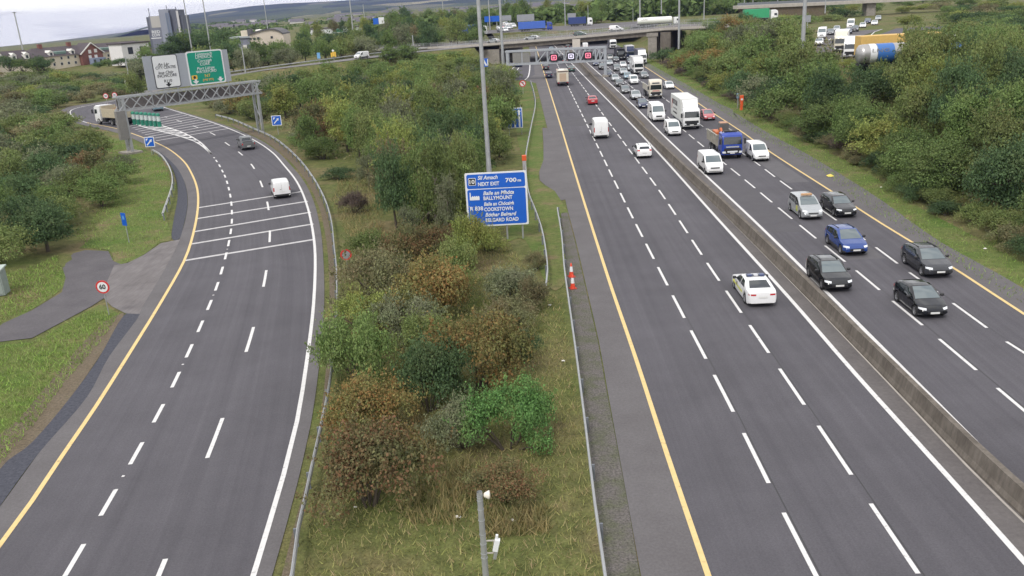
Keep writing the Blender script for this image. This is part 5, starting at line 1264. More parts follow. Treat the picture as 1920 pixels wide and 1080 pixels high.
# ------------------------------------------------------------------ crowns: thousands of leaf faces on many sub-clumps
def crown_mesh(name, seed, n, leaf, K, style):
    r = np.random.RandomState(seed)
    C, RAD = [], []
    for k in range(K):
        if style == 'bush':
            a = r.uniform(0, 2*np.pi); q = np.sqrt(r.uniform(0, 1))*.78*(1+.22*np.sin(2*a+seed)); z = (.08 if k % 4 == 0 else .2)+.56*r.uniform()**.8*(1-.55*q**2); q = .85 if k % 4 == 0 and q > .5 else q
            C.append((q*np.cos(a), q*np.sin(a), z)); RAD.append(r.uniform(.16, .38))
        elif style == 'tree':
            z = r.uniform(.22, .92); w = .66*np.sin(np.pi*min(1, max(0.08, (z-.05)/.98)))**.7
            a = r.uniform(0, 2*np.pi); q = np.sqrt(r.uniform(0, 1))*w
            C.append((q*np.cos(a), q*np.sin(a), z)); RAD.append(r.uniform(.17, .34))
        else:
            z = r.uniform(.15, .95); a = r.uniform(0, 2*np.pi); q = np.sqrt(r.uniform(0, 1))*.75*(1-.45*z)
            C.append((q*np.cos(a), q*np.sin(a), z)); RAD.append(r.uniform(.12, .26))
    C = np.array(C); RAD = np.array(RAD)
    wts = RAD**2/np.sum(RAD**2); idx = r.choice(K, n, p=wts)
    d = r.normal(size=(n, 3)); d /= np.linalg.norm(d, axis=1)[:, None]; d[:, 2] = np.where(d[:, 2] < -.35, -d[:, 2], d[:, 2])
    rad = RAD[idx]*np.clip(r.normal(.9, .16, n), .3, 1.35)
    zs = .78 if style == 'bush' else .62
    P = C[idx]+d*rad[:, None]*np.array([1, 1, zs])
    # stray shoots
    ns = n//14
    k = r.choice(K, ns); sd = r.normal(size=(ns, 3)); sd[:, 2] = np.abs(sd[:, 2])+.3; sd /= np.linalg.norm(sd, axis=1)[:, None]
    P[:ns] = C[k]+sd*(RAD[k]*r.uniform(1.0, 1.5, ns))[:, None]
    nsp = 70 if style != 'sparse' else 45; per = n//14//3
    m0 = ns
    for q_ in range(nsp):
        k1 = r.choice(K); dd = r.normal(size=3); dd[2] = abs(dd[2])*.8+.15; dd /= np.linalg.norm(dd); ln = r.uniform(.12, .42)
        cnt_ = max(6, int(n*.0022)); tt = np.sqrt(r.uniform(0, 1, cnt_))
        if m0+cnt_ >= n: break
        P[m0:m0+cnt_] = C[k1]+dd*(RAD[k1]*.85+ln*tt)[:, None]*np.array([1, 1, .8])+r.normal(size=(cnt_, 3))*.018; m0 += cnt_
    P[:, 2] = np.clip(P[:, 2], .02, None)
    nrm = d*.9+r.normal(size=(n, 3))*.65+np.array([0, 0, .35]); nrm /= np.linalg.norm(nrm, axis=1)[:, None]
    t = np.cross(nrm, r.normal(size=(n, 3))); t /= np.linalg.norm(t, axis=1)[:, None]; bt = np.cross(nrm, t)
    L = leaf*r.uniform(.6, 1.35, n)[:, None]; W = L*r.uniform(.45, .75, n)[:, None]
    V = np.empty((n, 4, 3)); V[:, 0] = P-t*L*.5; V[:, 1] = P+bt*W*.5+nrm*L*.08; V[:, 2] = P+t*L*.5; V[:, 3] = P-bt*W*.5+nrm*L*.08
    me = bpy.data.meshes.new(name)
    me.vertices.add(n*4); me.vertices.foreach_set('co', V.reshape(-1))
    me.loops.add(n*4); me.loops.foreach_set('vertex_index', np.arange(n*4, dtype=np.int32))
    me.polygons.add(n); me.polygons.foreach_set('loop_start', np.arange(0, n*4, 4, dtype=np.int32))
    me.update(calc_edges=True)
    me.materials.append(LM['olive green'])
    return me, C, RAD
def stem_mesh(name, seed, C, style, mt):
    r = random.Random(seed); mb = MB()
    if style == 'tree':
        top = Vector((r.uniform(-.06, .06), r.uniform(-.06, .06), .62)); midp = Vector((r.uniform(-.05, .05), r.uniform(-.05, .05), .3))
        mb.cyl((0, 0, -.06), midp, .055, .038, 7, caps=False); mb.cyl(midp, top, .038, .016, 7, caps=False)
        for c in list(C)[:9]:
            s = midp.lerp(top, max(0, min(1, (c[2]-.35)/.4))); mb.cyl(s, Vector(c), .018, .005, 5, caps=False)
    else:
        for c in list(C)[:9]:
            b = Vector((c[0]*.15, c[1]*.15, -.04)); m_ = Vector((c[0]*.5, c[1]*.5, c[2]*.55)); mb.cyl(b, m_, .022, .014, 5, caps=False); mb.cyl(m_, Vector((c[0]*1.02, c[1]*1.02, c[2])), .014, .004, 5, caps=False)
    return mb.mesh(name, [mt])
PROTO = {'bush': [], 'tree': [], 'sparse': [], 'farbush': [], 'fartree': []}
for i in range(4):
    me, C, RD = crown_mesh('crown', 100+i, 13000, .046, 24, 'bush'); PROTO['bush'].append((me, stem_mesh('stems', i, C, 'bush', M_BARK)))
for i in range(3):
    me, C, RD = crown_mesh('crown', 200+i, 12500, .047, 32, 'tree'); PROTO['tree'].append((me, stem_mesh('trunk', i, C, 'tree', M_BARK)))
for i in range(3):
    me, C, RD = crown_mesh('crown', 300+i, 6500, .047, 36, 'sparse'); PROTO['sparse'].append((me, stem_mesh('trunk', i, C, 'tree', M_TWIG)))
for i in range(3):
    me, C, RD = crown_mesh('crown', 400+i, 5200, .066, 20, 'bush'); PROTO['farbush'].append((me, stem_mesh('stems', i, C, 'bush', M_BARK)))
for i in range(3):
    me, C, RD = crown_mesh('crown', 500+i, 5200, .066, 26, 'tree'); PROTO['fartree'].append((me, stem_mesh('trunk', i, C, 'tree', M_BARK)))
PLANTS = []
rp_ = random.Random(5)
CLEAR = [(503, 213, 541, 250, 158), (952, 196, 990, 250, 120), (474, 150, 500, 238, 160), (645, 96, 692, 116, 250), (898, 106, 920, 130, 205), (975, 148, 988, 172, 190), (225, 168, 262, 290, 130), (160, 188, 300, 240, 190), (1372, 176, 1400, 210, 125), (266, 95, 440, 172, 150), (585, 98, 640, 120, 250)]
def blocked(x, y, rad, h, z):
    a = proj((x, y, z+h)); b = proj((x, y, z)); w = rad*.8/b[2]*F_PX
    return any(y < D and a[0]-w < x1 and a[0]+w > x0 and a[1] < y1 and b[1] > y0 for x0, y0, x1, y1, D in CLEAR)
def plant(x, y, rad, h, colour, proto, region, z=None, squash=None):
    z = hz(x, y) if z is None else z
    if region in ('thicket', 'left bank', 'right bank', 'loop', 'right foot'):
        for k in range(7):
            if not blocked(x, y, rad, h, z): break
            h *= .82; rad *= .9
        else: return None
    me, st = rp_.choice(PROTO[proto])
    kind = 'tree' if proto in ('tree', 'fartree') else ('sapling' if proto == 'sparse' else 'bush')
    root = empty({'tree': 'tree', 'sapling': 'sapling', 'bush': 'bush'}[kind], (x, y, z-.05), rp_.uniform(0, 6.28))
    c = bpy.data.objects.new('foliage' if kind == 'bush' else 'crown', me); COL.objects.link(c); c.parent = root
    c.scale = (rad*rp_.uniform(.92, 1.12), rad*rp_.uniform(.92, 1.12), h)
    c.material_slots[0].link = 'OBJECT'; c.material_slots[0].material = LM[colour]
    s = bpy.data.objects.new('stems' if kind == 'bush' else 'trunk', st); COL.objects.link(s); s.parent = root; s.scale = c.scale
    root['category'] = kind
    PLANTS.append((root, colour, kind, h, region, proj((x, y, z+h*.5))))
    return root
def bush_px(x0, x1, yt, yb, colour, proto='bush', region='island'):
    cx = (x0+x1)/2; near = gx(cx, yb); r = (x1-x0)/2*near.y/F_PX/.74
    yc = near.y+r*.75; q = at_y(cx, yb, yc); h = max(.6, at_y(cx, yt, yc).z-hz(q.x, yc))
    # top of a wide crown lies a little beyond its centre
    return plant(q.x, yc, r, h*1.08, colour, proto, region)
for a in [(596, 804, 805, 998, 'red-brown'), (606, 768, 712, 860, 'orange-tinged'), (735, 880, 640, 800, 'dark green'), (800, 992, 596, 765, 'orange-tinged'), (880, 1036, 722, 872, 'bright green'), (812, 925, 752, 862, 'grey-olive'),
          (888, 1020, 868, 968, 'red-brown'), (618, 745, 585, 742, 'mid green'), (638, 742, 548, 640, 'yellow-green'), (640, 772, 468, 592, 'brownish'), (735, 895, 488, 622, 'orange-tinged'), (705, 812, 555, 655, 'grey-olive'), (742, 850, 585, 700, 'olive green'),
          (848, 922, 402, 515, 'yellow-green'), (812, 902, 455, 566, 'olive green'), (905, 1000, 505, 582, 'grey-olive'), (960, 1032, 525, 592, 'brownish'), (942, 1002, 620, 676, 'dark green'), (895, 985, 560, 640, 'brownish'),
          (655, 725, 430, 495, 'olive green'), (725, 800, 425, 500, 'red-brown'), (782, 862, 420, 490, 'red-brown'), (640, 686, 358, 404, 'purplish brown'), (614, 664, 314, 340, 'dark green'), (880, 946, 425, 478, 'yellow-green'), (690, 760, 480, 545, 'olive green'), (790, 850, 500, 560, 'brownish'), (985, 1020, 470, 510, 'brownish')]:
    bush_px(*a)
for a in [(708, 782, 300, 438, 'dark green', 'tree'), (776, 866, 285, 445, 'olive green', 'sparse'), (670, 716, 292, 352, 'grey-olive', 'sparse'), (840, 905, 290, 420, 'olive green', 'tree'), (815, 870, 345, 450, 'grey-olive', 'sparse'), (745, 800, 395, 470, 'grey-olive', 'sparse')]:
    bush_px(*a)

def pip(px, py, poly):
    c = False; n = len(poly)
    for i in range(n):
        x1, y1 = poly[i]; x2, y2 = poly[i-1]
        if (y1 > py) != (y2 > py) and px < (x2-x1)*(py-y1)/(y2-y1)+x1: c = not c
    return c
def wpoly(px, z=0): return [(p.x, p.y) for p in (gx(a, b, z) for a, b in px)]
def scatter(poly, spacing, fn, seed, tries=40000, avoid=(), limit=400):
    r = random.Random(seed); xs = [p[0] for p in poly]; ys = [p[1] for p in poly]; pts = []
    for _ in range(tries):
        x, y = r.uniform(min(xs), max(xs)), r.uniform(min(ys), max(ys))
        if not pip(x, y, poly): continue
        s = spacing(x, y)
        if any((x-a)**2+(y-b)**2 < s*s for a, b in pts): continue
        if any(pip(x, y, q) for q in avoid): continue
        pts.append((x, y))
        if len(pts) >= limit: break
    for x, y in sorted(pts, key=lambda p: p[1]): fn(r, x, y)
    return pts
def pick(r, table):
    t = r.random()*sum(w for w, _ in table)
    for w, v in table:
        t -= w
        if t <= 0: return v
    return table[-1][1]
rampfront = [(p.x, p.y-6.5) for p, z in RAMP_PTS]
# thicket between the slip road and the motorway
th = wpoly([(622, 300), (592, 296), (566, 275), (535, 252), (500, 235), (470, 222), (430, 214), (395, 206)]) + [(-70, 190), (-62, 200)] + [(x, y) for x, y in rampfront if x > -62] + [(-17, 248), (-15, 236)] + wpoly([(938, 140), (950, 175), (945, 205), (950, 240), (955, 275), (950, 310), (900, 320), (880, 420), (800, 430), (720, 370), (690, 300)])
def f_(r, x, y):
    t = (y-70)/150
    pr = pick(r, [(3, 'bush'), (3, 'tree'), (3, 'sparse')]) if y < 120 else pick(r, [(4, 'farbush'), (4, 'fartree'), (2, 'sparse')])
    col = pick(r, [(9, 'olive green'), (9, 'mid green'), (2.6, 'dark green'), (3.2, 'yellow-green'), (3.0, 'grey-olive'), (.8, 'brownish'), (.3, 'red-brown'), (.7, 'orange-tinged')])
    rad = r.uniform(2.1, 3.1)+t*1.4; h = (r.uniform(3.1, 4.9)+(2.1 if 'tree' in pr or pr == 'sparse' else 0))*np.interp(y, [60, 150, 215], [1, 1, .72])
    edge = np.interp(y, [70, 110, 235], [1, 1, 1])
    plant(x, y, rad, h, col, pr, 'thicket')
scatter(th, lambda x, y: np.interp(y, [60, 110, 230], [3.1, 4.2, 5.9]), f_, 21)
# left of the slip road
lf = wpoly([(178, 248), (225, 298), (232, 335), (188, 398), (136, 432), (100, 470), (60, 492), (0, 508), (-90, 520), (-160, 400), (-150, 260), (-120, 160), (0, 148), (60, 146), (120, 160), (112, 204), (122, 216)])
def f_(r, x, y):
    pr = pick(r, [(4, 'bush'), (2, 'tree')]) if y < 100 else pick(r, [(4, 'farbush'), (2, 'fartree')])
    col = pick(r, [(4, 'olive green'), (5, 'mid green'), (4, 'dark green'), (1.4, 'yellow-green'), (3, 'grey-olive'), (1, 'brownish'), (.4, 'red-brown')])
    if y < 80: col = pick(r, [(2, 'olive green'), (3, 'mid green'), (3, 'dark green'), (1.4, 'yellow-green'), (1, 'brownish')])
    t = max(0, (y-60)/150); rad = r.uniform(2.3, 3.3)+t*1.6; h = r.uniform(2.8, 4.6)+t*.3
    for k in range(12):
        q = proj((x, y, hz(x, y)+h))
        if q[1] >= np.interp(q[0], [-50, 60, 100, 130, 160, 200, 240], [125, 160, 205, 232, 246, 262, 285]) or y > 200: break
        h *= .87
    plant(x, y, min(rad, h*1.6), h, col, pr, 'left bank')
scatter(lf, lambda x, y: np.interp(y, [50, 100, 220], [3.7, 5.0, 8.0]), f_, 22)
# dark strip of bushes before the hotel, and beyond the loop
l2 = wpoly([(-60, 150), (60, 142), (150, 150), (260, 158), (280, 168), (228, 180), (190, 186), (150, 194), (125, 190), (118, 158), (60, 146), (-60, 154)])
def f_(r, x, y):
    col = pick(r, [(3, 'olive green'), (3, 'mid green'), (2, 'dark green'), (3, 'grey-olive'), (2, 'brownish')])
    plant(x, y, r.uniform(3.6, 5.0), r.uniform(2.2, 3.6), col, 'farbush', 'loop')
scatter(l2, lambda x, y: 8, f_, 23, limit=45)
for px, py, rad, h, col, D in ((84, 131, 3.6, 5.0, 'dark green', 300), (74, 132, 3.4, 4.4, 'dark green', 295), (20, 132, 4.5, 5.0, 'dark green', 290), (45, 133, 4, 4.2, 'mid green', 290), (205, 124, 3.5, 2.6, 'mid green', 320), (225, 122, 3.5, 2.6, 'dark green', 320), (185, 126, 3, 2.0, 'dark green', 318), (262, 128, 4, 4, 'dark green', 300), (275, 120, 4, 5.5, 'mid green', 310),
                              (318, 112, 5.0, 5.6, 'dark green', 330), (335, 108, 5.5, 7.4, 'dark green', 335), (352, 106, 5.5, 8.4, 'mid green', 340), (370, 104, 5.5, 7.6, 'dark green', 340), (388, 102, 5.5, 7.0, 'dark green', 338), (405, 102, 5.5, 7.4, 'mid green', 345), (422, 106, 6, 9, 'dark green', 330), (440, 112, 5, 6, 'mid green', 300), (428, 122, 5, 7, 'dark green', 280), (312, 96, 4, 3.5, 'mid green', 372), (295, 118, 4, 4.0, 'dark green', 320)):
    q = at_y(px, py, D); plant(q.x, D, rad, h, col, 'fartree' if h > 5 else 'farbush', 'hotel', z=max(q.z, 1.0))
# trees behind the embankment ramp
bt = [(p.x, p.y+11) for p, z in RAMP_PTS if p.x < -12][1:] + [(-16, 300), (-16, 330), (-60, 345), (-92, 335), (-108, 312), (-112, 250), (-100, 222)]
bt = [(x, y) for x, y in bt]
def f_(r, x, y):
    col = pick(r, [(3, 'olive green'), (4, 'mid green'), (4, 'dark green'), (2, 'grey-olive'), (1.5, 'brownish')])
    plant(x, y, r.uniform(3.6, 5.2), r.uniform(5.0, 8.0), col, pick(r, [(3, 'fartree'), (1, 'farbush')]), 'embankment')
scatter(bt, lambda x, y: 6.6, f_, 24, limit=70)
# bank right of the motorway
vb = sorted([(p.x, p.y) for p in C_VB], key=lambda q: q[1])
vb = [q for q in vb if q[1] > 36]
rb = [(x+1.7, y) for x, y in vb[::4]] + [(52, 240), (66, 240), (70, 200), (66, 150), (74, 100), (80, 70), (66, 40)]
road1 = [(p.x+dx, p.y) for p, dx in zip(qa+qb[::-1], [-3.5]*6+[2]*6)]
road2 = [(p.x-1.5 if i < 5 else p.x, p.y) for i, p in enumerate(qc+qd[::-1])]
def f_(r, x, y):
    pr = pick(r, [(3, 'bush'), (4, 'tree')]) if y < 125 else pick(r, [(3, 'farbush'), (4, 'fartree')])
    col = pick(r, [(2.5, 'olive green'), (5, 'mid green'), (8, 'dark green'), (.8, 'yellow-green'), (.4, 'brownish')]) if y < 125 else pick(r, [(5, 'olive green'), (6, 'mid green'), (3, 'dark green'), (1.6, 'yellow-green'), (.4, 'brownish'), (.6, 'orange-tinged'), (.6, 'grey-olive')])
    d = x-np.interp(y, _vby, _vbx)
    h = r.uniform(5.2, 7.8)*np.interp(d, [2, 9, 20], [.72, 1, .8])*np.interp(y, [40, 110, 240], [1.0, .95, .8])
    rad = r.uniform(2.7, 3.8)*np.interp(y, [40, 110, 240], [1, 1.15, 1.45])
    z = hz(x, y)
    for k in range(12):
        t_ = proj((x, y, z+h))
        lim = np.interp(t_[0], [1440, 1490, 1530, 1580, 1655, 1685], [-99, 45, 96, 108, 112, 62])
        if t_[0] > 1700: lim = 55 if y > 95 else -99
        if t_[1] >= lim or y < 88: break
        h *= .88
    if h < 1.2: return
    plant(x, y, min(rad, h*1.3), h, col, pr, 'right bank')
scatter(rb, lambda x, y: np.interp(y, [40, 100, 240], [3.6, 5.0, 7.0]), f_, 25, avoid=(road1, road2))
# low scrub at the foot of the near right bank
yy = 42.0
while yy < 228:
    y = yy; yy += 2.3+.012*yy; x = np.interp(y, _vby, _vbx)+rp_.uniform(.9, 2.0)
    plant(x, y, rp_.uniform(1.3, 2.0)+.003*y, rp_.uniform(1.0, 2.4), rp_.choice(['brownish', 'dark green', 'olive green', 'mid green', 'purplish brown']), 'bush', 'right foot')
# beyond the bridge and the queue road
for (lo, hi, y0, y1, n, hmin, hmax, reg, sd) in ((44, 72, 246, 300, 22, 3, 5, 'bridge end', 31), (-70, 150, 432, 620, 52, 7, 12, 'skyline', 33), (-130, -10, 360, 560, 26, 5, 9, 'far left', 34)):
    r = random.Random(sd); pts = []
    for _ in range(4000):
        x, y = r.uniform(lo, hi), r.uniform(y0, y1)
        if pip(x, y, road1) or pip(x, y, road2) or any((x-a)**2+(y-b)**2 < 30 for a, b in pts): continue
        if reg == 'far right' and y < 200+ (150-x)*.2: pass
        pts.append((x, y))
        if len(pts) >= n: break
    for x, y in pts:
        col = pick(r, [(3, 'olive green'), (4, 'mid green'), (4, 'dark green'), (1, 'yellow-green'), (1.2, 'brownish')])
        plant(x, y, r.uniform(2.6, 3.8)*(1.5 if reg == 'skyline' else 1), r.uniform(hmin, hmax), col, pick(r, [(2, 'fartree'), (2, 'farbush')]), reg)
fr_ = [(p.x, p.y) for p in (gx(a, b, 6) for a, b in [(1455, 60), (1440, 26), (1500, 18), (1700, 4), (1900, -4), (1990, 20), (1800, 30), (1700, 26), (1610, 33), (1570, 43), (1530, 66), (1500, 85)])]
def f_(r, x, y):
    plant(x, y, r.uniform(3.6, 5.2), r.uniform(2.2, 3.8), pick(r, [(4, 'olive green'), (4, 'mid green'), (4, 'dark green'), (1, 'yellow-green'), (1, 'brownish')]), 'farbush', 'far right', z=6)
scatter(fr_, lambda x, y: 8.5, f_, 36, avoid=(road1, road2), limit=60)
fr2 = [(p.x, p.y) for p in (gx(a, b, 6) for a, b in [(1690, 46), (1800, 38), (1980, 36), (1990, 112), (1790, 112), (1745, 84)])]
scatter(fr2, lambda x, y: 6.5, f_, 37, avoid=(road1, road2), limit=60)
# woods on the plain: one mass nobody could count
rw = np.random.RandomState(3)
V, Fc, n0 = [], [], 0
cl = []
for k in range(900):
    D = 480*(2600/480)**rw.uniform(); px = rw.uniform(-60, 1920)
    if D < 650 and 400 < px < 1300: D += 350
    q = at_y(px, 30, D); h_ = rw.uniform(4, 7.5)
    if px < 330 and D > 950: D = rw.uniform(480, 950); q = at_y(px, 30, D)
    sk = np.interp(px, [-60, 0, 60, 130, 175, 230, 330], [114, 110, 108, 101, 88, 80, 80])
    cl.append((q.x, D, rw.uniform(5, 9)*(1+D/1500), h_, rw.uniform(-1, 1.5) if px >= 330 else at_y(px, sk+rw.uniform(0, 5), D).z-h_))
for k in range(300):
    px = rw.uniform(700, 1560); D = rw.uniform(440, 760); q = at_y(px, 30, D); cl.append((q.x, D, rw.uniform(5, 8), rw.uniform(3.5, 7.5) if px < 1090 else rw.uniform(5, 11), 6.0 if D > 440 else 5.5))
for (x, y, rr, hh_, zz_) in cl:
    n = 150; d = rw.normal(size=(n, 3)); d /= np.linalg.norm(d, axis=1)[:, None]; d[:, 2] = abs(d[:, 2])
    P = np.array([x, y, zz_])+d*np.array([rr, rr*.6, hh_])*rw.uniform(.7, 1.05, (n, 1))
    t = rw.normal(size=(n, 3)); t /= np.linalg.norm(t, axis=1)[:, None]; b_ = np.cross(t, rw.normal(size=(n, 3))); b_ /= np.linalg.norm(b_, axis=1)[:, None]
    s = min(rr*.30, 1.9)
    V.append(np.stack([P-t*s, P+b_*s*.8, P+t*s, P-b_*s*.8], 1).reshape(-1, 3))
V = np.concatenate(V); n = len(V)//4
me = bpy.data.meshes.new('distant_woods'); me.vertices.add(n*4); me.vertices.foreach_set('co', V.reshape(-1)); me.loops.add(n*4); me.loops.foreach_set('vertex_index', np.arange(n*4, dtype=np.int32)); me.polygons.add(n); me.polygons.foreach_set('loop_start', np.arange(0, n*4, 4, dtype=np.int32)); me.update(calc_edges=True)
me.materials.append(LM['mid green']); tag(link_mesh('distant_woods', me), kind='stuff', label='far dark green woods spread over the plain below the hills', cat='woods')

# ------------------------------------------------------------------ grass and weeds
def blades(name, polys, counts, hmin, hmax, w, m, seed, lean=.5, label=''):
    r = np.random.RandomState(seed); VV = []
    for poly, cnt in zip(polys, counts):
        xs = [p[0] for p in poly]; ys = [p[1] for p in poly]; got = 0
        while got < cnt:
            x, y = r.uniform(min(xs), max(xs)), r.uniform(min(ys), max(ys))
            if not pip(x, y, poly): continue
            got += 1; a = r.uniform(0, 6.28); h = r.uniform(hmin, hmax); z = hz(x, y)-.03
            l_ = r.normal(size=2)*lean*h; c, s = math.cos(a)*w, math.sin(a)*w
            VV.append(((x-c, y-s, z), (x+c, y+s, z), (x+l_[0], y+l_[1], z+h)))
    V = np.array(VV); n = len(V)
    me = bpy.data.meshes.new(name); me.vertices.add(n*3); me.vertices.foreach_set('co', V.reshape(-1)); me.loops.add(n*3); me.loops.foreach_set('vertex_index', np.arange(n*3, dtype=np.int32)); me.polygons.add(n); me.polygons.foreach_set('loop_start', np.arange(0, n*3, 3, dtype=np.int32)); me.update(calc_edges=True)
    me.materials.append(m); return tag(link_mesh(name, me), kind='stuff', label=label, cat='grass')
LG = leaf_mat('grass_blade', (.125, .135, .050), (.24, .18, .105), .55, .5)
LD = leaf_mat('dry_grass_blade', (.20, .165, .085), (.125, .135, .055), .5, .4)
LV = leaf_mat('verge_blade', (.105, .165, .040), (.17, .16, .07), .3, .45)
isl = wpoly([(560, 1130), (585, 940), (625, 760), (636, 600), (640, 470), (700, 440), (950, 450), (1020, 545), (1052, 560), (1075, 700), (1100, 860), (1120, 1000), (1132, 1130)])
blades('island_grass', [isl], [26000], .10, .30, .022, LG, 41, .6, 'rough mixed grass between the two guardrails in the foreground')
dry = [wpoly(p) for p in ([(780, 900), (880, 860), (900, 930), (860, 985), (780, 985), (740, 960)], [(760, 700), (840, 860), (800, 900), (770, 830)], [(900, 960), (1030, 950), (1035, 1000), (900, 1010)], [(640, 325), (720, 330), (715, 440), (650, 440), (622, 380)], [(655, 440), (720, 420), (720, 470), (670, 490)])]
blades('dry_grass', dry, [900, 500, 700, 1800, 700], .25, .65, .03, LD, 42, .45, 'tufts of tall straw-coloured dry grass among the bushes')
vg = [wpoly([(222, 590), (190, 640), (120, 720), (60, 800), (0, 870), (-60, 900), (-60, 700), (0, 650), (60, 642), (170, 582)]), wpoly([(212, 490), (240, 490), (300, 455), (318, 430), (308, 400), (318, 365), (318, 330), (303, 300), (260, 275), (190, 258), (235, 330), (180, 405), (140, 440), (160, 466), (205, 470)]), wpoly([(0, 605), (60, 580), (112, 545), (122, 520), (108, 480), (70, 500), (0, 522)]), [(x+.3, y) for x, y in vb[::4]]+[(x-4.2, y) for x, y in vb[::-4]]]
blades('verge_grass', vg, [7000, 9000, 2800, 14000], .06, .30, .03, LV, 43, .6, 'short bright green grass on the road verges')
und = []
mbw = np.random.RandomState(8)
def weeds(poly, cnt, zmax):
    xs = [p[0] for p in poly]; ys = [p[1] for p in poly]; got = 0; out = []
    while got < cnt:
        x, y = mbw.uniform(min(xs), max(xs)), mbw.uniform(min(ys), max(ys))
        if pip(x, y, poly): out.append((x, y, hz(x, y)+mbw.uniform(0, zmax))); got += 1
    return out
P = np.array(weeds(th, 14000, .7)+weeds(lf, 7000, .6)+weeds(rb, 9000, .8))
n = len(P); t = mbw.normal(size=(n, 3)); t /= np.linalg.norm(t, axis=1)[:, None]; b_ = np.cross(t, mbw.normal(size=(n, 3))); b_ /= np.linalg.norm(b_, axis=1)[:, None]
s = (mbw.uniform(.12, .32, (n, 1)))
V = np.stack([P-t*s, P+b_*s*.6, P+t*s, P-b_*s*.6], 1)
me = bpy.data.meshes.new('undergrowth'); me.vertices.add(n*4); me.vertices.foreach_set('co', V.reshape(-1)); me.loops.add(n*4); me.loops.foreach_set('vertex_index', np.arange(n*4, dtype=np.int32)); me.polygons.add(n); me.polygons.foreach_set('loop_start', np.arange(0, n*4, 4, dtype=np.int32)); me.update(calc_edges=True)
me.materials.append(LM['brownish']); tag(link_mesh('undergrowth', me), kind='stuff', label='brambles and weeds growing low under the bushes', cat='undergrowth')
print('PLANTS', len(PLANTS))
# ------------------------------------------------------------------ vehicles: lofted bodies with projected glass, lamps, plates
def paint(name, col, rough=.28, metal=0.0): return mat('paint_'+name, col, rough, metal=metal, coat=.5, spec=.5, var=.03, vscale=1.5)
PAINT = {'white': paint('white', (.80, .80, .80)), 'black': paint('black', (.008, .009, .011), .12), 'dark grey': paint('darkgrey', (.035, .037, .042), .25), 'grey': paint('grey', (.16, .165, .17), .3, .3), 'silver': paint('silver', (.46, .48, .49), .3, .5),
         'blue': paint('blue', (.022, .060, .24), .22, .1), 'dark blue': paint('darkblue', (.018, .028, .075), .25), 'red': paint('red', (.42, .022, .03), .28), 'pale blue': paint('paleblue', (.20, .30, .36), .3, .2), 'green': paint('green', (.03, .075, .06), .3), 'cream': paint('cream', (.66, .61, .50)), 'lorry blue': paint('lorryblue', (.015, .05, .33), .3), 'pink red': paint('pinkred', (.50, .11, .12), .35)}
P0 = PAINT['white']
M_TRIMB = mat('trim_plastic', (.028, .028, .030), .6)
def interp(x, tab): return float(np.interp(x, [t[0] for t in tab], [t[1] for t in tab]))
def loft_body(name, S, root):
    """S: L, W, top[(x,z)], belt[(x,z)], plan[(x,w)], roofw, clear, rw, axles, clad. +X is forward, x=0 the middle"""
    L = S['L']; xs = sorted(set([round(x, 3) for x in np.linspace(-L/2, L/2, 54)]+[round(a+d, 3) for a in S['axles'] for d in np.linspace(-S['rw']-.06, S['rw']+.06, 9)]+[-L/2+.03, -L/2+.1, L/2-.03, L/2-.1]))
    H_ = max(z for x, z in S['top']); rows = []
    for x in xs:
        w = interp(x, S['plan']); zt = interp(x, S['top']); zb = min(interp(x, S['belt']), zt-.03)
        e = min(x+L/2, L/2-x)
        zf = S['clear']+max(0, .14*(1-e/.35)) if e < .35 else S['clear']
        arch = False
        for a in S['axles']:
            dx = abs(x-a); rr = S['rw']+.055
            if dx < rr:
                zf = max(zf, S['rw']+math.sqrt(rr*rr-dx*dx)); arch = True
        g = max(0, min(1, (zt-zb)/max(.01, H_-min(z for _, z in S['belt']))))
        wt = w*.975; ww = wt-(wt-w*S['roofw'])*g
        zs = [zf+.04, zf+(zb-zf)*.38, zf+(zb-zf)*.72]
        row = [(0, zf), (w*.86, zf), (w*.965, zs[0]), (w*1.0, zs[1]), (w*1.0, zs[2]), (wt, zb), (wt-(wt-ww)*.45, zb+(zt-zb)*.45), (ww, zt-.075*min(1, g*2)-.012), (ww*.88, zt-.02*g-.004), (ww*.5, zt+.0), (0, zt+.008)]
        rows.append(row)
    n = len(rows[0]); vs = []
    full = 2*n-2
    for x, row in zip(xs, rows):
        vs += [(x, y, z) for y, z in row]+[(x, -y, z) for y, z in row[-2:0:-1]]
    fs, mi = [], []
    for i in range(len(xs)-1):
        for j in range(full):
            k = (j+1) % full
            f = (i*full+j, (i+1)*full+j, (i+1)*full+k, i*full+k); fs.append(f)
            z = sum(vs[v][2] for v in f)/4
            under = j in (0, full-1)
            mi.append(1 if under or z < S.get('clad', .3) else 0)
    fs.append(tuple(range(full))); mi.append(0); fs.append(tuple((len(xs)-1)*full+k for k in range(full-1, -1, -1))); mi.append(0)
    mb = MB(); mb.v = vs; mb.f = fs; mb.m = mi; mb.sm = [True]*len(fs)
    mb.sm[-1] = mb.sm[-2] = False
    me = mb.mesh(name, [S.get('paint', P0), M_TRIMB])
    bm = bmesh.new(); bm.from_mesh(me); bmesh.ops.recalc_face_normals(bm, faces=bm.faces); bm.to_mesh(me); bm.free()
    try: me.set_sharp_from_angle(angle=R(38))
    except Exception: pass
    o = link_mesh(name, me, root)
    return o, BVHTree.FromPolygons(vs, fs)
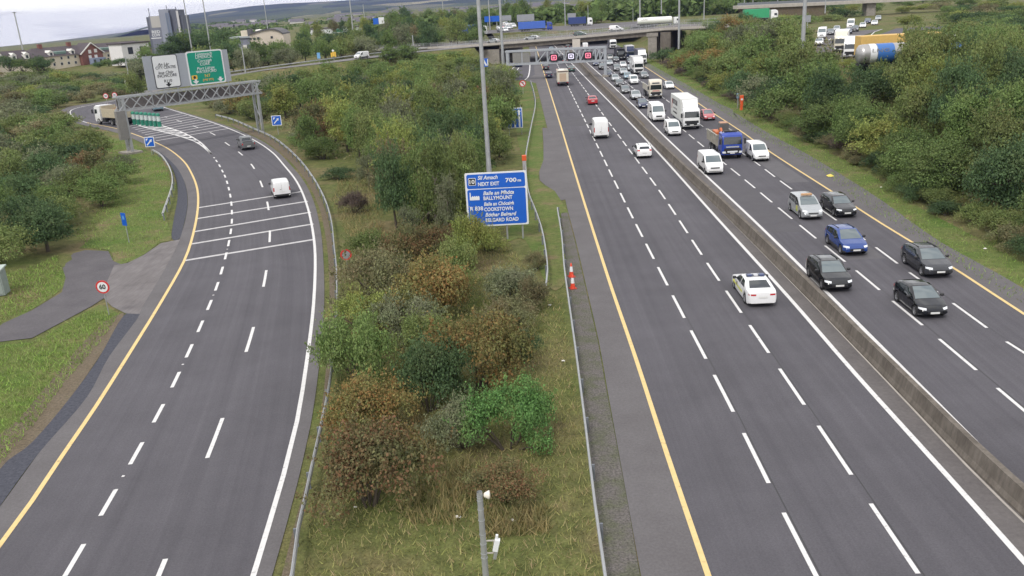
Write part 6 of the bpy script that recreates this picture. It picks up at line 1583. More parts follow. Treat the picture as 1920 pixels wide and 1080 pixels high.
def decal(name, bvh, quad, nrm, m, root, nu=6, nv=4, off=.008, rnd=0.0):
    """a patch laid on the body: quad of four points near the surface, cast along -nrm"""
    q = [Vector(p) for p in quad]; nr = Vector(nrm).normalized(); vs = []
    for i in range(nu+1):
        for j in range(nv+1):
            u, v = i/nu, j/nv
            p = q[0]*(1-u)*(1-v)+q[1]*u*(1-v)+q[2]*u*v+q[3]*(1-u)*v
            h = bvh.ray_cast(p+nr*1.5, -nr, 4)
            vs.append((h[0]+nr*off) if h[0] is not None else p+nr*off)
    fs = [(i*(nv+1)+j, (i+1)*(nv+1)+j, (i+1)*(nv+1)+j+1, i*(nv+1)+j+1) for i in range(nu) for j in range(nv)]
    mb = MB(); mb.add(vs, fs, 0, True); me = mb.mesh(name, [m])
    return link_mesh(name, me, root)
def wheel_meshes(r, w=.21):
    mb = MB(); mb.lathe([(r*.66, -w/2), (r*.94, -w/2), (r, -w*.3), (r, w*.3), (r*.94, w/2), (r*.66, w/2)], axis='Y', n=22)
    t = mb.mesh('tyre', [M_TYRE])
    mb = MB(); mb.lathe([(r*.68, w*.30), (r*.64, w*.47), (r*.60, w*.30)], axis='Y', n=22); mb.lathe([(r*.62, w*.05), (0, w*.05)], axis='Y', n=22, mi=1); mb.lathe([(r*.16, w*.40), (0, w*.44)], axis='Y', n=12)
    for k in range(5):
        a = 2*math.pi*k/5; d = Vector((math.cos(a), 0, math.sin(a))); mb.bar(d*r*.08+Vector((0, w*.36, 0)), d*r*.64+Vector((0, w*.36, 0)), r*.15, .03)
    return t, mb.mesh('rim', [M_RIM, M_SBLACK])
WM = {}
def wheels(root, S, w=.21, plain=False):
    key = (S['rw'], w)
    if key not in WM: WM[key] = wheel_meshes(S['rw'], w)
    t, rm = WM[key]
    for a in S['axles']:
        for s in (1, -1):
            y = s*(interp(a, S['plan'])-w*.5-.005)
            o = link_mesh('tyre', t); o.name = 'wheel'; o.parent = root; KIDS.setdefault(root.name, []).append(o)
            o.location = (a, y, S['rw']); o.rotation_euler = (0, 0, 0 if s > 0 else math.pi)
            r2 = link_mesh('rim', rm, o)
def mirrors(root, x, z, w, m=None, big=1.0):
    for s in (1, -1):
        mb = MB(); mb.lathe([(0, -.11), (.07, -.10), (.095, 0), (.07, .10), (0, .11)], axis='Y', n=10); mb.v = [(v[0]*.9*big, v[1]*1.0*big, v[2]*big) for v in mb.v]
        mb.bar((0, -s*.12, -.03), (0, -s*.26, -.06), .04)
        o = mb.build('mirror', m or M_TRIMB, root); o.location = (x, s*(w+.14), z)
def car(name, S, root=None):
    root = root or empty(name)
    body, bvh = loft_body('body', S, root)
    L, W = S['L'], S['plan'][len(S['plan'])//2][1]
    ws = S['ws']; rwn = S.get('rwin')
    (xa, ya, za), (xb, yb, zb) = ws      # bottom and top of the windscreen: x, half width, z
    decal('windscreen', bvh, [(xa, ya, za), (xb, yb, zb), (xb, -yb, zb), (xa, -ya, za)], (.75, 0, .66), M_GLASS_L, root, 6, 10)
    if rwn:
        (xa, ya, za), (xb, yb, zb) = rwn
        decal('rear_window', bvh, [(xa, ya, za), (xb, yb, zb), (xb, -yb, zb), (xa, -ya, za)], (-.85, 0, .5), M_GLASS, root, 6, 10)
    for q in S['side']:
        for s in (1, -1):
            decal('side_window', bvh, [(x, s*W, z) for x, z in q], (0, s, .12), M_GLASS, root, 8, 4)
    xf, xr = L/2, -L/2
    hl = S.get('head', (W*.62, W*.97, .66, .80))
    for s in (1, -1):
        decal('headlight', bvh, [(xf, s*hl[0], hl[2]), (xf-.25, s*hl[1], hl[2]+.03), (xf-.3, s*hl[1], hl[3]+.02), (xf, s*hl[0], hl[3])], (1, s*.35, .25), M_LAMP, root, 5, 3, .012)
        tl = S.get('tail', (W*.62, W*.97, .78, .95))
        decal('tail_light', bvh, [(xr, s*tl[0], tl[2]), (xr+.15, s*tl[1], tl[2]), (xr+.15, s*tl[1], tl[3]), (xr, s*tl[0], tl[3])], (-1, s*.3, .15), M_RED, root, 5, 3, .012)
    gr = S.get('grille', (.42, .42, .62))
    decal('grille', bvh, [(xf, -gr[0], gr[1]), (xf, gr[0], gr[1]), (xf, gr[0]*1.08, gr[2]), (xf, -gr[0]*1.08, gr[2])], (1, 0, 0), M_SBLACK, root, 5, 2, .01)
    lo = S.get('lower', (W*.75, .30, .40))
    decal('lower_grille', bvh, [(xf, -lo[0], lo[1]), (xf, lo[0], lo[1]), (xf, lo[0], lo[2]), (xf, -lo[0], lo[2])], (1, 0, .1), M_SBLACK, root, 8, 2, .01)
    pz_ = S.get('fplate', .47)
    decal('number_plate', bvh, [(xf, -.26, pz_-.06), (xf, .26, pz_-.06), (xf, .26, pz_+.06), (xf, -.26, pz_+.06)], (1, 0, 0), M_PLATE, root, 4, 1, .022)
    rz_ = S.get('rplate', .62)
    decal('number_plate', bvh, [(xr, -.26, rz_-.06), (xr, .26, rz_-.06), (xr, .26, rz_+.06), (xr, -.26, rz_+.06)], (-1, 0, 0), M_PLATE, root, 4, 1, .022)
    for x in S.get('seams', ()):
        for s in (1, -1):
            decal('door_seam', bvh, [(x-.008, s*W, S['clear']+.22), (x+.008, s*W, S['clear']+.22), (x+.008, s*W, interp(x, S['belt'])), (x-.008, s*W, interp(x, S['belt']))], (0, s, 0), M_SBLACK, root, 1, 5, .004)
    wheels(root, S)
    m = S.get('mirror', (ws[0][0]-.35, ws[0][2]+.06))
    mirrors(root, m[0], m[1], interp(m[0], S['plan'])*.97, big=S.get('mbig', 1.0))
    root['_bvh'] = 0
    del root['_bvh']
    return root, bvh
def plan(L, W, nose=.80, tail=.86): return [(-L/2, W*tail), (-L/2+.10, W*(tail+.06)), (-L/2+.45, W*.985), (0, W), (L/2-.75, W*.985), (L/2-.3, W*.94), (L/2-.08, W*(nose+.05)), (L/2, W*nose)]
SP = {}
SP['hatch'] = dict(L=4.05, clear=.19, rw=.315, axles=(-1.24, 1.26), W=.87, plan=plan(4.05, .87), roofw=.68, clad=.30,
    top=[(-2.025, .74), (-2.0, .92), (-1.90, 1.04), (-1.50, 1.30), (-1.05, 1.405), (-.4, 1.45), (.0, 1.42), (.42, 1.24), (.98, .935), (1.2, .885), (1.65, .78), (1.90, .67), (2.025, .52)],
    belt=[(-2.025, .86), (-1.6, .97), (0, .89), (.9, .84), (1.5, .76), (2.025, .50)], ws=((.96, .72, .945), (.06, .54, 1.40)), rwin=((-1.90, .58, 1.06), (-1.58, .50, 1.36)),
    side=[[(-.32, .93), (.80, .90), (.12, 1.31), (-.32, 1.36)], [(-1.45, 1.00), (-.40, .935), (-.40, 1.36), (-1.15, 1.30)]], seams=(-.36, .85, -1.05), tail=(.55, .86, .82, 1.0), head=(.50, .86, .58, .70), grille=(.40, .38, .52), fplate=.42, lower=(.6, .25, .34))
SP['suv'] = dict(L=4.45, clear=.22, rw=.345, axles=(-1.32, 1.36), W=.92, plan=plan(4.45, .92), roofw=.70, clad=.40,
    top=[(-2.225, .80), (-2.19, .99), (-2.08, 1.12), (-1.70, 1.41), (-1.2, 1.515), (-.4, 1.56), (.1, 1.525), (.5, 1.34), (1.06, 1.02), (1.3, .975), (1.8, .88), (2.08, .77), (2.225, .60)],
    belt=[(-2.225, .93), (-1.6, 1.07), (0, .99), (1.0, .94), (1.6, .87), (2.225, .58)], ws=((1.04, .76, 1.03), (.15, .57, 1.505)), rwin=((-2.06, .62, 1.14), (-1.74, .52, 1.39)),
    side=[[(-.30, 1.03), (.88, 1.0), (.20, 1.43), (-.30, 1.47)], [(-1.25, 1.07), (-.38, 1.035), (-.38, 1.47), (-1.15, 1.44)], [(-1.75, 1.13), (-1.33, 1.08), (-1.24, 1.42), (-1.50, 1.37)]], seams=(-.34, .95, -1.15), head=(.54, .90, .66, .79), grille=(.48, .44, .62), tail=(.58, .91, .92, 1.10), fplate=.50, rplate=.70, lower=(.62, .30, .42))
SP['sedan'] = dict(L=4.85, clear=.17, rw=.335, axles=(-1.42, 1.42), W=.91, plan=plan(4.85, .91), roofw=.66, clad=.26,
    top=[(-2.425, .80), (-2.40, .98), (-2.2, 1.03), (-1.75, 1.06), (-1.5, 1.13), (-.95, 1.37), (-.4, 1.435), (.1, 1.43), (.5, 1.30), (1.1, .97), (1.4, .92), (2.0, .80), (2.3, .71), (2.425, .56)],
    belt=[(-2.425, .92), (-1.9, .98), (-1.2, .97), (0, .92), (1.1, .88), (1.7, .82), (2.425, .54)], ws=((1.08, .72, .975), (.28, .56, 1.38)), rwin=((-1.72, .66, 1.075), (-1.0, .53, 1.34)),
    side=[[(-.28, .96), (.92, .94), (.32, 1.34), (-.28, 1.37)], [(-1.28, .99), (-.36, .965), (-.36, 1.37), (-.92, 1.32)]], seams=(-.32, .98, -1.1), tail=(.42, .88, .80, .90), head=(.52, .88, .60, .70), rplate=.70, fplate=.40, grille=(.45, .36, .52))
SP['estate'] = dict(L=4.75, clear=.17, rw=.325, axles=(-1.36, 1.38), W=.89, plan=plan(4.75, .89), roofw=.68, clad=.26,
    top=[(-2.375, .80), (-2.34, 1.0), (-2.15, 1.14), (-1.85, 1.36), (-1.4, 1.455), (-.4, 1.485), (.1, 1.45), (.5, 1.29), (1.05, .98), (1.35, .93), (1.95, .83), (2.25, .74), (2.375, .58)],
    belt=[(-2.375, .92), (-1.6, .99), (0, .94), (1.0, .90), (1.7, .84), (2.375, .56)], ws=((1.03, .71, .985), (.24, .56, 1.42)), rwin=((-2.17, .60, 1.12), (-1.88, .52, 1.35)),
    side=[[(-.28, .97), (.88, .95), (.30, 1.37), (-.28, 1.40)], [(-1.18, .995), (-.36, .975), (-.36, 1.40), (-1.14, 1.38)], [(-1.92, 1.03), (-1.26, 1.0), (-1.22, 1.38), (-1.7, 1.34)]], seams=(-.32, .95, -1.1), tail=(.56, .87, .86, 1.0), head=(.5, .86, .66, .77), grille=(.40, .50, .66))
SP['mpv'] = dict(L=4.55, clear=.18, rw=.32, axles=(-1.40, 1.36), W=.90, plan=plan(4.55, .90), roofw=.78, clad=.28,
    top=[(-2.275, .85), (-2.24, 1.10), (-2.12, 1.40), (-1.9, 1.58), (-1.5, 1.65), (-.3, 1.68), (.25, 1.62), (.7, 1.38), (1.15, 1.09), (1.4, 1.0), (1.85, .88), (2.12, .76), (2.275, .56)],
    belt=[(-2.275, .95), (-1.6, 1.03), (0, .99), (1.1, .95), (1.7, .86), (2.275, .54)], ws=((1.13, .74, 1.10), (.28, .60, 1.61)), rwin=((-2.20, .66, 1.10), (-2.0, .58, 1.50)),
    side=[[(-.20, 1.03), (1.0, 1.01), (.34, 1.54), (-.20, 1.58)], [(-1.18, 1.05), (-.28, 1.03), (-.28, 1.58), (-1.16, 1.57)], [(-2.0, 1.09), (-1.26, 1.055), (-1.24, 1.57), (-1.85, 1.52)]], seams=(-.24, 1.05, -1.2), head=(.55, .88, .70, .86), grille=(.40, .56, .66), fplate=.44)
SP['small_van'] = dict(L=4.45, clear=.19, rw=.32, axles=(-1.35, 1.38), W=.91, plan=plan(4.45, .91, .82, .92), roofw=.86, clad=.46,
    top=[(-2.225, .8), (-2.21, 1.55), (-2.14, 1.80), (-1.9, 1.84), (-.3, 1.86), (.3, 1.80), (.62, 1.62), (1.18, 1.14), (1.4, 1.06), (1.85, .95), (2.1, .84), (2.225, .66)],
    belt=[(-2.225, 1.06), (0, 1.06), (1.1, 1.02), (1.7, .93), (2.225, .64)], ws=((1.15, .76, 1.16), (.44, .66, 1.74)), rwin=None,
    side=[[(.0, 1.10), (1.02, 1.07), (.48, 1.66), (.0, 1.70)]], seams=(-.05, 1.08, -1.1), head=(.56, .90, .78, .95), grille=(.40, .60, .72), tail=(.76, .90, .85, 1.25), fplate=.50, rplate=.78)
SP['mid_van'] = dict(L=5.05, clear=.20, rw=.33, axles=(-1.55, 1.60), W=.97, plan=plan(5.05, .97, .84, .94), roofw=.88, clad=.40,
    top=[(-2.525, .8), (-2.51, 1.65), (-2.45, 1.92), (-2.2, 1.96), (.3, 1.98), (.75, 1.92), (1.05, 1.72), (1.72, 1.22), (1.95, 1.12), (2.25, 1.02), (2.42, .90), (2.525, .68)],
    belt=[(-2.525, 1.10), (0, 1.12), (1.6, 1.08), (2.1, .98), (2.525, .66)], ws=((1.68, .82, 1.25), (.92, .72, 1.84)), rwin=((-2.49, .70, 1.18), (-2.46, .66, 1.70)),
    side=[[(.45, 1.16), (1.52, 1.14), (.96, 1.76), (.45, 1.80)]], seams=(.38, 1.55, -1.0), head=(.60, .95, .86, 1.0), grille=(.46, .70, .84), tail=(.84, .96, .85, 1.40), fplate=.52, rplate=.85, lower=(.68, .32, .46), mbig=1.3)
SP['big_van'] = dict(L=5.85, clear=.22, rw=.345, axles=(-1.75, 1.95), W=1.02, plan=plan(5.85, 1.02, .86, .95), roofw=.86, clad=.42,
    top=[(-2.925, .8), (-2.91, 2.1), (-2.82, 2.46), (-2.5, 2.52), (.6, 2.53), (1.05, 2.44), (1.35, 2.16), (2.05, 1.38), (2.25, 1.26), (2.65, 1.12), (2.82, .98), (2.925, .72)],
    belt=[(-2.925, 1.20), (0, 1.24), (1.9, 1.22), (2.4, 1.10), (2.925, .70)], ws=((2.02, .86, 1.42), (1.28, .76, 2.20)), rwin=None,
    side=[[(.75, 1.30), (1.85, 1.28), (1.30, 2.02), (.75, 2.06)]], seams=(.68, 1.9, -.9), head=(.62, .99, .90, 1.08), grille=(.44, .74, .98), tail=(.90, 1.01, .95, 1.6), fplate=.56, rplate=.9, lower=(.7, .34, .5), mbig=1.6)
SP['pickup'] = dict(L=5.3, clear=.26, rw=.38, axles=(-1.58, 1.62), W=.94, plan=plan(5.3, .94, .82, .93), roofw=.76, clad=.42,
    top=[(-2.65, .9), (-2.62, 1.12), (-1.05, 1.14), (-1.0, 1.25), (-.85, 1.66), (-.5, 1.78), (.2, 1.80), (.55, 1.72), (1.25, 1.20), (1.5, 1.14), (2.2, 1.06), (2.5, .96), (2.65, .74)],
    belt=[(-2.65, 1.08), (0, 1.10), (1.2, 1.09), (2.0, 1.02), (2.65, .72)], ws=((1.22, .76, 1.22), (.62, .62, 1.68)), rwin=((-1.0, .66, 1.24), (-.84, .58, 1.62)),
    side=[[(.12, 1.15), (1.05, 1.13), (.55, 1.66), (.12, 1.70)], [(-.85, 1.16), (.04, 1.15), (.04, 1.70), (-.72, 1.64)]], seams=(.08, 1.15, -1.02), tail=(.80, .93, .82, 1.06), rplate=.62, fplate=.55)
VEH = {}
for k in SP: VEH[k] = car(k, SP[k])
# extra parts of some kinds
def bump_bar(root, bvh, x, z0, z1, w, m, sgn, nm='bumper'):
    decal(nm, bvh, [(x, -w, z0), (x, w, z0), (x, w, z1), (x, -w, z1)], (sgn, 0, 0), m, root, 8, 2, .012)
for k, z in (('small_van', .52), ('mid_van', .5), ('big_van', .55)):
    S = SP[k]; bump_bar(VEH[k][0], VEH[k][1], -S['L']/2, S['clear']+.14, z, S['W']*.9, M_TRIMB, -1, 'rear_bumper')
for k in ('small_van', 'mid_van', 'big_van'):
    S = SP[k]; r_, bv = VEH[k]
    decal('door_seam', bv, [(-S['L']/2, -.008, .7), (-S['L']/2, .008, .7), (-S['L']/2, .008, 1.7), (-S['L']/2, -.008, 1.7)], (-1, 0, 0), M_SBLACK, r_, 1, 6, .006)
    decal('door_handle', bv, [(-S['L']/2, .06, .98), (-S['L']/2, .2, .98), (-S['L']/2, .2, 1.03), (-S['L']/2, .06, 1.03)], (-1, 0, 0), M_SBLACK, r_, 1, 1, .02)
r_, bv = VEH['pickup']
decal('bed_cover', bv, [(-2.55, -.72, 1.13), (-1.08, -.72, 1.13), (-1.08, .72, 1.13), (-2.55, .72, 1.13)], (0, 0, 1), M_TRIMB, r_, 6, 4, .012)
for s in (1, -1):
    mb = MB(); mb.bar((-1.4, s*.56, 1.505), (-.1, s*.56, 1.575), .05, .05); mb.build('roof_rail', M_TRIMB, VEH['suv'][0])

# ------------------------------------------------------------------ lorries
def rounded_cab(name, root, m, x0, x1, w, z0, z1, wsz=(1.75, 2.75), roof_slope=.25, dark_grille=(.75, 1.5)):
    S = dict(L=x1-x0, clear=z0, rw=.01, axles=(), W=w, plan=[(-(x1-x0)/2, w*.99), ((x1-x0)/2-.45, w), ((x1-x0)/2-.12, w*.97), ((x1-x0)/2, w*.88)], roofw=.94, clad=z0+.05, paint=m,
             top=[(-(x1-x0)/2, z1), ((x1-x0)/2-.75, z1), ((x1-x0)/2-roof_slope, z1-.22), ((x1-x0)/2-.10, z1-.55), ((x1-x0)/2-.03, 1.7), ((x1-x0)/2, 1.2)], belt=[(-(x1-x0)/2, 1.7), ((x1-x0)/2-.2, 1.68), ((x1-x0)/2, 1.1)])
    o, bvh = loft_body(name, S, root)
    dx = (x0+x1)/2; o.location.x = dx
    # shift coordinates for decals
    class B:
        def ray_cast(s, p, d, l):
            h = bvh.ray_cast(Vector(p)-Vector((dx, 0, 0)), d, l)
            return (h[0]+Vector((dx, 0, 0)),)+tuple(h[1:]) if h[0] is not None else h
    return o, B()
def lorry(name, m_cab, m_box=None, kind='box', L=8.5, boxh=(1.05, 3.75), cabh=3.0, deflect=True, six=False, vis_rear=False):
    root = empty(name)
    xf = L/2; xc = xf-2.0
    cab, bv = rounded_cab('cab', root, m_cab, xc, xf, 1.20, .42, cabh)
    decal('windscreen', bv, [(xf, -1.02, 1.72), (xf, 1.02, 1.72), (xf-.3, .98, 2.52), (xf-.3, -.98, 2.52)], (1, 0, .15), M_GLASS, root, 10, 6, .012)
    for s in (1, -1):
        decal('side_window', bv, [(xf-1.15, s*1.2, 1.75), (xf-.28, s*1.2, 1.68), (xf-.36, s*1.2, 2.40), (xf-1.15, s*1.2, 2.40)], (0, s, .05), M_GLASS, root, 5, 4, .01)
        decal('headlight', bv, [(xf, s*.72, .72), (xf-.1, s*1.12, .74), (xf-.1, s*1.12, .95), (xf, s*.78, .95)], (1, s*.3, 0), M_LAMP, root, 4, 2, .016)
        mb = MB(); mb.box((xf-.08, s*1.42, 2.05), (.14, .22, .62)); mb.bar((xf-.1, s*1.18, 2.3), (xf-.1, s*1.40, 2.3), .05); mb.build('mirror', M_TRIMB, root, bevel=.03)
    decal('grille', bv, [(xf, -1.0, .62), (xf, 1.0, .62), (xf, .95, 1.30), (xf, -.95, 1.30)], (1, 0, 0), M_SBLACK, root, 8, 4, .01)
    decal('number_plate', bv, [(xf, -.27, .66), (xf, .27, .66), (xf, .27, .78), (xf, -.27, .78)], (1, 0, 0), M_PLATE, root, 3, 1, .02)
    mb = MB(); mb.box(((-L/2+xf-.3)/2, 0, .82), (L-.5, .9, .24)); mb.box((xf-2.6, .75, .7), (1.0, .5, .6)); mb.box((xf-2.6, -.75, .7), (1.0, .5, .6)); mb.build('chassis', M_TRIMB, root)
    S = dict(rw=.5, axles=[xf-1.25]+([-L/2+1.6, -L/2+2.95] if six else [-L/2+2.0]), plan=[(0, 1.22)])
    wheels(root, S, w=.34)
    if deflect:
        mb = MB(); z0 = cabh-.05; z1 = boxh[1]-.1
        mb.add([(xf-.75, -1.0, z0), (xf-.75, 1.0, z0), (xf-1.75, 1.08, z1), (xf-1.75, -1.08, z1), (xf-1.95, -1.08, z0), (xf-1.95, 1.08, z0), (xf-1.95, 1.08, z1), (xf-1.95, -1.08, z1)], [(0, 1, 2, 3), (0, 3, 7, 4), (1, 5, 6, 2), (3, 2, 6, 7), (4, 7, 6, 5), (0, 4, 5, 1)])
        mb.build('wind_deflector', m_cab, root, bevel=.05)
    if kind == 'box':
        xb = xc-.12
        mb = MB(); mb.box(((-L/2+xb)/2, 0, (boxh[0]+boxh[1])/2), (xb+L/2, 2.5, boxh[1]-boxh[0])); bx = mb.build('cargo_box', m_box or P0, root, bevel=.05)
        mb = MB(); mb.box(((-L/2+xb)/2, 0, boxh[0]-.03), (xb+L/2, 2.46, .12))
        mb.build('box_frame', M_GALV_D, root)
        for s in (1, -1):
            mb = MB(); mb.box((-L/2-.012, s*.62, (boxh[0]+boxh[1])/2), (.02, 1.18, boxh[1]-boxh[0]-.2)); mb.build('rear_door', m_box or P0, root)
            mb = MB(); mb.box((-L/2-.03, s*1.0, boxh[0]-.16), (.06, .36, .14)); mb.build('tail_light', M_RED, root)
            mb = MB(); mb.box(((-L/2+xb)/2, s*1.2, .62), (xb+L/2-3.4, .04, .3)); mb.build('side_guard', M_GALV_D, root)
    return root, bv
def place(o, px, py, toward, label, cat, group=None, z=0.0, loc=None, name=None):
    """toward: pixel the nose points to, on the same level"""
    p = gx(px, py, z) if loc is None else Vector(loc); q = gx(toward[0], toward[1], z)
    d = q-p; o.location = (p.x, p.y, z); o.rotation_euler = (0, 0, math.atan2(d.y, d.x))
    tag(o, label, cat, group)
    if name: o.name = name
    return o
USED = set()
def put(kind, px, py, colour, direction, label, cat='car', z=0.0, group=None, mats=None, frac=0.5, tilt=None):
    """px,py: the middle of the vehicle's near lower edge in the photo; direction: +1 away along the road, -1 towards the camera, or a heading in degrees"""
    src = VEH[kind][0]
    pm = dict(mats or {})
    if colour: pm[P0.name] = PAINT[colour]
    if kind not in USED and False: o = src
    else: o = copy_tree(src, None, pm)
    p = gx(px, py, z)
    if isinstance(direction, tuple):
        q = gx(*direction, z); th = math.atan2(q.y-p.y, q.x-p.x)
    else: th = direction
    L = SP[kind]['L'] if kind in SP else src['len']
    f = Vector((math.cos(th), math.sin(th), 0))
    back = p+f*(L/2)*(1 if f.y > 0.3 else (-1 if f.y < -.3 else 0))
    if abs(f.y) <= .3: back = p+Vector((0, SP[kind]['W'] if kind in SP else 1.2, 0))
    o.location = (back.x, back.y, z+.012); o.rotation_euler = (0, 0, th)
    o.name = {'hatch': 'car', 'suv': 'car', 'sedan': 'car', 'estate': 'car', 'mpv': 'car', 'small_van': 'van', 'mid_van': 'van', 'big_van': 'van', 'pickup': 'pickup_truck'}.get(kind, kind)
    tag(o, label, cat, group)
    return o
# ------------------------------------------------------------------ traffic
aL2, aN1 = Arc(C_L2), Arc(C_N1)
def hd_sb(px, py):
    d = aL2.dirn(aL2.param(flat(gx(px, py)))); d = d if d.y > 0 else -d; return math.atan2(d.y, d.x)
def hd_nb(px, py):
    d = aN1.dirn(aN1.param(flat(gx(px, py)))); d = d if d.y < 0 else -d; return math.atan2(d.y, d.x)
def sb(kind, px, py, col, label, cat='car', group=None): return put(kind, px, py, col, hd_sb(px, py), label, cat, group=group)
def nb(kind, px, py, col, label, cat='car', group=None): return put(kind, px, py, col, hd_nb(px, py), label, cat, group=group)
# away from the camera
pol = sb('sedan', 1430, 578, 'white', 'white patrol saloon with roof light bar, nearest car on the left carriageway', 'police car')
mb = MB(); mb.box((-.42, 0, 1.50), (.30, 1.16, .09)); lb = mb.build('light_bar', mat('lightbar_dark', (.05, .06, .10), .25), pol, bevel=.03)
for s, c in ((-.38, (.04, .06, .16)), (.38, (.04, .06, .16)), (0, (.5, .5, .52))):
    mb = MB(); mb.box((-.42, s, 1.505), (.31, .26, .095)); mb.build('lens', mat('lens_%d' % int(c[0]*100), c, .2), lb)
bvp = VEH['sedan'][1]
for s in (1, -1):
    decal('yellow_stripe', bvp, [(-.9, s*.91, .52), (1.5, s*.91, .52), (1.5, s*.91, .66), (-.9, s*.91, .66)], (0, s, 0), mat('stripe_yellow', (.62, .62, .12), .5), pol, 8, 2, .012)
    decal('crest', bvp, [(.35, s*.91, .60), (.62, s*.91, .60), (.62, s*.91, .84), (.35, s*.91, .84)], (0, s, 0), mat('crest_brown', (.22, .17, .08), .5), pol, 2, 2, .02)
sb('suv', 1209, 298, 'white', 'small white crossover car driving away beside the median white line')
sb('big_van', 1128, 261, 'white', 'white high-roofed panel van driving away in the middle lane', 'van')
sb('sedan', 1112, 197, 'red', 'red saloon car driving away beyond the high-roofed white van')
sb('hatch', 1029.5, 147, 'dark blue', 'dark blue car with pale rear window just left of the box lorry')
sb('hatch', 1024, 132, 'black', 'black car under the speed gantry near the yellow line')
sb('sedan', 1072, 135, 'green', 'dark green car under the speed gantry in the outer lane')
sb('hatch', 1060, 119.5, 'black', 'black car beyond the speed gantry between the two right displays')
sb('hatch', 1034, 96, 'pale blue', 'pale greenish car entering the shade beneath the bridge')
sb('big_van', 1098, 94, 'white', 'white van under the bridge right of the beige panel', 'van')
sb('suv', 1065, 92, 'black', 'black vehicle beneath the bridge left of the beige panel')
put('estate', 975, 126, 'dark blue', hd_sb(1000, 140)+.35, 'dark blue car half hidden under the blank panel of the speed gantry')
put('hatch', 956, 127, 'dark grey', hd_sb(1000, 140)+.35, 'dark grey car beside the left leg of the speed gantry on the side road')
lt, bv = lorry('box_lorry', PAINT['cream'], PAINT['cream'], L=7.2, boxh=(.95, 3.45), cabh=2.7, deflect=False)
p = gx(1056, 162); th = hd_sb(1056, 162); lt.location = (p.x+math.cos(th)*3.6, p.y+math.sin(th)*3.6, .012); lt.rotation_euler = (0, 0, th)
tag(lt, 'cream box lorry with open-looking rear driving away below the speed gantry', 'lorry')
mb = MB(); mb.box((-3.63, .0, 1.95), (.03, 1.5, 1.7)); mb.build('roller_door', mat('door_tan', (.48, .36, .26), .7), lt)
mb = MB(); mb.box((-3.64, 0, 3.2), (.06, 2.3, .25)); mb.build('rear_header', mat('header_brown', (.14, .10, .09), .7), lt)

# towards the camera, nearest first
nb('suv', 1574, 550, 'black', 'black crossover with silver lower bumper in the lane beside the concrete barrier')
nb('hatch', 1752, 600, 'black', 'nearest black hatchback with white plate in the middle oncoming lane')
nb('suv', 1763, 524, 'dark grey', 'dark grey crossover with large pale headlights close to the yellow line')
nb('suv', 1606, 482, 'blue', 'bright blue crossover car in the middle oncoming lane')
tx = nb('mpv', 1525, 414, 'silver', 'silver people carrier taxi with an amber roof sign and green yellow door logo', 'taxi')
mb = MB(); mb.box((.15, 0, 1.77), (.26, .95, .17), taper=.9); mb.build('taxi_sign', mat('taxi_amber', (.50, .30, .16), .5), tx, bevel=.03)
bvm = VEH['mpv'][1]
for s in (1, -1):
    decal('door_logo', bvm, [(.30, s*.9, .50), (.85, s*.9, .50), (.75, s*.9, .95), (.42, s*.9, .95)], (0, s, 0), mat('logo_yellow', (.60, .56, .12), .5), tx, 3, 3, .012)
    decal('door_logo_green', bvm, [(.38, s*.9, .45), (.6, s*.9, .45), (.56, s*.9, .66), (.40, s*.9, .66)], (0, s, 0), mat('logo_green', (.08, .35, .10), .5), tx, 2, 2, .018)
nb('estate', 1589, 410, 'black', 'glossy black estate car beside the silver taxi, next to the yellow line')
nb('mid_van', 1341, 329, 'white', 'white panel van in the lane beside the barrier, ahead of the blue tipper', 'van')
nb('small_van', 1429, 304, 'white', 'small white van with dark bumper by the yellow line right of the blue tipper', 'van')
nb('small_van', 1266, 256, 'white', 'small white van directly in front of the white box lorry', 'van')
nb('big_van', 1236, 229, 'white', 'tall white van with dark grille left of the white box lorry', 'van')
nb('hatch', 1331, 227, 'pink red', 'pinkish red car just right of the white box lorry cab')
nb('hatch', 1207, 204, 'dark blue', 'dark blue car squeezed behind the tall white van')
nb('suv', 1194, 188, 'silver', 'silver crossover car behind the dark blue car in the queue')
nb('hatch', 1257, 168, 'white', 'white hatchback right of the cream tractor lorry near the yellow line')
nb('hatch', 1174, 176, 'grey', 'grey car left of the silver crossover by the barrier')
nb('sedan', 1163, 163, 'dark grey', 'dark grey saloon with bright windscreen behind the grey car')
nb('small_van', 1190, 159, 'white', 'small white van in the queue left of the cream tractor lorry', 'van')
nb('hatch', 1155, 153, 'silver', 'silver car beside the small white van in the queue')
nb('hatch', 1178, 149, 'pale blue', 'pale blue car ahead of the small white queueing van')
nb('hatch', 1142, 144, 'dark blue', 'dark blue car right of the speed gantry leg')
nb('suv', 1170.5, 141, 'silver', 'silver car behind the pale blue car in the queue')
nb('mpv', 1158, 134, 'grey', 'boxy grey people carrier in the queue beyond the gantry leg')
nb('hatch', 1184, 133, 'silver', 'pale silver car left of the white lorry cab in the queue')
nb('hatch', 1169.5, 127, 'white', 'white car behind the boxy grey people carrier')
nb('hatch', 1144, 123, 'silver', 'silver car left of the boxy grey people carrier')
nb('hatch', 1118, 124, 'dark blue', 'dark car left of the gantry leg by the median line')
nb('suv', 1130, 131, 'black', 'black car hidden partly by the speed gantry leg')
nb('hatch', 1156, 116, 'grey', 'grey car near the bridge behind the white car')
nb('hatch', 1145, 112, 'white', 'small white car far back in the queue under the bridge')
nb('hatch', 1107, 117, 'dark grey', 'dark grey car farthest left in the queue behind the gantry')
nb('hatch', 1134, 109, 'black', 'tiny black car far back in the queue')
nb('hatch', 1183, 120, 'dark grey', 'dark car before the dark lorry beneath the bridge')
nb('estate', 1210, 148, 'grey', 'grey car directly behind the cream tractor lorry')
